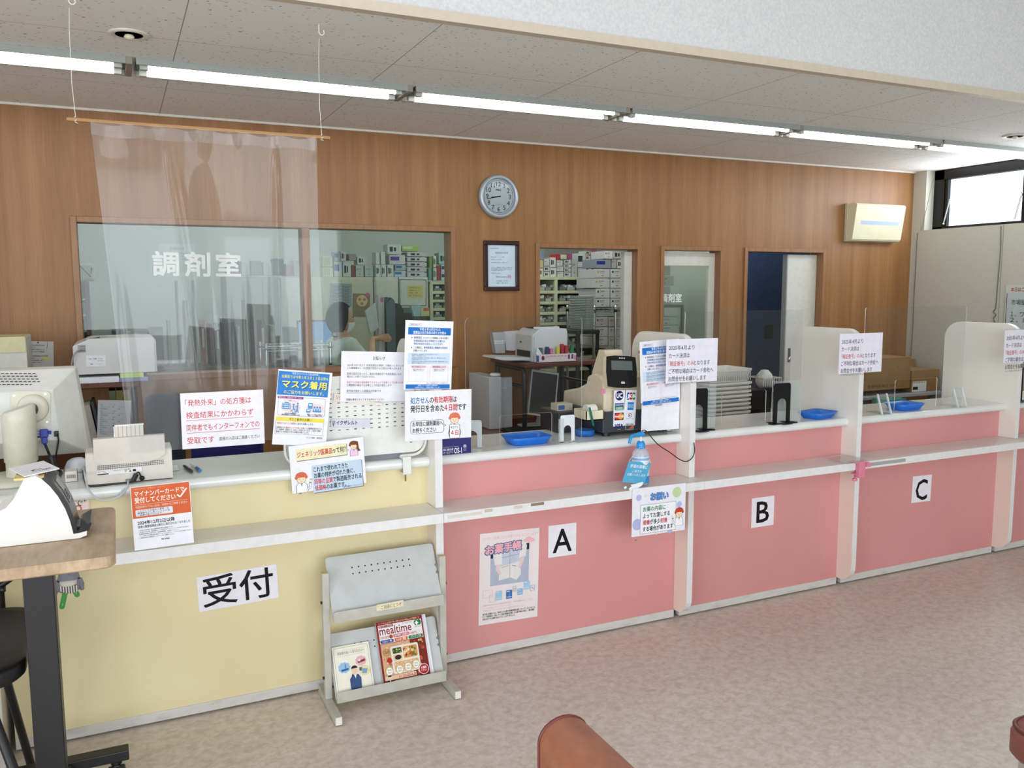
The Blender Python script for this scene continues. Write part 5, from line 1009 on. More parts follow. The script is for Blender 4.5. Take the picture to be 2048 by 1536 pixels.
def reader():
    t = thing('card_reader', 'white and black face-recognition card reader standing on the oak desk', 'card reader', (-.24, 2.72, TZ)); y0, y1 = 2.652, 2.80
    def p(u, v): q = at(u, v, y=y0); return (q.x, q.z)
    fr = [p(83, 958), p(100, 973), p(116, 993), p(130, 1017), p(140, 1042), p(147, 1068)]
    back = [p(70, 952), p(48, 958), p(38, 978), p(28, 997), p(12, 1016), p(-8, 1026), p(-20, 1040)]
    zf = TZ+.0015
    body = fr + [(p(160, 1070)[0], p(160, 1066)[1]), (p(174, 1062)[0], p(174, 1062)[1]), (p(176, 1060)[0]-.004, zf+.006), (p(160, 1078)[0], zf), (p(-20, 1096)[0], zf)] + back[::-1]
    g = MB(); g.prism(body, y0, y0+.012, pm('#f1ede8', .35, '#ede9e4', 6), 'y'); g.prism(body, y1-.012, y1, pm('#f1ede8', .35, '#ede9e4', 6), 'y'); g.prism([(a+.0, b) for a, b in body], y0+.012, y1-.012, pm('#f1ede8', .35, '#ede9e4', 6), 'y'); obj('shell', g, t)
    g = MB(); n = len(fr); off = [(a+.011, b+.006) for a, b in fr]; blk = pm('#131316', .25)
    g.prism(fr+off[::-1], y0+.001, y1-.001, blk, 'y'); f = obj('front_panel', g, t)
    def on(k0, k1, s0, s1, c, d=.0004, em=None):
        A = Vector((off[k0][0], 0, off[k0][1])); B = Vector((off[k1][0], 0, off[k1][1])); nn = Vector((.7, 0, .5)).normalized()*d; q = MB()
        vs = [(P_.x+nn.x, yy, P_.z+nn.z) for P_ in (A, B) for yy in (y0+(y1-y0)*s0, y0+(y1-y0)*s1)]
        q.add(vs, [(0, 1, 3, 2)], c); return q
    g = on(1, 2, .3, .7, pm('#5b6068', .2), .001); obj('screen', g, f); g = on(2, 3, .25, .75, pm('#767b82', .25), .001)
    for i in range(4):
        for j in range(3):
            A = Vector((off[2][0], 0, off[2][1])).lerp(Vector((off[3][0], 0, off[3][1])), .12+.2*i); B = Vector((off[2][0], 0, off[2][1])).lerp(Vector((off[3][0], 0, off[3][1])), .24+.2*i)
            g.add([(P_.x+.0012, yy, P_.z+.001) for P_ in (A, B) for yy in (y0+.05+.018*j, y0+.062+.018*j)], [(0, 1, 3, 2)], ink('#2b2d33'))
    obj('keypad', g, f)
    g = MB(); xa, xb = p(144, 1068)[0], p(182, 1040)[0]; zb = zf+.008
    g.prism([(p(146, 1070)[0]+.004, p(150, 1068)[1]), (p(178, 1062)[0], p(178, 1062)[1]), (p(183, 1037)[0], p(180, 1050)[1]+.004), (p(180, 1037)[0], p(180, 1050)[1]+.006), (p(160, 1044)[0], p(160, 1058)[1]+.002)], y0+.004, y1+.02, blk, 'y')
    g.box(p(150, 1050)[0], y0+.03, zf+.022, p(166, 1050)[0], y1-.03, zf+.027, pm('#3b3d44', .3)); obj('card_tray', g, t)
    s = Sheet(Vector((-.253, 2.665, 1.142)), Vector((-.253+.085, 2.70, 1.150)), Vector((-.27, 2.79, 1.150)), th=.003, paper=pm('#efedf0', .5)); s.text(30, 20, 13, 'マイナ保険証', '#333', .004, 55); s.text(34, 38, 13, '受付', '#333', .01, 30); obj('label_card', s.mb, t)
    g = MB(); a, b, c = at(30, 948, y=2.70), at(45, 958, y=2.70), at(88, 955, y=2.66); g.box(a.x, 2.66, 1.132, c.x, 2.75, 1.138, pm('#e3cd86', .6)); obj('sticky_note', g, t)
reader()
def stool():
    t = thing('black_chair', 'black chair tucked behind the desk column against the counter', 'chair', (-.55, 3.0, 0)); zs = .61; o = rrect(-.80, 2.60, -.285, 3.17, .10, 7)
    g = MB(); ins = lambda k: rrect(-.80+k, 2.60+k, -.285-k, 3.17-k, .10-k, 7)
    g.loft([[(a, b, zs-.05) for a, b in ins(.012)], [(a, b, zs-.04) for a, b in o], [(a, b, zs-.008) for a, b in o], [(a, b, zs) for a, b in ins(.01)], [(a, b, zs-.002) for a, b in ins(.05)]], BM, True); obj('seat', g, t)
    for (xa, ya, xb, yb_) in ((-.40, 2.70, -.20, 2.40), (-.40, 3.02, -.34, 3.20), (-.70, 2.78, -.80, 2.66), (-.70, 3.02, -.80, 3.15)):
        g = MB(); g.tube([(xa, ya, zs-.045), (xb, yb_, 0.002)], .013, BM, 10); obj('leg', g, t)
    a, b = at(-14, 1182, y=2.92), at(36, 1143, y=2.92); q = at(0, 1172, y=2.92)
    g = MB(); g.tube(smooth([(-.72, 3.08, zs-.02), (-.74, 3.06, a.z-.04), a, q, b, b+Vector((.0, .05, .03))]), .010, BM, 10); obj('arm_tube', g, t)
stool()
# stuffed animal key ring hanging from the shelf edge
def plush():
    y = 3.155; c = at(137, 1165, y=y); gy = pm('#8d8e97', .9, '#82838c', 80, bump=.4); t = thing('plush_keyring', 'small grey plush animal with green tags hanging under the desk edge', 'soft toy', (c.x, y, c.z-.05))
    def pt(u, v, d=0): q = at(u, v, y=y); return (q.x, y-d, q.z)
    rings = []
    for v, ul, ur, dp in ((1136, 121, 153, .010), (1146, 117, 157, .016), (1158, 114, 161, .021), (1170, 112, 163, .022), (1180, 116, 160, .016), (1184, 124, 152, .008)):
        l, r = pt(ul, v), pt(ur, v-(1)); cx, hw = (l[0]+r[0])/2, (r[0]-l[0])/2
        rings.append([(cx+hw*math.cos(a), y-.006+dp*math.sin(a), (l[2]+r[2])/2) for a in [2*math.pi*k/18 for k in range(18)]])
    g = MB(); g.loft(rings, gy, True); obj('body', g, t)
    for us in ((114, 1160, 111, 1188), (160, 1155, 165, 1178)):
        a, b = pt(us[0], us[1], .008), pt(us[2], us[3], .006); g = MB(); g.tube([a, ((a[0]+b[0])/2, a[1], (a[2]+b[2])/2), b], [.006, .010, .006], gy, 10); obj('ear', g, t)
    g = MB(); sw = pm('#e9e2d8', .8); dk = pm('#5a5a62', .8)
    for k in range(13):
        u = 121+k*2.6; q0, q1 = pt(u, 1163-(0 if 2 < k < 10 else -3), .026), pt(u+1.3, 1183-abs(k-6)*.8, .024); g.box(q0[0], q0[1]-.002, q1[2], q0[0]+.0036, q0[1]+.004, q0[2], sw if k % 2 == 0 else dk)
    q = pt(137, 1160, .022); g.lathe([(.001, -.012), (.026, -.008), (.026, .004), (.001, .006)], (q[0], q[1]+.002, q[2]), sw, 16); obj('muzzle', g, t)
    for u, v in ((117, 1160), (158, 1153)):
        q = pt(u, v, .018); g = MB(); g.lathe([(.001, -.003), (.0035, 0), (.001, .003)], q, BLACK, 10); obj('eye', g, t)
    gr = pm('#3f9a3f', .5)
    for (u0, v0, u1, v1, q) in ((131, 1182, 124, 1214, '2'), (147, 1176, 155, 1190, '2')):
        a, b = Vector(pt(u0, v0, .004)), Vector(pt(u1, v1, .004)); d = (b-a).normalized(); nx = Vector((-d.z, 0, d.x))*.0085; g = MB(); g.add([a+nx, a-nx, b-nx, b-nx*.5+d*.006, b+nx*.5+d*.006, b+nx], [(0, 1, 2, 3, 4, 5)], gr); g.v = g.v + [(v[0], v[1]+.002, v[2]) for v in g.v]; n = 6; g.f += [tuple(range(6, 12))[::-1]] + [(k, (k+1) % 6, 6+(k+1) % 6, 6+k) for k in range(6)]; g.fm += [0]*7; g.fs += [False]*7
        s = Sheet(b-d*.014-nx*.5+Vector((0, -.0006, 0)), b-d*.014+nx*.5+Vector((0, -.0006, 0)), b+d*.004-nx*.5+Vector((0, -.0006, 0)), mb=g, base=False); s.text(50, 0, 90, q, '#eaf5ea', .02, None, 'c'); obj('tag', g, t)
    g = MB(); a = pt(137, 1136); g.tube([a, (a[0], y-.006, .70), (a[0], 3.165, .745), (a[0], 3.20, .7445)], .0015, pm('#2d7a45', .6), 6); obj('cord', g, t)
plush()
# ================= waiting-room sofas =================
LEA = pm('#a9684c', .42, '#9d5e45', 30, bump=.05); LEA2 = pm('#96574e', .4, '#8b4e46', 30, bump=.05); PIPE = pm('#6d2f2a', .4)
def sofa(name, lb, x0, x1, y0, y1, ztop, m, rear=True):
    t = thing(name, lb, 'sofa', ((x0+x1)/2, (y0+y1)/2, 0))
    # backrest runs along the depth of the room, its end towards the counter
    def prof(k): 
        r = (x1-x0)/2-k; cx = (x0+x1)/2; return [(x0+k, .30), (x1-k, .30)] + [(cx+r*math.cos(math.radians(a))*1.0, ztop-.045-k*.3+.045*math.sin(math.radians(a))) for a in range(0, 181, 15)]
    g = MB(); g.loft([[(a, y1-.003, b) for a, b in prof(.004)], [(a, y1-.012, b) for a, b in prof(0)], [(a, y0+.012, b) for a, b in prof(0)], [(a, y0, b) for a, b in prof(.006)]], m, True); bk = obj('backrest', g, t)
    g = MB(); g.tube([(a, y1-.004, b) for a, b in prof(.002)[1:]+[prof(.002)[0]]], .004, PIPE, 6); obj('piping', g, bk)
    g = MB(); g.box(x1+.002, y0, .27, x1+.50, y1-.01, .42, m, .03, 3); st = obj('seat', g, t)
    g = MB(); g.box(x1+.02, y0+.03, .2, x1+.48, y1-.03, .268, DARK, .004); obj('frame', g, t)
    for xx in (x0+.03, x1+.42):
        for yy in (y0+.05, y1-.08):
            g = MB(); g.box(xx, yy, .001, xx+.025, yy+.025, .299 if xx < x1 else .2, CHROME, .002); obj('leg', g, t)
sofa('waiting_sofa', 'terracotta leather waiting bench backrest end nearest the camera', .722, .835, .0, 1.43, .795, LEA)
def bench():
    t = thing('waiting_bench', 'reddish-brown upholstered waiting bench with piping and chrome leg beyond the terracotta bench', 'bench', (2.5, 1.0, 0)); zt, zb = .47, .37
    A = at(1998, 1452, z=zt-.02); x0, y1 = A.x, A.y; x1, y0 = x0+.9, y1-.5
    o = lambda k: rrect(x0+k, y0+k, x1-k, y1-k, .07-k*.6, 6)
    g = MB(); g.loft([[(a, b, zb) for a, b in o(.012)], [(a, b, zb+.015) for a, b in o(.0)], [(a, b, zt-.03) for a, b in o(0)], [(a, b, zt-.008) for a, b in o(.014)], [(a, b, zt) for a, b in o(.045)]], LEA2, True); st = obj('seat', g, t)
    g = MB(); pp = [(a, b, zt-.012) for a, b in o(.008)]; g.tube(pp+pp[:1], .006, PIPE, 8); obj('piping', g, st)
    g = MB(); g.box(x0+.06, y0+.06, zb-.05, x1-.06, y1-.06, zb-.001, DARK, .004); obj('frame', g, t)
    for xx in (x0+.03, x1-.06):
        for yy in (y0+.04, y1-.07):
            g = MB(); g.box(xx, yy, .001, xx+.03, yy+.03, zb-.001, CHROME, .003); obj('leg', g, t)
bench()
# ================= things on the teak wall =================
def clock():
    c = at(998, 393, y=YW-.03); r = .148; t = thing('wall_clock', 'round silver-rimmed wall clock with cream dial on the wood wall', 'clock', (c.x, YW, c.z-r)); y = YW-.001
    g = MB(); pr = [(.001, 0), (r*.98, 0), (r, -.012), (r, -.03), (r*.96, -.042), (r*.88, -.045), (r*.82, -.038), (r*.80, -.022)]
    g.lathe([(a, y+b) for a, b in pr], (c.x, 0, c.z), pm('#aeb9c2', .3, '#a8b3bc', 5, metal=.35), 48, 'y'); obj('rim', g, t)
    g = MB(); g.lathe([(r*.80, y-.021), (.001, y-.021)], (c.x, 0, c.z), pm('#d8cdb0', .5), 48, 'y'); g.lathe([(r*.805, y-.0215), (r*.735, y-.0222)], (c.x, 0, c.z), pm('#2f3a4a', .4), 48, 'y', cap=False)
    s = Sheet((c.x-r, y-.0222, c.z+r), (c.x+r, y-.0222, c.z+r), (c.x-r, y-.0222, c.z-r), mb=g, base=False)
    for k in range(1, 13):
        a = math.radians(90-30*k); s.text(50+29*math.cos(a), 50-29*math.sin(a)-7.5, 14.5, str(k), '#26282c', .006, None, 'c')
    for k in range(12):
        a = math.radians(30*k); s.line([(50+38.2*math.cos(a), 50+38.2*math.sin(a)), (50+39.8*math.cos(a), 50+39.8*math.sin(a))], .8, '#e8e6dc')
    s.text(50, 32, 5.4, 'MAG', '#3a3a3a', .03, 12, 'c'); s.text(50, 66.5, 3, 'QUARTZ', '#8a8370', .0, 12, 'c'); obj('dial', g, t)
    for nm, ang, L, wd in (('hour_hand', 8+43/60, 19, 2.6), ('minute_hand', 43/5, 31, 1.8)):
        a = math.radians(90-30*ang); q = MB(); s2 = Sheet((c.x-r, y-.026, c.z+r), (c.x+r, y-.026, c.z+r), (c.x-r, y-.026, c.z-r), mb=q, base=False); s2.line([(50-5*math.cos(a), 50+5*math.sin(a)), (50+L*math.cos(a), 50-L*math.sin(a))], wd, '#1b1c1f'); obj(nm, q, t)
    g = MB(); g.lathe([(r*.86, y-.036), (r*.5, y-.041), (.001, y-.043)], (c.x, 0, c.z), clear('clock_glass', (.98, .98, .98), 0, gain=.4), 40, 'y'); obj('cover_glass', g, t)
clock()
def certificate():
    y = YW-.001; A, B, D = at(966, 481, y=y), at(1037, 483, y=y), at(965, 582, y=y); x0, x1, z1, z0 = A.x, B.x, A.z, D.z
    t = thing('framed_certificate', 'small document in dark red-brown frame on the wood wall below the clock', 'picture frame', ((x0+x1)/2, YW, z0)); m = pm('#34160f', .35, '#2a110c', 12, (1, 1, 1)); w = .03; g = MB()
    for q in ((x0, z0, x1, z0+w), (x0, z1-w, x1, z1), (x0, z0+w, x0+w, z1-w), (x1-w, z0+w, x1, z1-w)): g.box(q[0], y-.022, q[1], q[2], y, q[3], m, .005)
    obj('frame', g, t)
    s = Sheet((x0+w, y-.008, z1-w), (x1-w, y-.008, z1-w), (x0+w, y-.008, z0+w), paper=pm('#d6e4f0', .4)); ik = '#4b5b6d'
    s.text(10, 9, 4, '埼玉県知事 第1234号', ik, 0, 30); s.text(50, 22, 6.5, '保 険 薬 局 指 定 通 知 書', ik, .004, 46, 'c')
    for yy, ww, q in ((37, 48, '薬局の名称　フレンド薬局'), (45, 38, '所在地　さいたま市'), (55, 60, '健康保険法の規定により指定します'), (71, 78, '上記のとおり、保険薬局として指定したことを通知します。'), (76, 78, '指定の有効期間は、指定の日から起算して六年とする。'), (81, 52, 'この指定書は見やすい場所に掲示すること。'), (90, 32, '令和 年 月 日'), (102, 54, '関東信越厚生局長'), (115, 42, '指定期間　自 令和'), (122, 42, '　　　　　至 令和')): s.text(12 if yy < 100 else 30, yy, 3.6, q, ik, 0, ww)
    s.frame(73, 97, 84, 108, 1, '#d98a92'); s.text(78.5, 98.5, 7, '印', '#d98a92', .01, None, 'c'); obj('document', s.mb, t)
    g = MB(); g.box(x0+w, y-.0125, z0+w, x1-w, y-.0115, z1-w, clear('picture_glass', (.98, .99, 1), 0, gain=.2)); obj('glass', g, t)
certificate()
def heater():
    y = YW-.001; A, D = at(1690, 407, y=y), at(1687, 481, y=y); x0, x1 = A.x, at(1780, 485, y=y).x+.03; z1, z0 = A.z, D.z-.01
    t = thing('air_purifier', 'cream wall-mounted air unit with pale blue strip near the high window', 'air purifier', ((x0+x1)/2, YW, z0)); cm = pm('#ddd8bb', .45, '#d8d3b5', 8)
    g = MB(); g.box(x0, y-.03, z0, x1, y, z1, pm('#c9c3a6', .5), .004); obj('back_plate', g, t)
    g = MB(); g.prism([(y-.032, z0+.004), (y-.032, z1-.004), (y-.118, z1-.006), (y-.128, z1-.02), (y-.088, z0+.02), (y-.075, z0+.006)], x0+.006, x1-.003, cm, 'x'); cs = obj('cover', g, t)
    dv = Vector((0, .04, -(z1-z0-.04))).normalized(); o = Vector((x0+.006, y-.1285, z1-.02)); s = Sheet(o, o+Vector((x1-x0-.009, 0, 0)), o+dv*.3, base=False)
    s.rect(12, 22, 90, 28, '#b3c1d8'); s.ring(50, 50, 1.6, .5, '#b3ad92'); s.rect(12, 22, 90, 22.6, '#cfd6e2'); obj('indicator_strip', s.mb, cs)
heater()
s = Sheet(at(47, 682, y=YW-.003), at(107, 683, y=YW-.003), at(47, 740, y=YW-.003), paper=pm('#c9c9c5', .6))
for i, (q, w_) in enumerate((('◎医師会保険薬局業務', 56), ('086-5541', 24), ('ﾛｰｿﾝ薬局下落合(土日)', 56), ('086-2551-0004 営業薬', 54), ('', 0), ('◎休日夜間薬局対応店舗', 66), ('086-5411', 24), ('ﾛｰｿﾝ薬局新都心店', 48), ('086-2887-5521', 44))):
    if q: s.text(14, 13+i*8.2, 5, q, '#4a4a4a', .01, w_)
s.rect(60, 58, 88, 72, '#cfd889'); s.disc(48, 5, 3.2, '#8a5a4a'); s.line([(80, 1), (79, 18), (77, 27)], 1.2, '#4a4038'); s.done('pinned_note', 'grey printed note with yellow sticky pinned on the wood wall above the monitor', 'note')
# whiteboard on the side wall
def whiteboard():
    x = XR-.012; A = at(2012, 571, x=x); D = at(2010, 660, x=x); y0 = A.y-.9; t = thing('whiteboard', 'small whiteboard with handwritten list on the side wall under the window', 'whiteboard', (XR, A.y-.45, D.z-.1)); zt, zb = A.z, A.z-.62
    g = MB(); g.box(x, y0, zb, XR-.001, A.y, zt, pm('#cdd0c8', .5), .002); obj('frame', g, t)
    s = Sheet((x-.0005, A.y, zt), (x-.0005, y0, zt), (x-.0005, A.y, zb), base=False); s.rect(1.5, 6.5, 98.5, 66, '#c3ccd0'); s.text(5, 1.6, 4, '本日はご来局できません。ご了承ください', '#a5474b', .02, 60); s.line([(1.6, 7), (1.6, 40)], .7, '#5a5f60')
    for i, q in enumerate(('市場屋コロナ検査', '', '１．ワクチン接種', '２．内科外来', '', '３．薬の説明', '', '４．血糖検査')): s.text(6, 12.5+i*5.2, 5, q, '#2f3b3b', .01, 36 if q else None)
    obj('writing_board', s.mb, t)
whiteboard()
def cordx(pts, lb, r=.003, m=None):
    g = MB(); g.tube(smooth([at(u, v, x=XR-.006) for u, v in pts]), r, m or pm('#6d6a5f', .6), 6); solo('cable', g, lb, 'cable', 'cords on the side wall')
cordx(((1835, 466), (1834, 480), (1830, 560), (1827, 615), (1826, 650), (1822, 712)), 'thin cord hanging down the side wall next to the teak wall')
cordx(((2002, 452), (2001, 500), (1996, 560), (1992, 610), (1990, 619), (1986, 624), (1992, 629), (1987, 637), (1990, 645), (1994, 652)), 'kinked cord hanging down the side wall beside the whiteboard', .0035)
cordx(((1866, 357), (1858, 395), (1850, 430), (1842, 462)), 'pull cord running across the window reveal to the corner', .002)
# ================= computer desks against the teak wall =================
REDW = pm('#5d2f22', .35, '#522719', 12, (.3, 3, 1)); MET = pm('#1d2023', .4)
def pcdesk(name, lb, x0, x1, zsh, xd=None):
    t = thing(name, lb, 'desk', ((x0+x1)/2, 5.1, 0)); y0, y1 = 4.72, 5.44
    g = MB(); g.box(x0 if xd is None else xd, y0, .70, x1, y1, .725, REDW, .004); obj('desktop', g, t)
    g = MB(); g.box(x0, 4.88, zsh-.028, x1, y1, zsh, REDW, .006); obj('upper_shelf', g, t)
    for x in (x0+.03, x1-.03):
        g = MB(); g.tube(smooth([(x, 4.95, .726), (x, 4.95, zsh-.12), (x, 4.97, zsh-.055), (x, 5.02, zsh-.042), (x, 5.38, zsh-.042)], 5), .016, MET, 10); obj('side_tube', g, t)
        g = MB(); g.tube([(x, 5.38, .002), (x, 5.38, zsh-.03)], .016, MET, 10); g.tube([(x, 4.78, .002), (x, 4.78, .70)], .016, MET, 10); obj('leg', g, t)
        g = MB(); g.tube([(x, 4.95, zsh-.16), (x, 5.38, zsh-.16)], .012, MET, 8); obj('stay_bar', g, t)
    return t
ZS = 1.172
pcdesk('computer_desk', 'dark red-brown computer desk carrying pale printer below the tinted window', -1.25, .10, ZS)
pcdesk('computer_desk', 'dark red-brown computer desk carrying white printer beside dispensary doorway', at(1050, 722, y=4.88).x, 2.95, ZS, 1.80)
PRG = pm('#c9c8c8', .4, '#c3c2c2', 6)
def printer(name, lb, x0, x1, y0, y1, z0, z1, face, m):
    t = thing(name, lb, 'printer', ((x0+x1)/2, (y0+y1)/2, z0)); h = z1-z0; w = x1-x0
    g = MB(); pr = [(x0, z0), (x1, z0), (x1, z1-.10*h), (x1-.03*w, z1-.02*h), (x1-.25*w, z1), (x0+.2*w, z1-.02*h), (x0+.02*w, z1-.18*h), (x0, z1-.22*h)]
    if face == 'side': g.prism(pr, y0+.012, y1, m, 'y'); g.prism([(a+(.01 if a < (x0+x1)/2 else -.01), b-.004 if b > z0+.1 else b) for a, b in pr], y0, y0+.012, m, 'y')
    else: g.prism([(x1+x0-a, b) for a, b in pr][::-1], y0+.012, y1, m, 'y'); g.prism([(x1+x0-a+(-.008 if x1+x0-a > (x0+x1)/2 else .008), b-.004 if b > z0+.1 else b) for a, b in pr][::-1], y0, y0+.012, m, 'y')
    bd = obj('body', g, t); return t
t = printer('laser_printer', 'pale grey laser printer with taped card on the desk shelf below the window', -.21, .19, 4.93, 5.32, ZS+.045, at(210, 676, y=4.95).z, 'side', PRG); yy = 4.93
a, b = at(155, 690, y=yy), at(172, 705, y=yy); g = MB(); g.box(a.x, yy-.001, b.z, b.x, yy+.002, a.z, pm('#9d9c9a', .5)); 
for k in range(3): g.box(a.x+.01, yy-.0016, b.z+.006+k*.012, b.x-.003, yy, b.z+.010+k*.012, pm('#6c6b69', .5))
obj('port_recess', g, t)
s = Sheet(at(172, 711, y=yy-.001), at(211, 711, y=yy-.001), at(172, 733, y=yy-.001), paper=pm('#dde0e4', .5)); s.text(50, 14, 9, 'FAX・印刷・テスト', '#4a4f55', .01, 74, 'c'); s.text(76, 27, 6, '毎日交換分', '#4a4f55', .0, 30, 'c'); s.rect(22, 47, 34, 52, '#3b7fc0'); s.rect(36, 48, 88, 50, '#a9c3dd'); obj('taped_card', s.mb, t)
g = MB(); p = at(185, 679, y=4.99); g.box(p.x-.03, 4.99, p.z-.002, p.x+.07, 5.2, p.z+.006, pm('#b9b8b8', .4), .002); g.prism([(p.x+.005, p.z+.0062), (p.x+.035, p.z+.0062), (p.x+.035, p.z+.012)], 5.0, 5.03, BLACK, 'y'); obj('output_slot', g, t)
g = MB(); a, b = at(262, 737, y=5.0), at(311, 748, y=5.0); g.box(.185, 4.98, b.z, b.x, 5.26, a.z, pm('#cfcfd0', .4), .004); obj('paper_tray', g, t)
g = MB(); q = [at(170, 700, y=4.925), at(158, 700, y=4.92), at(147, 712, y=4.91), at(143, 730, y=4.91)]; g.tube(smooth(q), .004, pm('#9a948a', .5), 7); obj('grey_cable', g, t)
STK = [(-.20, .0, '#e4e5ea', .030, 'stack of white paper under the corner of the pale printer'), (.005, .12, '#bcd57e', .044, 'lime-green pad block under the pale printer')]
for x0, x1, c, h, lb in STK:
    g = MB(); g.box(x0, 4.90, ZS+.0005, x1, 5.2, ZS+h, pm(c, .6), .001)
    if c == '#bcd57e': g.box(x0-.004, 4.897, ZS+.0004, x1+.02, 5.205, ZS+.022, pm('#7f8fae', .6), .001)
    solo('paper_stack', g, lb, 'paper')
g = MB(); g.box(-.42, 4.95, ZS+.0005, -.60, 5.25, ZS+.245, pm('#cfd0ca', .55), .002); g.box(-.423, 4.945, ZS+.17, -.603, 5.255, ZS+.25, pm('#d3cca4', .6), .002); solo('carton', g, 'small carton with yellowed tape on desk shelf beside the pinned note', 'box')
# book stand and sheets below the printer shelf
g = MB(); A, B = at(172, 788, y=4.78), at(205, 868, y=4.70); g.mx = Matrix.Translation((A.x+.04, 4.84, .738)) @ Matrix.Rotation(-.16, 4, 'Y'); g.box(-.03, -.1, 0, .03, .15, .34, pm('#a29d94', .5), .004); g.box(.036, -.1, 0, .05, .15, .35, DARK, .002); g.box(-.02, -.105, .01, .02, -.1, .12, pm('#d6cfae', .6)); solo('file_binder', g, 'grey file binder leaning below the printer shelf', 'binder')
s = Sheet(at(196, 800, y=4.70), at(262, 801, y=4.70), at(200, 882, y=4.70), paper=pm('#b9bcc2', .6))
for k in range(15): s.text(8, 14+k*7, 3.6, ('項目　　　　　　　　区分', '請求コード一覧　　０１２', '負担割合　　　　　３割')[k % 3], '#63676e', .002, (46, 70, 60)[k % 3])
s.done('list_sheet', 'grey printed list sheet hanging below the printer shelf behind the scanner', 'sheet')
g = MB(); A = at(218, 781, y=5.0); 
for k, c in enumerate(('#5f6a4a', '#7a7a3f', '#8c7f4a')): g.box(A.x+k*.035, 4.95, .727, A.x+.03+k*.035, 5.2, at(235, 781, y=4.95).z, pm(c, .6))
solo('file_box', g, 'olive file box standing under the printer shelf', 'file box')
# navy office chair backs behind the yellow bay
NV = pm('#12136a', .7, '#0e0f5a', 120, bump=.2)
def chair(name, lb, x0, x1, y, zt, m, rb=.26):
    t = thing(name, lb, 'chair', ((x0+x1)/2, y, 0)); g = MB(); g.box(x0, y-.04, .56, x1, y+.03, zt, m, .03, 3); obj('backrest', g, t)
    g = MB(); g.box(x0-.01, y+.02, .42, x1+.01, y+.48, .50, m, .035, 3); obj('seat', g, t)
    cx = (x0+x1)/2; g = MB(); g.cyl((cx, y+.25, .08), (cx, y+.25, .42), .025, BLACK, 12); obj('gas_column', g, t)
    g = MB(); g.tube([(cx, y+.25, .41), (cx, y+.03, .41), (cx, y+.035, .62)], .018, BLACK, 8); obj('back_bracket', g, t)
    for k in range(5):
        a = 2*math.pi*k/5; g = MB(); g.tube([(cx, y+.25, .09), (cx+rb*math.cos(a), y+.25+rb*math.sin(a), .06)], .016, BLACK, 8); g.lathe([(.001, -.025), (.024, -.012), (.024, .012), (.001, .025)], (cx+rb*math.cos(a), y+.25+rb*math.sin(a), .026), BLACK, 10); obj('leg', g, t)
chair('office_chair', 'bright navy office chair back right behind the yellow worktop under the red notice', at(382, 900, y=4.12).x, at(526, 890, y=4.12).x, 4.12, at(450, 868, y=4.12).z, NV)
chair('office_chair', 'dark blue office chair back further behind by the teak wall seen through the vinyl curtain', at(290, 800, y=4.66).x, at(366, 800, y=4.66).x, 4.66, at(310, 788, y=4.66).z, pm('#1c2334', .7), .1)
# ---- right-hand desk contents ----
t = printer('laser_printer', 'white laser printer on the desk shelf beside the dispensary doorway', 2.46, 2.72, 4.93, 5.20, ZS+.004, at(1085, 657, y=4.95).z, 'side', pm('#d6d9dc', .35, '#d0d3d6', 6))
x0 = 2.46; zt = at(1085, 657, y=4.95).z; h = zt-ZS
g = MB(); g.box(x0-.004, 4.95, ZS+h*.34, x0-.0004, 5.18, ZS+h*.80, pm('#c9ccce', .35), .002); g.box(x0-.006, 5.09, ZS+h*.55, x0-.003, 5.12, ZS+h*.6, ink('#6a6d70')); obj('front_panel', g, t)
g = MB(); g.box(x0-.0035, 4.97, ZS+.02, x0-.0005, 5.17, ZS+h*.33, BLACK); obj('paper_opening', g, t)
g = MB(); g.prism([(x0-.26, ZS+.035), (x0-.25, ZS+.045), (x0, ZS+.032), (x0, ZS+.012), (x0-.2, ZS+.02)], 4.97, 5.17, pm('#cfd2d4', .35), 'y'); obj('paper_tray', g, t)
g = MB(); g.box(x0+.05, 4.99, zt-.001, x0+.2, 5.15, zt+.004, BLACK, .001); g.box(x0+.03, 4.975, zt-.004, x0+.22, 4.99, zt+.010, pm('#d6d9dc', .35), .003); obj('output_slot', g, t)
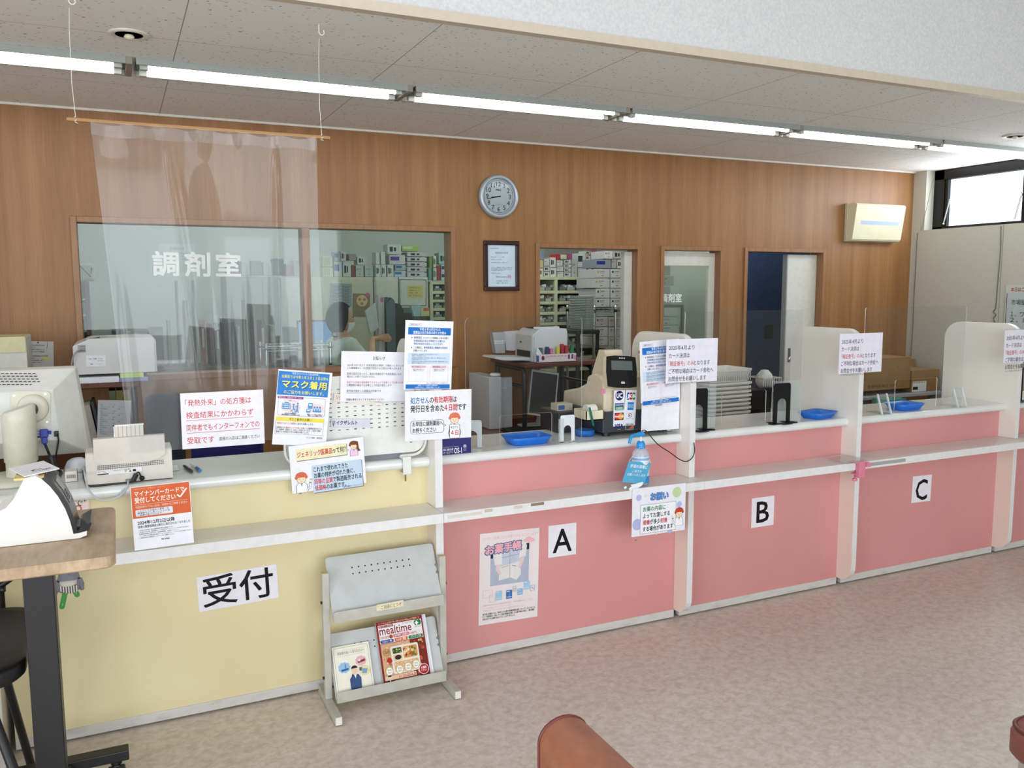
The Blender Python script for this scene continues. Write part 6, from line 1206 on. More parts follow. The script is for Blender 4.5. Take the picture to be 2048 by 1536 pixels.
def supplies():
    y = 4.885; A, B = at(1073, 712, y=y), at(1153, 709, y=y); x0, x1 = A.x, B.x; z1 = ZS+.055
    t = thing('supply_carton', 'low white and pink carton of office supplies on shelf edge by the white printer', 'box', ((x0+x1)/2, 4.9, ZS)); w = pm('#ecdfe3', .5); g = MB()
    g.box(x0, y, ZS+.001, x1, y+.003, z1, w); g.box(x0, y+.04, ZS+.001, x1, y+.043, z1+.01, w); g.box(x0, y, ZS+.001, x0+.003, y+.043, z1, w); g.box(x1-.003, y, ZS+.001, x1, y+.043, z1, w); g.box(x0, y, ZS+.001, x1, y+.043, ZS+.004, w); g.prism([(x0-.002, z1), (x0+.045, z1), (x0+.01, z1+.05)], y+.005, y+.007, pm('#e9edf0', .5), 'y'); obj('carton', g, t)
    s = Sheet((x0, y-.0002, z1), (x1, y-.0002, z1), (x0, y-.0002, ZS), base=False); s.rect(0, 2, 6, 16, '#3a5fa0'); s.disc(16, 8, 4, '#7d2f6c', 5); s.rect(78, 2, 83, 12, '#6b2f7a'); s.rect(87, 2, 92, 12, '#6b2f7a'); s.rect(94, 4, 99, 14, '#d98fa8')
    for k in range(6): s.text(24+k*9, 3, 3.4, '指先保護', '#a05a78', .0, 6); s.line([(23+k*9, 2), (23+k*9, 16)], .3, '#d9b9c4')
    obj('print', s.mb, t)
    for k, (f, c, h, lb) in enumerate(((.14, '#4f6a70', .045, 'grey-green packet'), (.28, '#2f3f6b', .05, 'dark blue packet'), (.41, '#e27fa6', .038, 'pink note pad'), (.55, '#d8cf5a', .048, 'yellow packet'), (.67, '#b0242e', .065, 'red packet'), (.77, '#b8303a', .055, 'short red packet'), (.89, '#1f7a52', .06, 'green packet tilted'))):
        g = MB(); cx = x0+(x1-x0)*f; g.mx = Matrix.Translation((cx, y+.022, ZS+.008)) @ Matrix.Rotation((.0, .06, -.05, .05, 0, .03, .12)[k], 4, 'Y'); g.box(-.0105, -.012, 0, .0105, .012, .045+h, pm(c, .5), .003); solo('supply_packet', g, lb+' standing in the supply carton by the white printer', 'packet', 'packets in the supply carton')
supplies()
y = YW-.004; g = MB(); A, B = at(985, 665, y=y-.06), at(1010, 706, y=y-.06); g.prism([(A.x, A.z), (B.x, A.z), (B.x, B.z), (A.x+.025, B.z)], y-.06, y, pm('#b3b8bb', .3), 'y'); 
for k in range(2): g.box(A.x+.012, y-.0612, A.z-.065-k*.014, B.x-.006, y-.0602, A.z-.059-k*.014, WHITE)  # white strips paint the reflections on the grey plastic
solo('file_pocket', g, 'grey wall file pocket on the wood wall beside the white printer', 'file holder')
g = MB(); A, B = at(1008, 663, y=5.42), at(1034, 700, y=5.42)
for k in range(3): 
    q = [(A.x+.012*k, A.z-.004*k), (B.x+.012*k, A.z+.004), (B.x+.012*k, B.z+.01), (B.x-.02, B.z-.005), (A.x+.02, B.z)]; g.prism(q, 5.425+k*.011, 5.428+k*.011, pm('#dcdde6', .6), 'y')
solo('hanging_papers', g, 'white papers hung in clips beside the white printer', 'papers')
# tower cabinet with notes, tilted display, keyboard
def tower():
    y = 5.06; A, B = at(973, 755, y=y), at(1058, 752, y=y); x0, x1 = A.x+.02, A.x+.20; zt = A.z; t = thing('computer_tower', 'pale computer tower covered with printed notes under the printer shelf', 'computer', (x0+.1, 5.2, .726)); m = pm('#c6c9cd', .4)
    g = MB(); g.box(x0, y, .727, x0+.09, 5.42, zt, m, .006); obj('case', g, t); g = MB(); g.box(x0+.091, y+.03, .727, 2.385, y+.06, zt-.01, pm('#bdc0c4', .45), .004); obj('side_panel', g, t)
    s = Sheet((x0+.10, y+.0295, zt-.02), (2.38, y+.0295, zt-.02), (x0+.10, y+.0295, .78), base=False)
    s.rect(2, 3, 46, 66, '#d5d7db'); s.rect(50, 3, 98, 70, '#cacdd2'); s.rect(4, 70, 46, 86, '#d8dade')
    for k in range(13): s.text(5, 6+k*4.4, 3, ('操作の手順　１', '処方箋入力→確認', '※必ず確認すること')[k % 3], '#5b5f66', .004, (30, 38, 36)[k % 3])
    for k in range(11): s.text(53, 8+k*5.2, 2.8, ('コード表　□□□', '１００　２００')[k % 2], '#6d7178', .0, 38)
    s.line([(56, 2), (66, 44)], 1.6, '#5c607a'); obj('taped_note', s.mb, t)
    g = MB(); g.lathe([(.001, 0), (.035, .002), (.038, .012), (.03, .02), (.001, .022)], (x0+.07, y+.06, zt), WHITE, 20); solo('round_tape_case', g, 'round white case lying on top of the noted computer tower', 'case')
tower()
def display():
    y = 5.02; TL, TR, BL = at(1066, 743, y=y), at(1115, 750, y=y-.03), at(1058, 825, y=y-.05); BR = TR+BL-TL; t = thing('desktop_display', 'black desktop display tilted back under the printer shelf', 'monitor', ((TL.x+TR.x)/2, y, .726))
    g = MB(); n = Vector((.25, 1, 0)).normalized()*.035; cc = (TL+BR)/2; f = [cc+(p-cc)*1.1 for p in (TL, TR, BR, BL)]
    V = f+[p+n for p in f]; g.add(V, [(0, 1, 2, 3), (7, 6, 5, 4), (0, 4, 5, 1), (1, 5, 6, 2), (2, 6, 7, 3), (3, 7, 4, 0)], pm('#b9bcbb', .4)); obj('casing', g, t)
    g = MB(); g.add([p-n*.06 for p in (TL, TR, BR, BL)], [(0, 1, 2, 3)], pm('#14171a', .15)); obj('screen', g, t)
    c = (BL+BR)/2; g = MB(); g.tube([c+n*.6, (c.x+.02, c.y+.09, .74)], .02, pm('#b9bcbb', .4), 10); g.box(c.x-.1, c.y-.02, .727, c.x+.12, c.y+.17, .742, pm('#b9bcbb', .4), .006); obj('stand', g, t)
display()
def keyboard():
    c = at(1052, 848, z=.745); g = MB(); g.mx = Matrix.Translation((c.x-.06, 4.825, .727)) @ Matrix.Rotation(-.1, 4, 'Z') @ Matrix.Rotation(.06, 4, 'X'); kb = pm('#101012', .5)
    t = thing('keyboard', 'black keyboard lying on the red-brown desk behind the A bay', 'keyboard', (c.x, c.y, .727)); g.box(-.2, -.075, .006, .2, .075, .022, kb, .004); obj('base', g, t)
    k = MB(); k.mx = g.mx
    for r in range(6):
        for q in range(18): k.box(-.192+q*.0214, -.066+r*.022, .022, -.174+q*.0214, -.048+r*.022, .029, pm('#1a1a1d', .5))
    obj('keycap_rows', k, t)
keyboard()
g = MB(); c = at(1085, 862, z=.74); g.mx = Matrix.Translation((c.x+.19, 4.80, .727)); g.box(-.035, -.02, 0, .035, .02, .035, pm('#1d5c58', .4), .006); solo('teal_dispenser', g, 'small teal case at the front edge of the red-brown desk', 'case')
# ================= behind bay B: basket tower, dark display back =================
WBK = pm('#eeede6', .5, '#e8e7df', 8)
def basket(z, h, x0, y0, i):
    L, W = .36, .27; g = MB(); t_ = .0
    rings = [[(a, b, z+zz) for a, b in rrect(x0-L/2+k, y0-W/2+k, x0+L/2-k, y0+W/2-k, .02, 3)] for zz, k in ((0, .02), (h-.014, .006), (h-.014, .0), (h, .0), (h, .006), (.006, .026))]
    g.loft(rings, WBK, False); 
    for k in range(22):
        xx = x0-L/2+.02+k*.0155; g.box(xx, y0-W/2+.008, z+.01, xx+.004, y0-W/2+.014, z+h-.018, pm('#cfcec6', .6))
    return g
bx, by = at(1462, 780, y=4.45).x, 4.58; z = .72; n = 0
g = MB(); g.box(bx-.5, 4.30, .69, bx+.5, 4.9, .715, pm('#8b8d8c', .5), .003); 
tt = thing('work_table', 'grey work table behind bay B mostly hidden by the counter', 'table', (bx, 4.6, 0)); obj('tabletop', g, tt)
for xx in (bx-.46, bx+.44):
    for yy in (4.34, 4.84):
        g = MB(); g.box(xx, yy, .001, xx+.03, yy+.03, .69, MET); obj('leg', g, tt)
ztop = at(1465, 738, y=4.45).z; zs = [.716+k*.052 for k in range(9)]
zz = .716; k = 0; lbl = ['lowest', 'second lowest', 'third from the bottom', 'fourth from the bottom', 'fifth from the bottom', 'sixth from the bottom', 'seventh from the bottom', 'fifth from the top', 'fourth from the top', 'third from the top', 'second from the top', 'topmost']
hs = (ztop-.09-.716)/11
for k in range(12):
    solo('plastic_basket', basket(.716+k*hs, min(hs-.001, .05) if k < 11 else .088, bx+.004*math.sin(k*2), by, k), 'white plastic basket, %s in the tower behind bay B' % lbl[k], 'basket', 'white basket tower')
A, B = at(1500, 777, y=4.6), at(1532, 826, y=4.6); t = thing('dark_display', 'dark display turned away beside the white basket tower', 'monitor', (A.x+.15, 4.62, .716)); g = MB(); g.box(A.x, 4.60, .80, B.x+.06, 4.64, A.z, pm('#17191c', .3), .006); obj('casing', g, t); g = MB(); g.box(A.x+.1, 4.61, .7165, A.x+.2, 4.72, .80, BLACK, .004); obj('stand', g, t)
g = MB(); A, B = at(1385, 775, y=4.5), at(1436, 832, y=4.5); g.box(A.x-.14, 4.5, .716, A.x+.015, 4.7, B.z+.12, pm('#1d2021', .4), .006); g.box(A.x-.05, 4.495, B.z+.05, A.x+.0, 4.499, B.z+.065, pm('#b8742f', .4)); solo('card_terminal', g, 'dark card terminal box seen through the bookend by the register partition', 'terminal')
# stand with white mesh basket and cloth in the doorway
def clothstand():
    y = 5.2; A, B = at(1528, 757, y=y), at(1567, 777, y=y); x0, x1 = A.x, B.x; zt = B.z-.02; t = thing('side_cabinet', 'dark-topped low cabinet holding a mesh basket in front of the navy door', 'cabinet', ((x0+x1)/2, y, 0)); g = MB(); g.box(x0, y, .002, x1, y+.21, zt-.06, pm('#8f8a84', .5)); obj('body', g, t); g = MB(); g.box(x0-.02, y-.02, zt-.06, x1+.02, y+.23, zt, BLACK, .003); obj('top', g, t)
    g = MB(); wm = pm('#cfcfca', .5)
    for k in range(9): xx = x0+.01+k*(x1-x0-.02)/8; g.box(xx, y+.02, zt+.001, xx+.006, y+.024, A.z, wm)
    for z_ in (zt+.001, A.z-.008): g.box(x0+.008, y+.019, z_, x1-.008, y+.025, z_+.008, wm); g.box(x0+.008, y+.2, z_, x1-.008, y+.206, z_+.008, wm); g.box(x0+.008, y+.02, z_, x0+.014, y+.206, z_+.008, wm); g.box(x1-.014, y+.02, z_, x1-.008, y+.206, z_+.008, wm)
    solo('mesh_basket', g, 'white mesh basket on the dark-topped cabinet by the navy door', 'basket')
    g = MB(); c = Vector(((x0+x1)/2, y+.11, zt+.03)); g.lathe([(.001, 0), (.06, 0), (.075, .05), (.06, .10), (.03, .135), (.001, .14)], tuple(c), pm('#e2e3e2', .9, '#c9cac9', 25, bump=.8), 12); solo('white_cloth', g, 'crumpled white cloth heaped in the mesh basket', 'cloth')
clothstand()
# ================= cartons behind bay C =================
KR = pm('#9a7443', .65, '#8f6b3d', 7)
def carton(u0, v0, u1, v1, y, d, lb, marks, m=KR):
    A, B = at(u0, v0, y=y), at(u1, v1, y=y); g = MB(); g.box(A.x, y, B.z, B.x, y+d, A.z, m, .002); s = Sheet((A.x, y-.0002, A.z), (B.x, y-.0002, A.z), (A.x, y-.0002, B.z), mb=g, base=False)
    for x, yy, h, q, w_ in marks:
        if h > 0: s.text(x, yy, h, q, '#5d4322', .01, w_)
        else: s.rect(x, yy, x+q, yy+w_, '#dfe0e2'); s.text(x+2, yy+1, 3.6, '納品書在中', '#444', .0, q-6); s.rect(x+2, yy+w_*.5, x+q*.4, yy+w_*.8, '#333')
    g.box(A.x, y-.0004, (A.z+B.z)/2+.002 if False else A.z-.0, B.x, y+d, A.z+.0006, pm('#a88350', .5)); return solo('cardboard_box', g, lb, 'box', 'cartons behind bay C'), A, B
yt = 5.02; zt = at(1800, 788, y=yt).z; t = thing('grey_table', 'grey folding table under the cardboard cartons behind bay C', 'table', (5.6, 5.2, 0)); xa, xb = at(1726, 788, y=yt).x, at(1883, 786, y=yt).x
g = MB(); g.box(xa, yt-.02, zt-.028, xb, 5.43, zt, pm('#a4a7ab', .4), .004); obj('tabletop', g, t)
for xx in (at(1768, 790, y=yt).x, xb-.06):
    g = MB(); g.box(xx, yt, .002, xx+.04, yt+.04, zt-.028, pm('#a4a7ab', .4), .003); g.box(xx-.01, yt-.012, zt-.06, xx+.05, yt+.05, zt-.024, pm('#8d9095', .4), .006); obj('leg', g, t)
zp = at(1800, 783, y=yt).z
def seat_on(o, z): o.location.z += 0
o, A, B = carton(1728, 725, 1819, 782, yt+.03, .27, 'large cardboard carton on the grey table nearest the letter B partition', [(10, 40, 5, '医療用医薬品 在中', 60), (10, 52, 4, '取扱注意', 26), (70, 12, 5, '上', None)])
o2, A2, B2 = carton(1824, 741, 1877, 780, yt+.03, .28, 'cardboard carton with white delivery label on the grey table', [(4, 28, -1, 50, 26)])
for q in (o, o2): q.location.z = zt+.0005
A3, B3 = at(1765, 722, y=5.33), at(1832, 726, y=5.33); g = MB(); g.box(A3.x, 5.335, zt+.0005, B3.x, 5.44, A3.z, KR, .002); solo('cardboard_box', g, 'cardboard carton standing behind the large one against the teak wall', 'box', 'cartons behind bay C')
for u0, u1, v0, lb in ((1752, 1800, 796, 'open cardboard carton below the grey table on its left part'.replace(' on its left part', ' near the table leg')), (1804, 1852, 792, 'open cardboard carton below the grey table towards the side wall')):
    A, B = at(u0, v0, y=5.1), at(u1, v0, y=5.1); g = MB(); zz = A.z-.02; g.box(A.x, 5.10, zz-.22, B.x, 5.38, zz-.02, KR, .002); g.prism([(A.x, zz-.02), (B.x, zz-.02), (B.x+.01, zz+.012), (A.x+.02, zz+.012)], 5.09, 5.095, KR, 'y'); ob = solo('cardboard_box', g, lb, 'box', 'cartons behind bay C')
    zf = zz-.22; g = MB(); g.box(A.x+.003, 5.10, .001, B.x-.003, 5.38, zf-.001, pm('#5f5a52', .6), .003); solo('plinth_crate', g, 'dull crate under the %s' % ('carton near the table leg' if u0 < 1790 else 'carton towards the side wall'), 'crate')
g = MB(); A, B = at(1775, 800, y=4.7), at(1812, 806, y=4.7); g.box(A.x, 4.7, .60, B.x, 4.85, A.z, pm('#2f8a78', .5), .004); g.box(A.x-.1, 4.68, .001, B.x+.1, 4.9, .6, pm('#55585a', .5), .004); solo('low_cabinet', g, 'low grey cabinet with teal top just behind the C bay worktop', 'cabinet')
# ================= the dispensing room behind the panes =================
ORD = ['first', 'second', 'third', 'fourth', 'fifth', 'sixth', 'seventh', 'eighth', 'ninth', 'tenth', 'eleventh', 'twelfth', 'thirteenth', 'fourteenth', 'fifteenth', 'sixteenth']
CRM = pm('#cfd0b8', .5, '#c8c9b0'); CRM2 = pm('#d8dbd2', .45, '#d2d5cc'); SHF = pm('#ccd3b0', .5, '#c5cca8'); DKS = pm('#565c50', .8)
def px(u0, v0, u1, v1, y): A, B = at(u0, v0, y=y), at(u1, v1, y=y); return A.x, B.z, B.x, A.z
def pack(u0, v0, u1, v1, y, d, c, lb, mk=None, grp=None, name='medicine_box', cat='medicine box', zbase=None, n=1):
    x0, z0, x1, z1 = px(u0, v0, u1, v1, y)
    z0 += .002; z1 -= .003
    if zbase is not None: z0 = zbase
    g = MB(); g.box(x0+.003, y, z0, x1-.003, y+d, z1-.001, pm(c, .5), .001)
    if mk:
        s = Sheet((x0, y-.0003, z1), (x1, y-.0003, z1), (x0, y-.0003, z0), mb=g, base=False)
        if mk[0] == 'o': s.rect(18, s.h*.25, 40, s.h*.75, '#2b2d30', 3); s.rect(48, s.h*.3, 62, s.h*.7, '#2b2d30', 2)
        elif mk[0] == 'b': s.rect(8, s.h*.18, 62, s.h*.6, mk[1])
        elif mk[0] == 's':
            for k in range(3): s.rect(25+k*18, s.h*.1, 31+k*18, s.h*.9, mk[1])
        elif mk[0] == 't': s.rect(12, s.h*.22, 24, s.h*.44, mk[1]); s.rect(30, s.h*.24, 62, s.h*.34, '#8d9398'); s.rect(30, s.h*.44, 56, s.h*.5, '#a5aab0'); s.rect(40, s.h*.72, 54, s.h*.8, '#6d7278'); s.line([(0, s.h*.99), (100, s.h*.99)], 1.4, '#9aa0a4')
    return solo(name, g, lb, cat, grp)
# ---- tall cabinets seen through the tinted pane ----
yc = 8.5; zc = at(690, 554, y=yc).z
def tallcab(name, lb, u0, u1, y, zt, m, d=.45, doors=2):
    x0, x1 = at(u0, 600, y=y).x, at(u1, 600, y=y).x; t = thing(name, lb, 'cabinet', ((x0+x1)/2, y+d/2, 0)); g = MB(); g.box(x0, y, .002, x1, y+d, zt, m, .003); obj('body', g, t)
    for k in range(doors):
        a, b = x0+.006+(x1-x0)*k/doors, x0-.006+(x1-x0)*(k+1)/doors; g = MB(); g.box(a, y-.012, .1, b, y-.001, zt-.03, m, .003); dr = obj('door', g, t); g = MB(); g.box(b-.03, y-.022, 1.0, b-.018, y-.0125, 1.12, GREY, .002); obj('handle', g, dr)
    return x0, x1
tallcab('tall_cabinet', 'cream tall cabinet with schedule board behind the pharmacist', 615, 747, yc, zc, CRM)
tallcab('tall_cabinet', 'white tall cabinet between the cream one and the open drug shelves', 751, 797, yc-.05, zc, CRM2, .5, 1)
xa, xb = tallcab('tall_cabinet', 'grey-framed white cabinet with yellow memo on its door', 799, 856, yc-.05, zc, CRM2, .5, 1)
y = yc-.066; s = Sheet(at(799, 558, y=y), at(853, 559, y=y), at(799, 612, y=y), base=False); s.frame(0, 0, 100, s.h, 3, '#6d7573'); s.rect(28, 22, 88, 64, '#d9cf86'); 
for k in range(4): s.text(34, 27+k*9, 6, ('連絡事項メモ', '※確認のこと', '在庫に注意', '必ず記入')[k], '#6b6640', .0, (42, 40, 34, 46)[k])
s.done('yellow_memo', 'yellow memo inside a grey frame on the cabinet door in the dispensing room', 'memo')
g = MB(); q = px(801, 616, 860, 640, 8.2); g.box(q[0], 8.2, .9, q[2], 8.4, q[3], pm('#3a3f3d', .5), .01); g.box(q[0]+.03, 8.19, q[3]-.05, q[2]-.1, 8.2, q[3]-.01, pm('#6d7471', .4)); g.box(q[0]-.05, 8.1, .002, q[2]+.05, 8.42, .899, pm('#4c514d', .6)); solo('label_printer', g, 'dark printer standing before the memo cabinet in the dispensing room', 'printer')
g = MB(); q = px(822, 612, 858, 632, 8.05); g.prism([(q[0], q[3]), (q[0]+.1, q[3]+.004), (q[0]+.12, q[1]), (q[0]+.03, q[1])], 8.05, 8.10, pm('#9fc6cc', .5), 'y'); g.box(q[0]+.1, 8.04, q[1], q[2], 8.15, q[3]-.02, pm('#cfcf9f', .5)); g.box(q[2]-.06, 8.035, q[3]-.05, q[2], 8.04, q[3]-.02, ink('#d8745c')); g.box(q[0]+.04, 8.06, .9, q[2]-.02, 8.15, q[1]-.0005, DKS); solo('file_holder', g, 'teal and cream file holder on the dark printer in the dispensing room', 'file holder')
# schedule board and round sign
y = yc-.025; s = Sheet(at(661, 566, y=y), at(704, 568, y=y), at(661, 612, y=y), th=.01, paper=pm('#93a3a8', .5))
for k in range(7): s.line([(4, 12+k*15), (96, 12+k*15)], 1.2, '#4f5c60'); s.text(8, 15+k*15, 7, '予定', '#3d484c', 0, 30); s.text(64, 15+k*15, 7, '担当', '#3d484c', 0, 20)
s.line([(58, 12), (58, 104)], 1.2, '#4f5c60'); s.done('schedule_board', 'grey ruled schedule board on the cream cabinet', 'board')
s = Sheet(at(707, 587, y=y), at(740, 588, y=y), at(707, 632, y=y), th=.012, paper=pm('#8c7a5c', .6)); s.disc(52, 42, 34, '#d9d38a')
for a in (30, 150, 270): s.disc(52+17*math.cos(math.radians(a)), 42-17*math.sin(math.radians(a)), 9, '#d06a9c')
s.disc(84, 4, 12, '#cf6f95'); s.done('round_sign_board', 'brown board with a yellow disc and pink spots on the cream cabinet', 'board')
# boxes on top of the cabinets
G1 = 'medicine boxes on the tall cabinets'; yb = 8.52
for i, (u0, v0, u1, v1, c, mk) in enumerate(((644, 534, 667, 554, '#d9dccb', ('s', '#c9b86a')), (644, 512, 666, 534, '#d6d9c9', ('s', '#b9a85a')), (667, 523, 685, 554, '#c9d0d0', ('b', '#3a5f9a')), (685, 523, 703, 554, '#cdd4d4', ('o',)), (668, 503, 681, 523, '#8fa0b4', ('b', '#33527f')), (681, 501, 693, 523, '#cfd5d6', ('o',)),
        (703, 529, 710, 554, '#9a3f3c', None), (697, 507, 713, 521, '#9c9a98', ('b', '#c98a92')), (714, 512, 733, 530, '#d3d8d6', ('o',)), (711, 531, 728, 554, '#bfc7c3', ('t', '#7d8f8a')), (729, 531, 747, 554, '#b4c4c4', ('t', '#8fa3a3')))):
    pack(u0, v0, u1, v1, yb, .14, c, '%s box, %s of those heaped over the cream cabinet' % ({'#9a3f3c': 'narrow red', '#8fa0b4': 'blue-grey', '#9c9a98': 'grey and pink', '#bfc7c3': 'dull grey', '#b4c4c4': 'pale teal'}.get(c, 'white'), ORD[i]), mk, G1)
for i, (u0, v0, u1, v1, c, mk) in enumerate(((751, 529, 762, 554, '#d5dada', ('o',)), (762, 529, 773, 554, '#d2d8d8', ('o',)), (751, 504, 760, 529, '#d9dedd', None), (761, 503, 771, 529, '#d9dedd', None), (774, 529, 788, 554, '#cfd4d2', ('o',)), (788, 541, 812, 554, '#b9cbd6', ('b', '#3f7fb0')), (790, 529, 812, 541, '#a9bcc4', ('b', '#2f6f9f')), (778, 509, 811, 529, '#cdd0d8', ('b', '#5a3fa0')), (774, 488, 803, 509, '#d6dadb', ('o',)), (803, 490, 838, 503, '#9fc45a', ('b', '#d9d9c9')))):
    pack(u0, v0, u1, v1, yb-.02, .15, c, '%s box, %s of those heaped over the white cabinets' % ({'#9fc45a': 'green and white', '#b9cbd6': 'blue-banded', '#a9bcc4': 'blue-banded flat', '#cdd0d8': 'purple-marked'}.get(c, 'white'), ORD[i]), mk, G1)
for k in range(5): pack(814, 544.5-k*10.2, 854, 554-k*10.2, yb-.03, .2, '#c9c8cf', 'long pale box, %s from the bottom of the five-box pile over the memo cabinet' % ORD[k], ('o',), G1)
# open drug shelves at the end of that window
def shelves(lb, u0, u1, y, vs, d, ups, z0=.002):
    x0, x1 = at(u0, 600, y=y).x, at(u1, 600, y=y).x; t = thing('drug_shelves', lb, 'shelves', ((x0+x1)/2, y+d/2, 0)); zt = at((u0+u1)/2, vs[0], y=y).z
    g = MB(); g.box(x0, y+d-.01, z0, x1, y+d, zt, DKS); obj('back_panel', g, t); zs = []
    for v in vs:
        z = at((u0+u1)/2, v, y=y).z; zs.append(z); g = MB(); g.box(x0, y, z-.03, x1, y+d-.011, z, SHF, .002); obj('shelf', g, t)
    for u in ups:
        x = at(u, 600, y=y).x; g = MB(); g.box(x-.018, y-.002, z0, x+.018, y+d-.012, zt-.031, SHF, .002); obj('upright', g, t)
    return x0, x1, zs
x0, x1, zs = shelves('cream open drug shelves at the edge of the tinted pane', 861, 935, 8.45, (563, 582, 599, 616, 634, 652, 672), .4, (863, 933))
for k, z in enumerate(zs[1:]):
    for j in range(3):
        g = MB(); a = x0+.045+j*.1; c = ('#7f8c86', '#59635f', '#a3aea8')[(k+j) % 3]; g.box(a, 8.46, z+.0005, a+.085, 8.68, z+.03, pm(c, .3), .004); g.box(a+.02, 8.47, z+.03, a+.06+.01*j, 8.55, z+.052, pm(('#c9d2cc', '#8d9b95', '#d9dfda')[(k*2+j) % 3], .4)); solo('drug_tray', g, '%s small tray on the %s shelf of the drug shelves by the tinted pane' % (ORD[j], ORD[k+1]), 'tray', 'trays on the drug shelves')
for i, (u0, v0, u1, v1, c, mk) in enumerate(((857, 536, 864, 561, '#6f9f8f', None), (858, 512, 865, 536, '#7f9a58', None), (866, 535, 874, 561, '#cdd4c4', ('o',)), (866, 511, 873, 535, '#d2d9c9', ('o',)), (874, 530, 881, 561, '#a8433f', None), (882, 545, 896, 561, '#d6dade', ('b', '#4a3f9a')), (882, 529, 896, 545, '#d6dade', ('b', '#4a3f9a')), (877, 505, 897, 529, '#9fc3bc', ('o',)), (898, 545, 912, 561, '#d3d8da', ('b', '#4a3f9a')), (898, 505, 912, 530, '#a9c9c2', ('o',)))):
    pack(u0, v0, u1, v1, 8.46, .14, c, '%s box, %s of those standing over the shelves by the tinted pane' % ({'#6f9f8f': 'teal', '#7f9a58': 'green', '#a8433f': 'red', '#9fc3bc': 'mint', '#a9c9c2': 'mint'}.get(c, 'white'), ORD[i]), mk, G1)
# tall dispensing machine, bag and displays near the pharmacist
g = MB(); q = px(772, 595, 792, 700, 7.0); g.prism(rrect(q[0], .75, q[2], q[3], .05, 5, 'cd'), 7.0, 7.35, pm('#5d7078', .45), 'y'); g.prism(rrect(q[2]+.002, .75, q[2]+.07, q[3]-.05, .05, 5, 'c'), 7.02, 7.35, pm('#2c3331', .5), 'y'); solo('packaging_machine', g, 'tall blue-grey packaging machine at the pharmacist\'s hand', 'machine')
g = MB(); q = px(756, 590, 775, 645, 7.02); g.box(q[0], 7.02, .76, q[2]-.025, 7.12, q[3], pm('#c9c9cf', .5), .003); g.box(q[0]+.02, 7.018, q[3]-.06, q[2]-.03, 7.02, q[3]-.02, ink('#b87f8f')); solo('tall_carton', g, 'tall pale carton beside the blue-grey packaging machine', 'box')
g = MB(); q = px(730, 606, 762, 667, 6.99); g.prism([(q[0], q[3]-.07), (q[0]+.09, q[3]), (q[2]-.02, q[1]+.05), (q[2]-.06, q[1]+.02), (q[0]+.04, q[1])], 6.985, 7.019, pm('#cfd4d2', .4, '#c3c9c7', 20), 'y'); solo('plastic_bag', g, 'white plastic bag hanging before the packaging machine', 'bag')
g = MB(); q = px(590, 742, 800, 770, 6.8); g.box(q[0], 6.8, .70, q[2]+.3, 7.5, .745, pm('#a9b0a8', .5), .004); wt = thing('dispensing_bench', 'long grey dispensing bench in front of the pharmacist', 'table', ((q[0]+q[2])/2, 7.1, 0)); obj('worktop', g, wt)
g = MB(); g.box(q[0]+.02, 6.85, .002, q[2]+.25, 7.45, .699, pm('#8d948c', .6)); obj('carcass', g, wt)
def screenthing(lb, u0, v0, u1, v1, y, c, zt):
    q = px(u0, v0, u1, v1, y); t = thing('computer_display', lb, 'monitor', ((q[0]+q[2])/2, y, zt)); g = MB(); g.box(q[0]-.012, y, q[1]-.012, q[2]+.012, y+.04, q[3]+.012, pm('#1d2124', .4), .004); obj('casing', g, t)
    g = MB(); g.box(q[0], y-.002, q[1], q[2], y-.0005, q[3], pm(c, .25, em=.35)); obj('screen', g, t); g = MB(); g.box((q[0]+q[2])/2-.1, y, zt+.0005, (q[0]+q[2])/2+.1, y+.12, zt+.012, BLACK, .003); g.box((q[0]+q[2])/2-.02, y+.041, zt+.01, (q[0]+q[2])/2+.02, y+.06, q[1]+.03, BLACK); obj('stand', g, t)
screenthing('blue computer display beside the window post left of the pharmacist'.replace(' left of', ' behind'), 597, 644, 664, 690, 6.98, '#4f7fb0', .745)
g = MB(); c = at(656, 690, y=6.05); 
# ---- pharmacist ----
def skin(name, parent, chains, m, sub=2, vox=None, extra=None):
    me = bpy.data.meshes.new('tmp'); bm = bmesh.new(); sl = bm.verts.layers.skin.verify(); key = {}
    for ch in chains:
        pv = None
        for p, r in ch:
            k = tuple(round(c, 4) for c in p)
            if k not in key:
                v = bm.verts.new(p); v[sl].radius = (r, r) if not isinstance(r, tuple) else r; v[sl].use_root = not key; key[k] = v
            v = key[k]
            if pv is not None and pv is not v and bm.edges.get((pv, v)) is None: bm.edges.new((pv, v))
            pv = v
    bm.to_mesh(me); bm.free(); o = bpy.data.objects.new('tmp', me); COL.objects.link(o)
    o.modifiers.new('s', 'SKIN'); sb = o.modifiers.new('u', 'SUBSURF'); sb.levels = sub; sb.render_levels = sub
    dg = bpy.context.evaluated_depsgraph_get(); ev = o.evaluated_get(dg); m2 = ev.to_mesh(); vs = [tuple(v.co) for v in m2.vertices]; fs = [tuple(p.vertices) for p in m2.polygons]; ev.to_mesh_clear(); bpy.data.objects.remove(o)
    g = MB(); g.add(vs, fs, m, True)
    if extra: extra(g)
    if vox:
        me = bpy.data.meshes.new('tmp'); me.from_pydata(g.v, [], g.f); o = bpy.data.objects.new('tmp', me); COL.objects.link(o); rm = o.modifiers.new('r', 'REMESH'); rm.mode = 'VOXEL'; rm.voxel_size = vox; sm = o.modifiers.new('q', 'SMOOTH'); sm.iterations = 3
        dg = bpy.context.evaluated_depsgraph_get(); ev = o.evaluated_get(dg); m2 = ev.to_mesh(); g = MB(); g.add([tuple(v.co) for v in m2.vertices], [tuple(p.vertices) for p in m2.polygons], m, True); ev.to_mesh_clear(); bpy.data.objects.remove(o)
    return obj(name, g, parent)
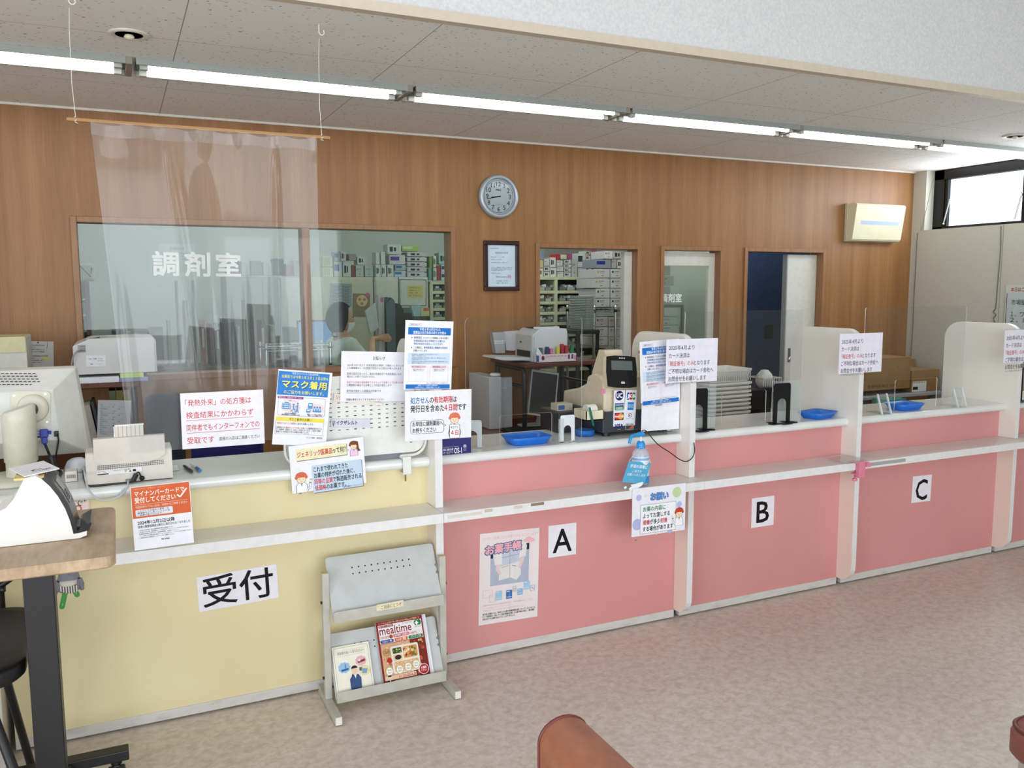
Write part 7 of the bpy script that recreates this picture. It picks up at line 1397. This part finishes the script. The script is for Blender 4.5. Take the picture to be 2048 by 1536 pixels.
def pharmacist_person():
    yp = 6.45; c = at(688, 700, y=yp); hx = at(679, 640, y=yp).x; zt = at(682, 607, y=yp).z
    f = Vector((.998, .06, 0)); r = Vector((.06, -.998, 0)); base = Vector((c.x+.0, yp, 0)); SK = pm('#c99a78', .55, '#c39372', 20)
    t = thing('person', 'person in white coat with short dark hair and face mask reaching towards the packaging machine', 'person', base)
    def P3(a, b, z): return tuple(base + f*a + r*b + Vector((0, 0, z)))
    hz = zt-.125; hb = Vector((hx, yp, 0))-base; ha, hbb = hb.dot(f)+.01, hb.dot(r)
    sh = zt-.30; hd = at(764, 676, y=yp+.25)
    def head(g):
        n, mz = 20, 16; vs = []
        for j in range(mz+1):
            a = math.pi*j/mz; z = math.cos(a)
            for i in range(n):
                b = 2*math.pi*i/n; x, y_ = math.sin(a)*math.cos(b), math.sin(a)*math.sin(b)
                fx = x*.094*(1 if x > 0 else 1.05); fy = y_*.073*(1-.18*max(0, -z)); fz = z*.118
                if x > .8 and abs(y_) < .3 and -.35 < z < .1: fx += .018*(1-abs(y_)/.3)          # nose
                if x > .75 and -.02 < z < .3 and .15 < abs(y_) < .6: fx -= .006                     # eye sockets
                if x > .6 and z < -.75: fx += .012                                                   # chin
                vs.append(P3(ha+fx, hbb+fy, hz+fz))
        g.add(vs, [(j*n+i, j*n+(i+1) % n, (j+1)*n+(i+1) % n, (j+1)*n+i) for j in range(mz) for i in range(n)], SK, True)
        for sd in (-1, 1): g.lathe([(.001, -.006), (.018, -.004), (.02, .004), (.001, .008)], P3(ha-.008, hbb+sd*.076, hz-.012), SK, 10, 'y')
    hv = Vector(hd)-base; hda, hdb = hv.dot(f), hv.dot(r); Rsh = (.0, .165, sh); el = (.15, .20, sh-.20); wr = (hda-.09, hdb+.02, hd.z-.005); pl = (hda-.02, hdb, hd.z)
    fingers = []
    for k in range(4):
        L = (.075, .085, .08, .062)[k]; o_ = -.027+.018*k; fingers.append([(P3(*pl), .017), (P3(pl[0]+.03, pl[1], pl[2]+o_), .0085), (P3(pl[0]+.03+L*.55, pl[1]-.006, pl[2]+o_*1.1), .0078), (P3(pl[0]+.03+L, pl[1]-.02, pl[2]+o_*1.1-.004), .0068)])
    fingers.append([(P3(*pl), .017), (P3(pl[0]+.0, pl[1]-.03, pl[2]+.025), .0095), (P3(pl[0]+.035, pl[1]-.048, pl[2]+.03), .008)])
    chains = [[(P3(-.03, 0, .80), .11), (P3(-.04, 0, .98), .105), (P3(-.02, 0, sh-.12), .115), (P3(-.02, 0, sh), .075), (P3(-.005, hbb*.6, sh+.06), .048), (P3(ha-.015, hbb, hz-.07), .046)],
              [(P3(-.02, 0, sh), .075), (P3(*Rsh), .050), (P3(*el), .042), (P3(*wr), .027), (P3(*pl), .017)], [(P3(-.02, 0, sh), .075), (P3(0, -.165, sh), .050), (P3(.13, -.20, sh-.22), .042), (P3(.32, -.12, sh-.22), .028), (P3(.39, -.09, sh-.20), .02)],
              [(P3(-.03, 0, .80), .11), (P3(-.03, .085, .74), .085), (P3(-.0, .09, .42), .058), (P3(-.02, .09, .08), .04), (P3(.10, .10, .035), .035)], [(P3(-.03, 0, .80), .11), (P3(-.03, -.085, .74), .085), (P3(-.0, -.09, .42), .058), (P3(-.02, -.09, .08), .04), (P3(.10, -.10, .035), .035)]] + fingers
    skin('body', t, chains, SK, 2, .0075, head)
    CO = pm('#d3d9d4', .75, '#c9d0cb', 14); m_el = tuple(.5*(a+b) for a, b in zip(el, wr))
    skin('white_coat', t, [[(P3(-.035, 0, .62), .165), (P3(-.045, 0, .80), .150), (P3(-.05, 0, .98), .135), (P3(-.03, 0, sh-.13), .150), (P3(-.03, 0, sh-.02), .10), (P3(-.012, hbb*.4, sh+.025), .062)],
                   [(P3(-.03, 0, sh-.02), .10), (P3(Rsh[0]-.01, Rsh[1]+.005, Rsh[2]-.01), .073), (P3(*el), .060), (P3(*m_el), .050)], [(P3(-.03, 0, sh-.02), .10), (P3(-.01, -.17, sh-.01), .073), (P3(.13, -.20, sh-.22), .060), (P3(.24, -.16, sh-.22), .048)]], CO, 2)
    g = MB(); q = [P3(-.012+.062*math.cos(a), hbb*.5+.058*math.sin(a), sh+.035-.014*math.cos(a)) for a in [2*math.pi*k/24 for k in range(25)]]; g.tube(q, .008, pm('#1d2633', .7), 8); obj('dark_collar', g, t)
    # hair: full cap with open face
    g = MB(); n, mz = 36, 18; vs = []; HR = pm('#0b0908', .8, '#100d0b', 60, (1, 1, .2), spec=.12)
    for j in range(mz+1):
        a = math.pi*.78*j/mz; z = math.cos(a)
        for i in range(n):
            b = 2*math.pi*i/n; x, y_ = math.cos(b), math.sin(b); face = max(0, x-.12)/.88; lim = 1-.66*min(1, face*2.0)
            aa = a*lim; rr_ = math.sin(aa); zz = math.cos(aa); puff = 1.13+.02*math.sin(7*b+3*aa)
            vs.append(P3(ha-.006+.098*rr_*x*puff, hbb+.078*rr_*y_*puff*1.04, hz+.008+.128*zz*(1.02 if zz > 0 else 1.02)))
    g.add(vs, [(j*n+i, j*n+(i+1) % n, (j+1)*n+(i+1) % n, (j+1)*n+i) for j in range(mz) for i in range(n)], HR, True); obj('hair', g, t)
    g = MB(); vs = []; 
    for j in range(9):
        for i in range(15):
            b = -1.25+2.5*i/14; z = -.02-.085*j/8; s_ = math.sqrt(max(.05, 1-(z/.118)**2)); bulge = 1.10+.05*math.sin(math.pi*j/8); vs.append(P3(ha+.097*s_*math.cos(b)*bulge+.006, hbb+.074*s_*math.sin(b)*1.07, hz+z))
    g.add(vs, [(j*15+i, j*15+i+1, (j+1)*15+i+1, (j+1)*15+i) for j in range(8) for i in range(14)], pm('#dfe3e4', .8), True); obj('face_mask', g, t)
    g = MB()
    for sd in (-1, 1): g.lathe([(.001, -.004), (.008, 0), (.001, .004)], P3(ha+.089, hbb+sd*.03, hz+.018), BLACK, 10)
    obj('eyes', g, t)
    skin('trousers', t, [[(P3(-.03, 0, .80), .115), (P3(-.03, .085, .72), .095), (P3(0, .09, .42), .070), (P3(-.02, .09, .08), .056)], [(P3(-.03, 0, .80), .115), (P3(-.03, -.085, .72), .095), (P3(0, -.09, .42), .070), (P3(-.02, -.09, .08), .056)]], pm('#2a2d38', .8), 1)
    for sd in (1, -1):
        g = MB(); c0 = P3(.055, sd*.10, 0); rings = [[(c0[0]+f.x*(a-.0)+r.x*b, c0[1]+f.y*a+r.y*b, z) for a, b in rrect(-.13+k, -.045+k, .12-k, .045-k, .04-k*.6, 4)] for z, k in ((.001, .004), (.02, 0), (.06, .006), (.075, .02))]; g.loft(rings, pm('#e3e3e0', .6), True); obj('shoe', g, t)
pharmacist_person()
# chrome pole of a rack beside the pane
g = MB(); q = at(660, 684, y=5.68); xx = q.x; rk = thing('chrome_rack', 'chrome wire rack with round posts behind the tinted panes', 'rack', (xx-.2, 5.8, 0))
for dx, dy in ((0, 0), (-.42, 0), (0, .26), (-.42, .26)):
    g = MB(); g.cyl((xx+dx, 5.68+dy, .002), (xx+dx, 5.68+dy, q.z), .0125, CHROME, 12); g.cyl((xx+dx, 5.68+dy, q.z-.04), (xx+dx, 5.68+dy, q.z-.03), .017, BLACK, 12); obj('post', g, rk)
g = MB(); zr_ = at(640, 690, y=5.68).z
for dy in (0, .26): g.tube([(xx-.42, 5.68+dy, zr_), (xx, 5.68+dy, zr_)], .006, CHROME, 6); g.tube([(xx-.42, 5.68+dy, zr_-.03), (xx, 5.68+dy, zr_-.03)], .004, CHROME, 6)
for k in range(12): g.tube([(xx-.40+k*.035, 5.68, zr_), (xx-.40+k*.035, 5.94, zr_)], .003, CHROME, 5)
obj('wire_shelf', g, rk)
# ---- what shows through the vinyl curtain and the wide pane ----
s = Sheet(at(316, 487, y=9.88), at(391, 489, y=9.88), at(316, 524, y=9.88), paper=pm('#d3dde0', .6)); s.text(50, 8, 10, 'お知らせ', '#8a989c', .0, 40, 'c')
for k in range(3): s.text(8, 24+k*8, 5, '調剤室内の注意', '#8a989c', 0, 70)
s.done('wall_paper_notice', 'pale paper notice on the far wall of the dispensing room', 'notice')
def leftshelf():
    y = 8.4; x0, z0, x1, z1 = px(120, 562, 184, 700, y); t = thing('book_shelf', 'dark red framed shelf with binders at the edge of the wide tinted pane', 'shelves', ((x0+x1)/2, y+.2, 0)); m = pm('#6d2f2a', .5)
    g = MB(); g.box(x0, y, .002, x0+.03, y+.4, z1, m); obj('side', g, t); g = MB(); g.box(x1-.03, y, .95, x1, y+.4, z1, m, .004); obj('side', g, t); g = MB(); g.box(x0+.03, y, z1-.03, x1-.03, y+.4, z1, m); obj('top', g, t)
    zz = [at(160, v, y=y).z for v in (597, 629, 661, 690)]
    for z in zz: g = MB(); g.box(x0+.03, y+.01, z-.015, x1-.03, y+.4, z, CRM2); obj('shelf', g, t)
    g = MB(); g.box(x0+.03, y+.39, .002, x1-.03, y+.4, z1-.03, DKS); obj('back_panel', g, t)
    k = 0
    for i, z in enumerate(zz[:3]):
        for j, (w_, c) in enumerate(((.06, '#c9ccd2'), (.055, '#b9bdc6'), (.045, ('#8f3d44', '#c9ccd2', '#4a5580')[i]))):
            g = MB(); a = x0+.04+(j % 3)*.066; g.box(a, y+.03, z+.0005, min(a+w_, x1-.035), y+.3, z+.085+.008*j, pm(c, .6), .003); solo('file_binder', g, '%s file on the %s shelf of the dark red framed shelf' % (ORD[j], ORD[i]), 'binder', 'files on the red framed shelf')
    g = MB(); q = px(146, 526, 190, 560, y); g.box(q[0], y+.02, z1+.0005, q[2], y+.3, q[3], pm('#b9beb4', .5), .02); g.tube([(q[0]+.05, y+.018, q[3]-.02), ((q[0]+q[2])/2+.05, y+.018, q[3]-.12), (q[2]-.02, y+.018, q[3]-.04)], .006, DARK, 6); solo('pale_case', g, 'pale soft case with dark strap on top of the red framed shelf', 'case')
leftshelf()
yk = 8.5; x0, z0, x1, z1 = px(452, 553, 612, 740, yk)
tallcab('tall_cabinet', 'pale file cabinet behind the gathered vinyl curtain', 452, 560, yk, at(520, 553, y=yk).z, pm('#8f988c', .6), .4, 3)
tallcab('tall_cabinet', 'light cabinet with papers beside the window post behind vinyl curtain', 562, 613, yk, at(590, 555, y=yk).z, CRM2, .4, 1)
for i, (u0, v0, u1, v1, c, lb) in enumerate(((454, 519, 480, 551, '#3d4446', 'dark grey storage box'), (482, 522, 500, 551, '#aeb5b2', 'light grey box'), (501, 521, 524, 551, '#6b7371', 'mid grey box'), (526, 523, 544, 551, '#a9b2b4', 'pale blue-grey box'), (546, 516, 557, 551, '#3a4750', 'narrow dark blue box'), (558, 517, 569, 551, '#34424c', 'second narrow dark blue box'), (571, 527, 586, 552, '#8d5560', 'dull red box'), (587, 520, 603, 552, '#a3aaa6', 'grey box nearest the window post'))):
    pack(u0, v0, u1, v1, yk+.02, .2, c, lb+' standing over the cabinets behind the vinyl curtain', None, 'boxes over the file cabinets')
yd = 7.6; q = px(200, 745, 615, 780, yd); t = thing('side_bench', 'low brown bench with files along the middle of the dispensing room', 'table', ((q[0]+q[2])/2, yd+.25, 0)); zb_ = at(400, 735, y=yd).z
g = MB(); g.box(q[0], yd, zb_-.03, q[2], yd+.5, zb_, pm('#6b5f4c', .5), .004); obj('worktop', g, t); g = MB(); g.box(q[0]+.02, yd+.03, .002, q[2]-.02, yd+.48, zb_-.031, pm('#5d574a', .6)); obj('carcass', g, t)
FB = ((222, 660, 252, 735, '#46536b', 'slate blue file holder'), (254, 664, 266, 735, '#c9d3d8', 'white file'), (268, 668, 284, 735, '#b3bdbb', 'pale grey file'), (296, 655, 330, 735, '#333a4a', 'broad dark file box'), (334, 640, 346, 735, '#8d938b', 'grey binder'), (352, 560, 364, 735, '#8f959a', 'tall grey board'), (368, 600, 382, 735, '#a39f92', 'tall beige binder'), (386, 560, 398, 735, '#b5b8ad', 'tall pale binder'), (402, 640, 414, 735, '#a8505a', 'binder with red spine'),
      (418, 648, 430, 735, '#6d4f58', 'plum binder'), (432, 646, 444, 735, '#3a4454', 'dark blue binder'), (446, 645, 458, 735, '#2f3b4a', 'second dark blue binder'), (460, 645, 472, 735, '#44525c', 'blue-grey binder'), (474, 652, 484, 735, '#aeb6b4', 'white-spined binder'), (490, 600, 500, 735, '#7a817c', 'tall grey-green binder'), (506, 610, 516, 735, '#93998f', 'tall pale green binder'), (522, 640, 534, 735, '#5b625e', 'dark grey-green binder'), (540, 650, 554, 735, '#a9aea6', 'light grey binder'), (574, 655, 598, 735, '#4c4a4e', 'charcoal file box'))
for u0, v0, u1, v1, c, lb in FB: pack(u0, v0, u1, v1, yd+.12, .28, c, lb+' standing on the low bench behind the vinyl curtain', ('b', '#c3c9c6') if (u0 % 3 == 0) else None, 'files on the low bench', 'file_binder', 'binder', zb_+.0005)
# ---- through the open doorway: drug shelves with heaps of boxes ----
yo = 7.5; x0, x1, zs = shelves('cream drug shelves seen through the open doorway', 1070, 1216, yo, (553.5, 581, 602.5, 623, 644, 667, 690, 713, 736), .45, (1072, 1112, 1214))
zt = zs[0]; i = 0
for k in range(1, 8):
    for j, (ua, ub) in enumerate(((1080, 1091), (1093, 1104), (1121, 1133), (1136, 1151), (1154, 1170))):
        A, B = at(ua, 600, y=yo).x, at(ub, 600, y=yo).x; z = zs[k]; g = MB(); c = ('#8d9a92', '#6d7872', '#a9b5ad')[(k*2+j) % 3]
        g.box(A, yo+.015, z+.0005, B, yo+.3, z+.032, pm(c, .3), .004); rr = random.Random(k*9+j)
        for q in range(3): a = A+.012+q*(B-A)/3.2; g.box(a, yo+.02, z+.033, a+.02+rr.random()*.015, yo+.06, z+.04+rr.random()*.026, pm(rr.choice(['#cfd8d2', '#9aa7a0', '#dfe5e0', '#5d6b78', '#b06a66', '#dfe5e0']), .4))
        solo('drug_tray', g, 'tray of small drugs, %s along the %s shelf of the doorway shelves' % (ORD[j], ORD[k]), 'tray', 'trays on the doorway shelves')
G2 = 'medicine boxes on the doorway shelves'
TOPB = [(1077, 536, 1087, 553.5, '#d3d9d3', ('o',)), (1077, 519, 1087, 536, '#c9c58f', None), (1079, 499, 1088, 519, '#7f97ab', None), (1088, 543, 1100, 553.5, '#d6dbd8', ('o',)), (1088, 532, 1100, 543, '#d2d7d4', ('o',)), (1088, 518, 1099, 532, '#cdd3d0', ('t', '#c4373a')),
        (1100, 535, 1113, 553.5, '#d9dedb', ('o',)), (1100, 514, 1112, 535, '#d9dedb', ('o',)), (1114, 543, 1127, 553.5, '#cfd6d3', ('t', '#5b86a0')), (1114, 532, 1127, 543, '#cfd6d3', ('t', '#5b86a0')), (1114, 520, 1126, 532, '#cfd6d3', ('t', '#5b86a0')), (1128, 544, 1142, 553.5, '#d3d6d8', ('o',)), (1128, 536, 1142, 544, '#d3d6d8', ('o',)), (1128, 528, 1142, 536, '#d3d6d8', ('o',)), (1128, 519, 1142, 528, '#d3d6d8', ('o',)),
        (1143, 519, 1155, 553.5, '#bcc3c0', ('t', '#8d9693')), (1156, 535, 1171, 553.5, '#d3d9d6', ('o',)), (1155, 506, 1171, 535, '#dadfdc', ('b', '#33434f')), (1171, 521, 1180, 553.5, '#d9dedb', ('o',)), (1181, 516, 1192, 553.5, '#d9dedb', ('o',)), (1113, 507, 1120, 520, '#b5343a', None), (1121, 508, 1134, 519, '#c3cfa8', ('b', '#d9dcc9')), (1134, 506, 1145, 519, '#a5527f', None), (1171, 510, 1181, 521, '#dadfdc', ('o',)), (1182, 498, 1194, 510, '#b05a86', None), (1171, 501, 1182, 510, '#c3d0c0', ('o',))]
for i, (u0, v0, u1, v1, c, mk) in enumerate(TOPB):
    nm = {'#c9c58f': 'pale yellow', '#7f97ab': 'blue', '#b5343a': 'red', '#c3cfa8': 'green-white', '#a5527f': 'magenta', '#b05a86': 'pink-purple', '#bcc3c0': 'grey'}.get(c, 'white')
    pos = '%s in the %s' % (('at the near end', 'left of the upright', 'right of the upright', 'in the middle')[0], 'x')
    st = 'over the first bay' if u1 <= 1113 else ('over the middle' if u1 <= 1156 else 'towards the carton pile')
    pack(u0, v0, u1, v1, yo+.02, .15, c, '%s medicine box, %s of the heap %s on the doorway shelves' % (nm, ORD[[q for q in range(len(TOPB)) if ('over the first bay' if TOPB[q][2] <= 1113 else ('over the middle' if TOPB[q][2] <= 1156 else 'towards the carton pile')) == st].index(i)], st), mk, G2, zbase=zs[0]+.0005 if v1 == 553.5 else None)
# pile of white cartons on the wire rack
yr = 6.75; q0 = at(1188, 614, y=yr-.05); q1 = at(1231, 614, y=yr-.05); rk = thing('wire_rack', 'chrome wire rack with white cartons in the open doorway', 'rack', ((q0.x+q1.x)/2, yr+.2, 0))
zt1 = at(1210, 615, y=yr).z; zt2 = at(1210, 692, y=yr).z; xe = at(1250, 614, y=yr).x+.05
for x in (q0.x, q1.x, xe):
    for dy in ((0, .5) if x != q1.x else (0,)):
        g = MB(); g.cyl((x, yr-.05+dy, .002), (x, yr-.05+dy, q0.z+.012), .013, CHROME, 12); g.lathe([(.001, q0.z+.012), (.015, q0.z+.010), (.015, q0.z-.025), (.013, q0.z-.03)], (x, yr-.05+dy, 0), CHROME, 12); g.cyl((x, yr-.05+dy, q0.z-.05), (x, yr-.05+dy, q0.z-.03), .017, BLACK, 10); obj('post', g, rk)
for z in (zt1-.006, zt2-.006):
    g = MB()
    for dy in (-.045, .44):
        for dz in (0, -.04): g.tube([(q0.x, yr+dy, z+dz), (xe, yr+dy, z+dz)], .004, CHROME, 6)
        pts = [(q0.x+k*(xe-q0.x)/16, yr+dy, z-(.04 if k % 2 else 0)) for k in range(17)]; g.tube(pts, .0025, CHROME, 5)
    for k in range(18): g.tube([(q0.x+.02+k*(xe-q0.x-.04)/17, yr-.045, z), (q0.x+.02+k*(xe-q0.x-.04)/17, yr+.44, z)], .002, CHROME, 5)
    obj('wire_shelf', g, rk)
CW = '#cdd1d2'; n = 0; vt = 614
for k, (v0, v1) in enumerate(((596, 614), (576, 596), (556, 576), (537, 556))):
    for j, (ua, ub) in enumerate(((1191, 1220), (1220.5, 1249))):
        pack(ua-(4 if k == 2 and j == 0 else 0), v0+.4, ub, v1, yr, .32, CW, 'white carton, %s course from the wire shelf, %s the doorpost' % (ORD[k], 'next to' if j else 'away from'), ('t', '#c9b53f' if k > 1 and j == 0 else '#3a3d42'), 'white cartons on the wire rack', 'carton', 'box')
for k, (v0, v1) in enumerate(((673, 691), (653, 673), (633, 653))):
    for j, (ua, ub) in enumerate(((1191, 1216), (1216.5, 1249))): pack(ua, v0+.4, ub, v1, yr, .32, CW, 'white carton, %s course of the lower shelf, %s the doorpost' % (ORD[k], 'next to' if j else 'away from'), ('t', '#b8c04a' if j else '#b0383c'), 'white cartons on the wire rack', 'carton', 'box')
pack(1194, 619, 1247, 631, yr+.02, .3, '#a9b5ad', 'flat green-grey carton under the upper wire shelf', ('b', '#c9d2cb'), 'white cartons on the wire rack', 'carton', 'box', zbase=at(1210, 632.6, y=yr).z)
for i, (u0, v0, u1, v1, c, mk) in enumerate(((1191, 518, 1222, 536.5, '#8d9aa8', ('b', '#2f3f8a')), (1209, 501, 1226, 518, '#d5d8d6', ('t', '#c9525c')), (1226, 501, 1247, 518, '#b5b4b4', ('o',)), (1223, 518, 1233, 536.5, '#aeb2b2', ('t', '#c9525c')), (1234, 519, 1247, 536.5, '#cfd5d3', ('o',)))): pack(u0, v0, u1, v1, yr+.01, .25, c, '%s box on the very top of the carton pile, %s counted from the shelves' % (('blue-grey', 'white', 'light grey', 'narrow grey', 'white marked')[i], ORD[i]), mk, G2)
# tower of pale dispensing trays
yt2 = 6.55; xa, xb = at(1171, 625, y=yt2).x, at(1191, 625, y=yt2).x; z_t, z_b = at(1180, 592, y=yt2).z, at(1180, 660, y=yt2).z; N = 20; st = (z_t-z_b)/N
rk2 = thing('dark_trolley', 'dark wire trolley carrying the tower of pale dispensing trays', 'trolley', ((xa+xb)/2, yt2+.2, 0)); g = MB(); g.box(xa-.1, yt2-.03, z_b-.035, xb+.03, yt2+.38, z_b-.001, pm('#2f3634', .5), .004); obj('shelf', g, rk2)
for x in (xa-.09, xb+.005):
    for y_ in (yt2-.02, yt2+.35): g = MB(); g.box(x, y_, .002, x+.025, y_+.02, z_b-.036, pm('#2f3634', .5), .002); obj('leg', g, rk2)
for k in range(N):
    z = z_b+k*st; g = MB(); rings = [[(a, b, z+zz) for a, b in rrect(xa+kk, yt2+kk, xb-kk, yt2+.32-kk, .012, 3)] for zz, kk in ((.0005, .012), (st*.62, .008), (st*.66, 0), (st*.97, 0), (st*.97, .004), (.004, .016))]
    g.loft(rings, pm('#bccbc9', .4), False); solo('dispensing_tray', g, 'pale dispensing tray, number %s up from the dark trolley' % ('one two three four five six seven eight nine ten eleven twelve thirteen fourteen fifteen sixteen seventeen eighteen nineteen twenty'.split()[k]), 'tray', 'tower of dispensing trays')
# ---- behind the glazed door: cartons and a pale partition ----
yg = 6.0
for k, (u0, v0, u1, v1) in enumerate(((1310, 650, 1358, 671), (1310, 633, 1356, 650), (1310, 590, 1341, 610), (1310, 571, 1341, 590), (1310, 551, 1348, 571), (1310, 531, 1341, 551))): 
    zb2 = None; pack(u0, v0+.5, u1, v1, yg, .26, '#c9cfcc', 'white carton behind the glazed door, %s one from the lowest' % ORD[k], ('t', '#7d8488'), 'cartons behind the glazed door', 'carton', 'box', {0: at(1330, 671, y=yg).z+.0005, 2: at(1330, 610, y=yg).z+.0005}.get(k))
x0, z0, x1, z1 = px(1300, 612, 1366, 632, yg); zs3 = [at(1330, 671, y=yg).z, at(1330, 610, y=yg).z]; t = thing('steel_rack', 'plain steel rack holding cartons behind the glazed door', 'rack', ((x0+x1)/2, yg+.15, 0))
for z in zs3: g = MB(); g.box(x0, yg-.01, z-.022, x1, yg+.3, z-.0005, pm('#8d8f88', .5), .002); obj('shelf', g, t)
for x in (x0, x1-.02):
    for yy in (yg-.012, yg+.28): g = MB(); g.box(x, yy, .002, x+.02, yy+.02, zs3[1]-.023 if x == x0 else zs3[1]-.023, pm('#8d8f88', .5), .001); obj('post', g, t)
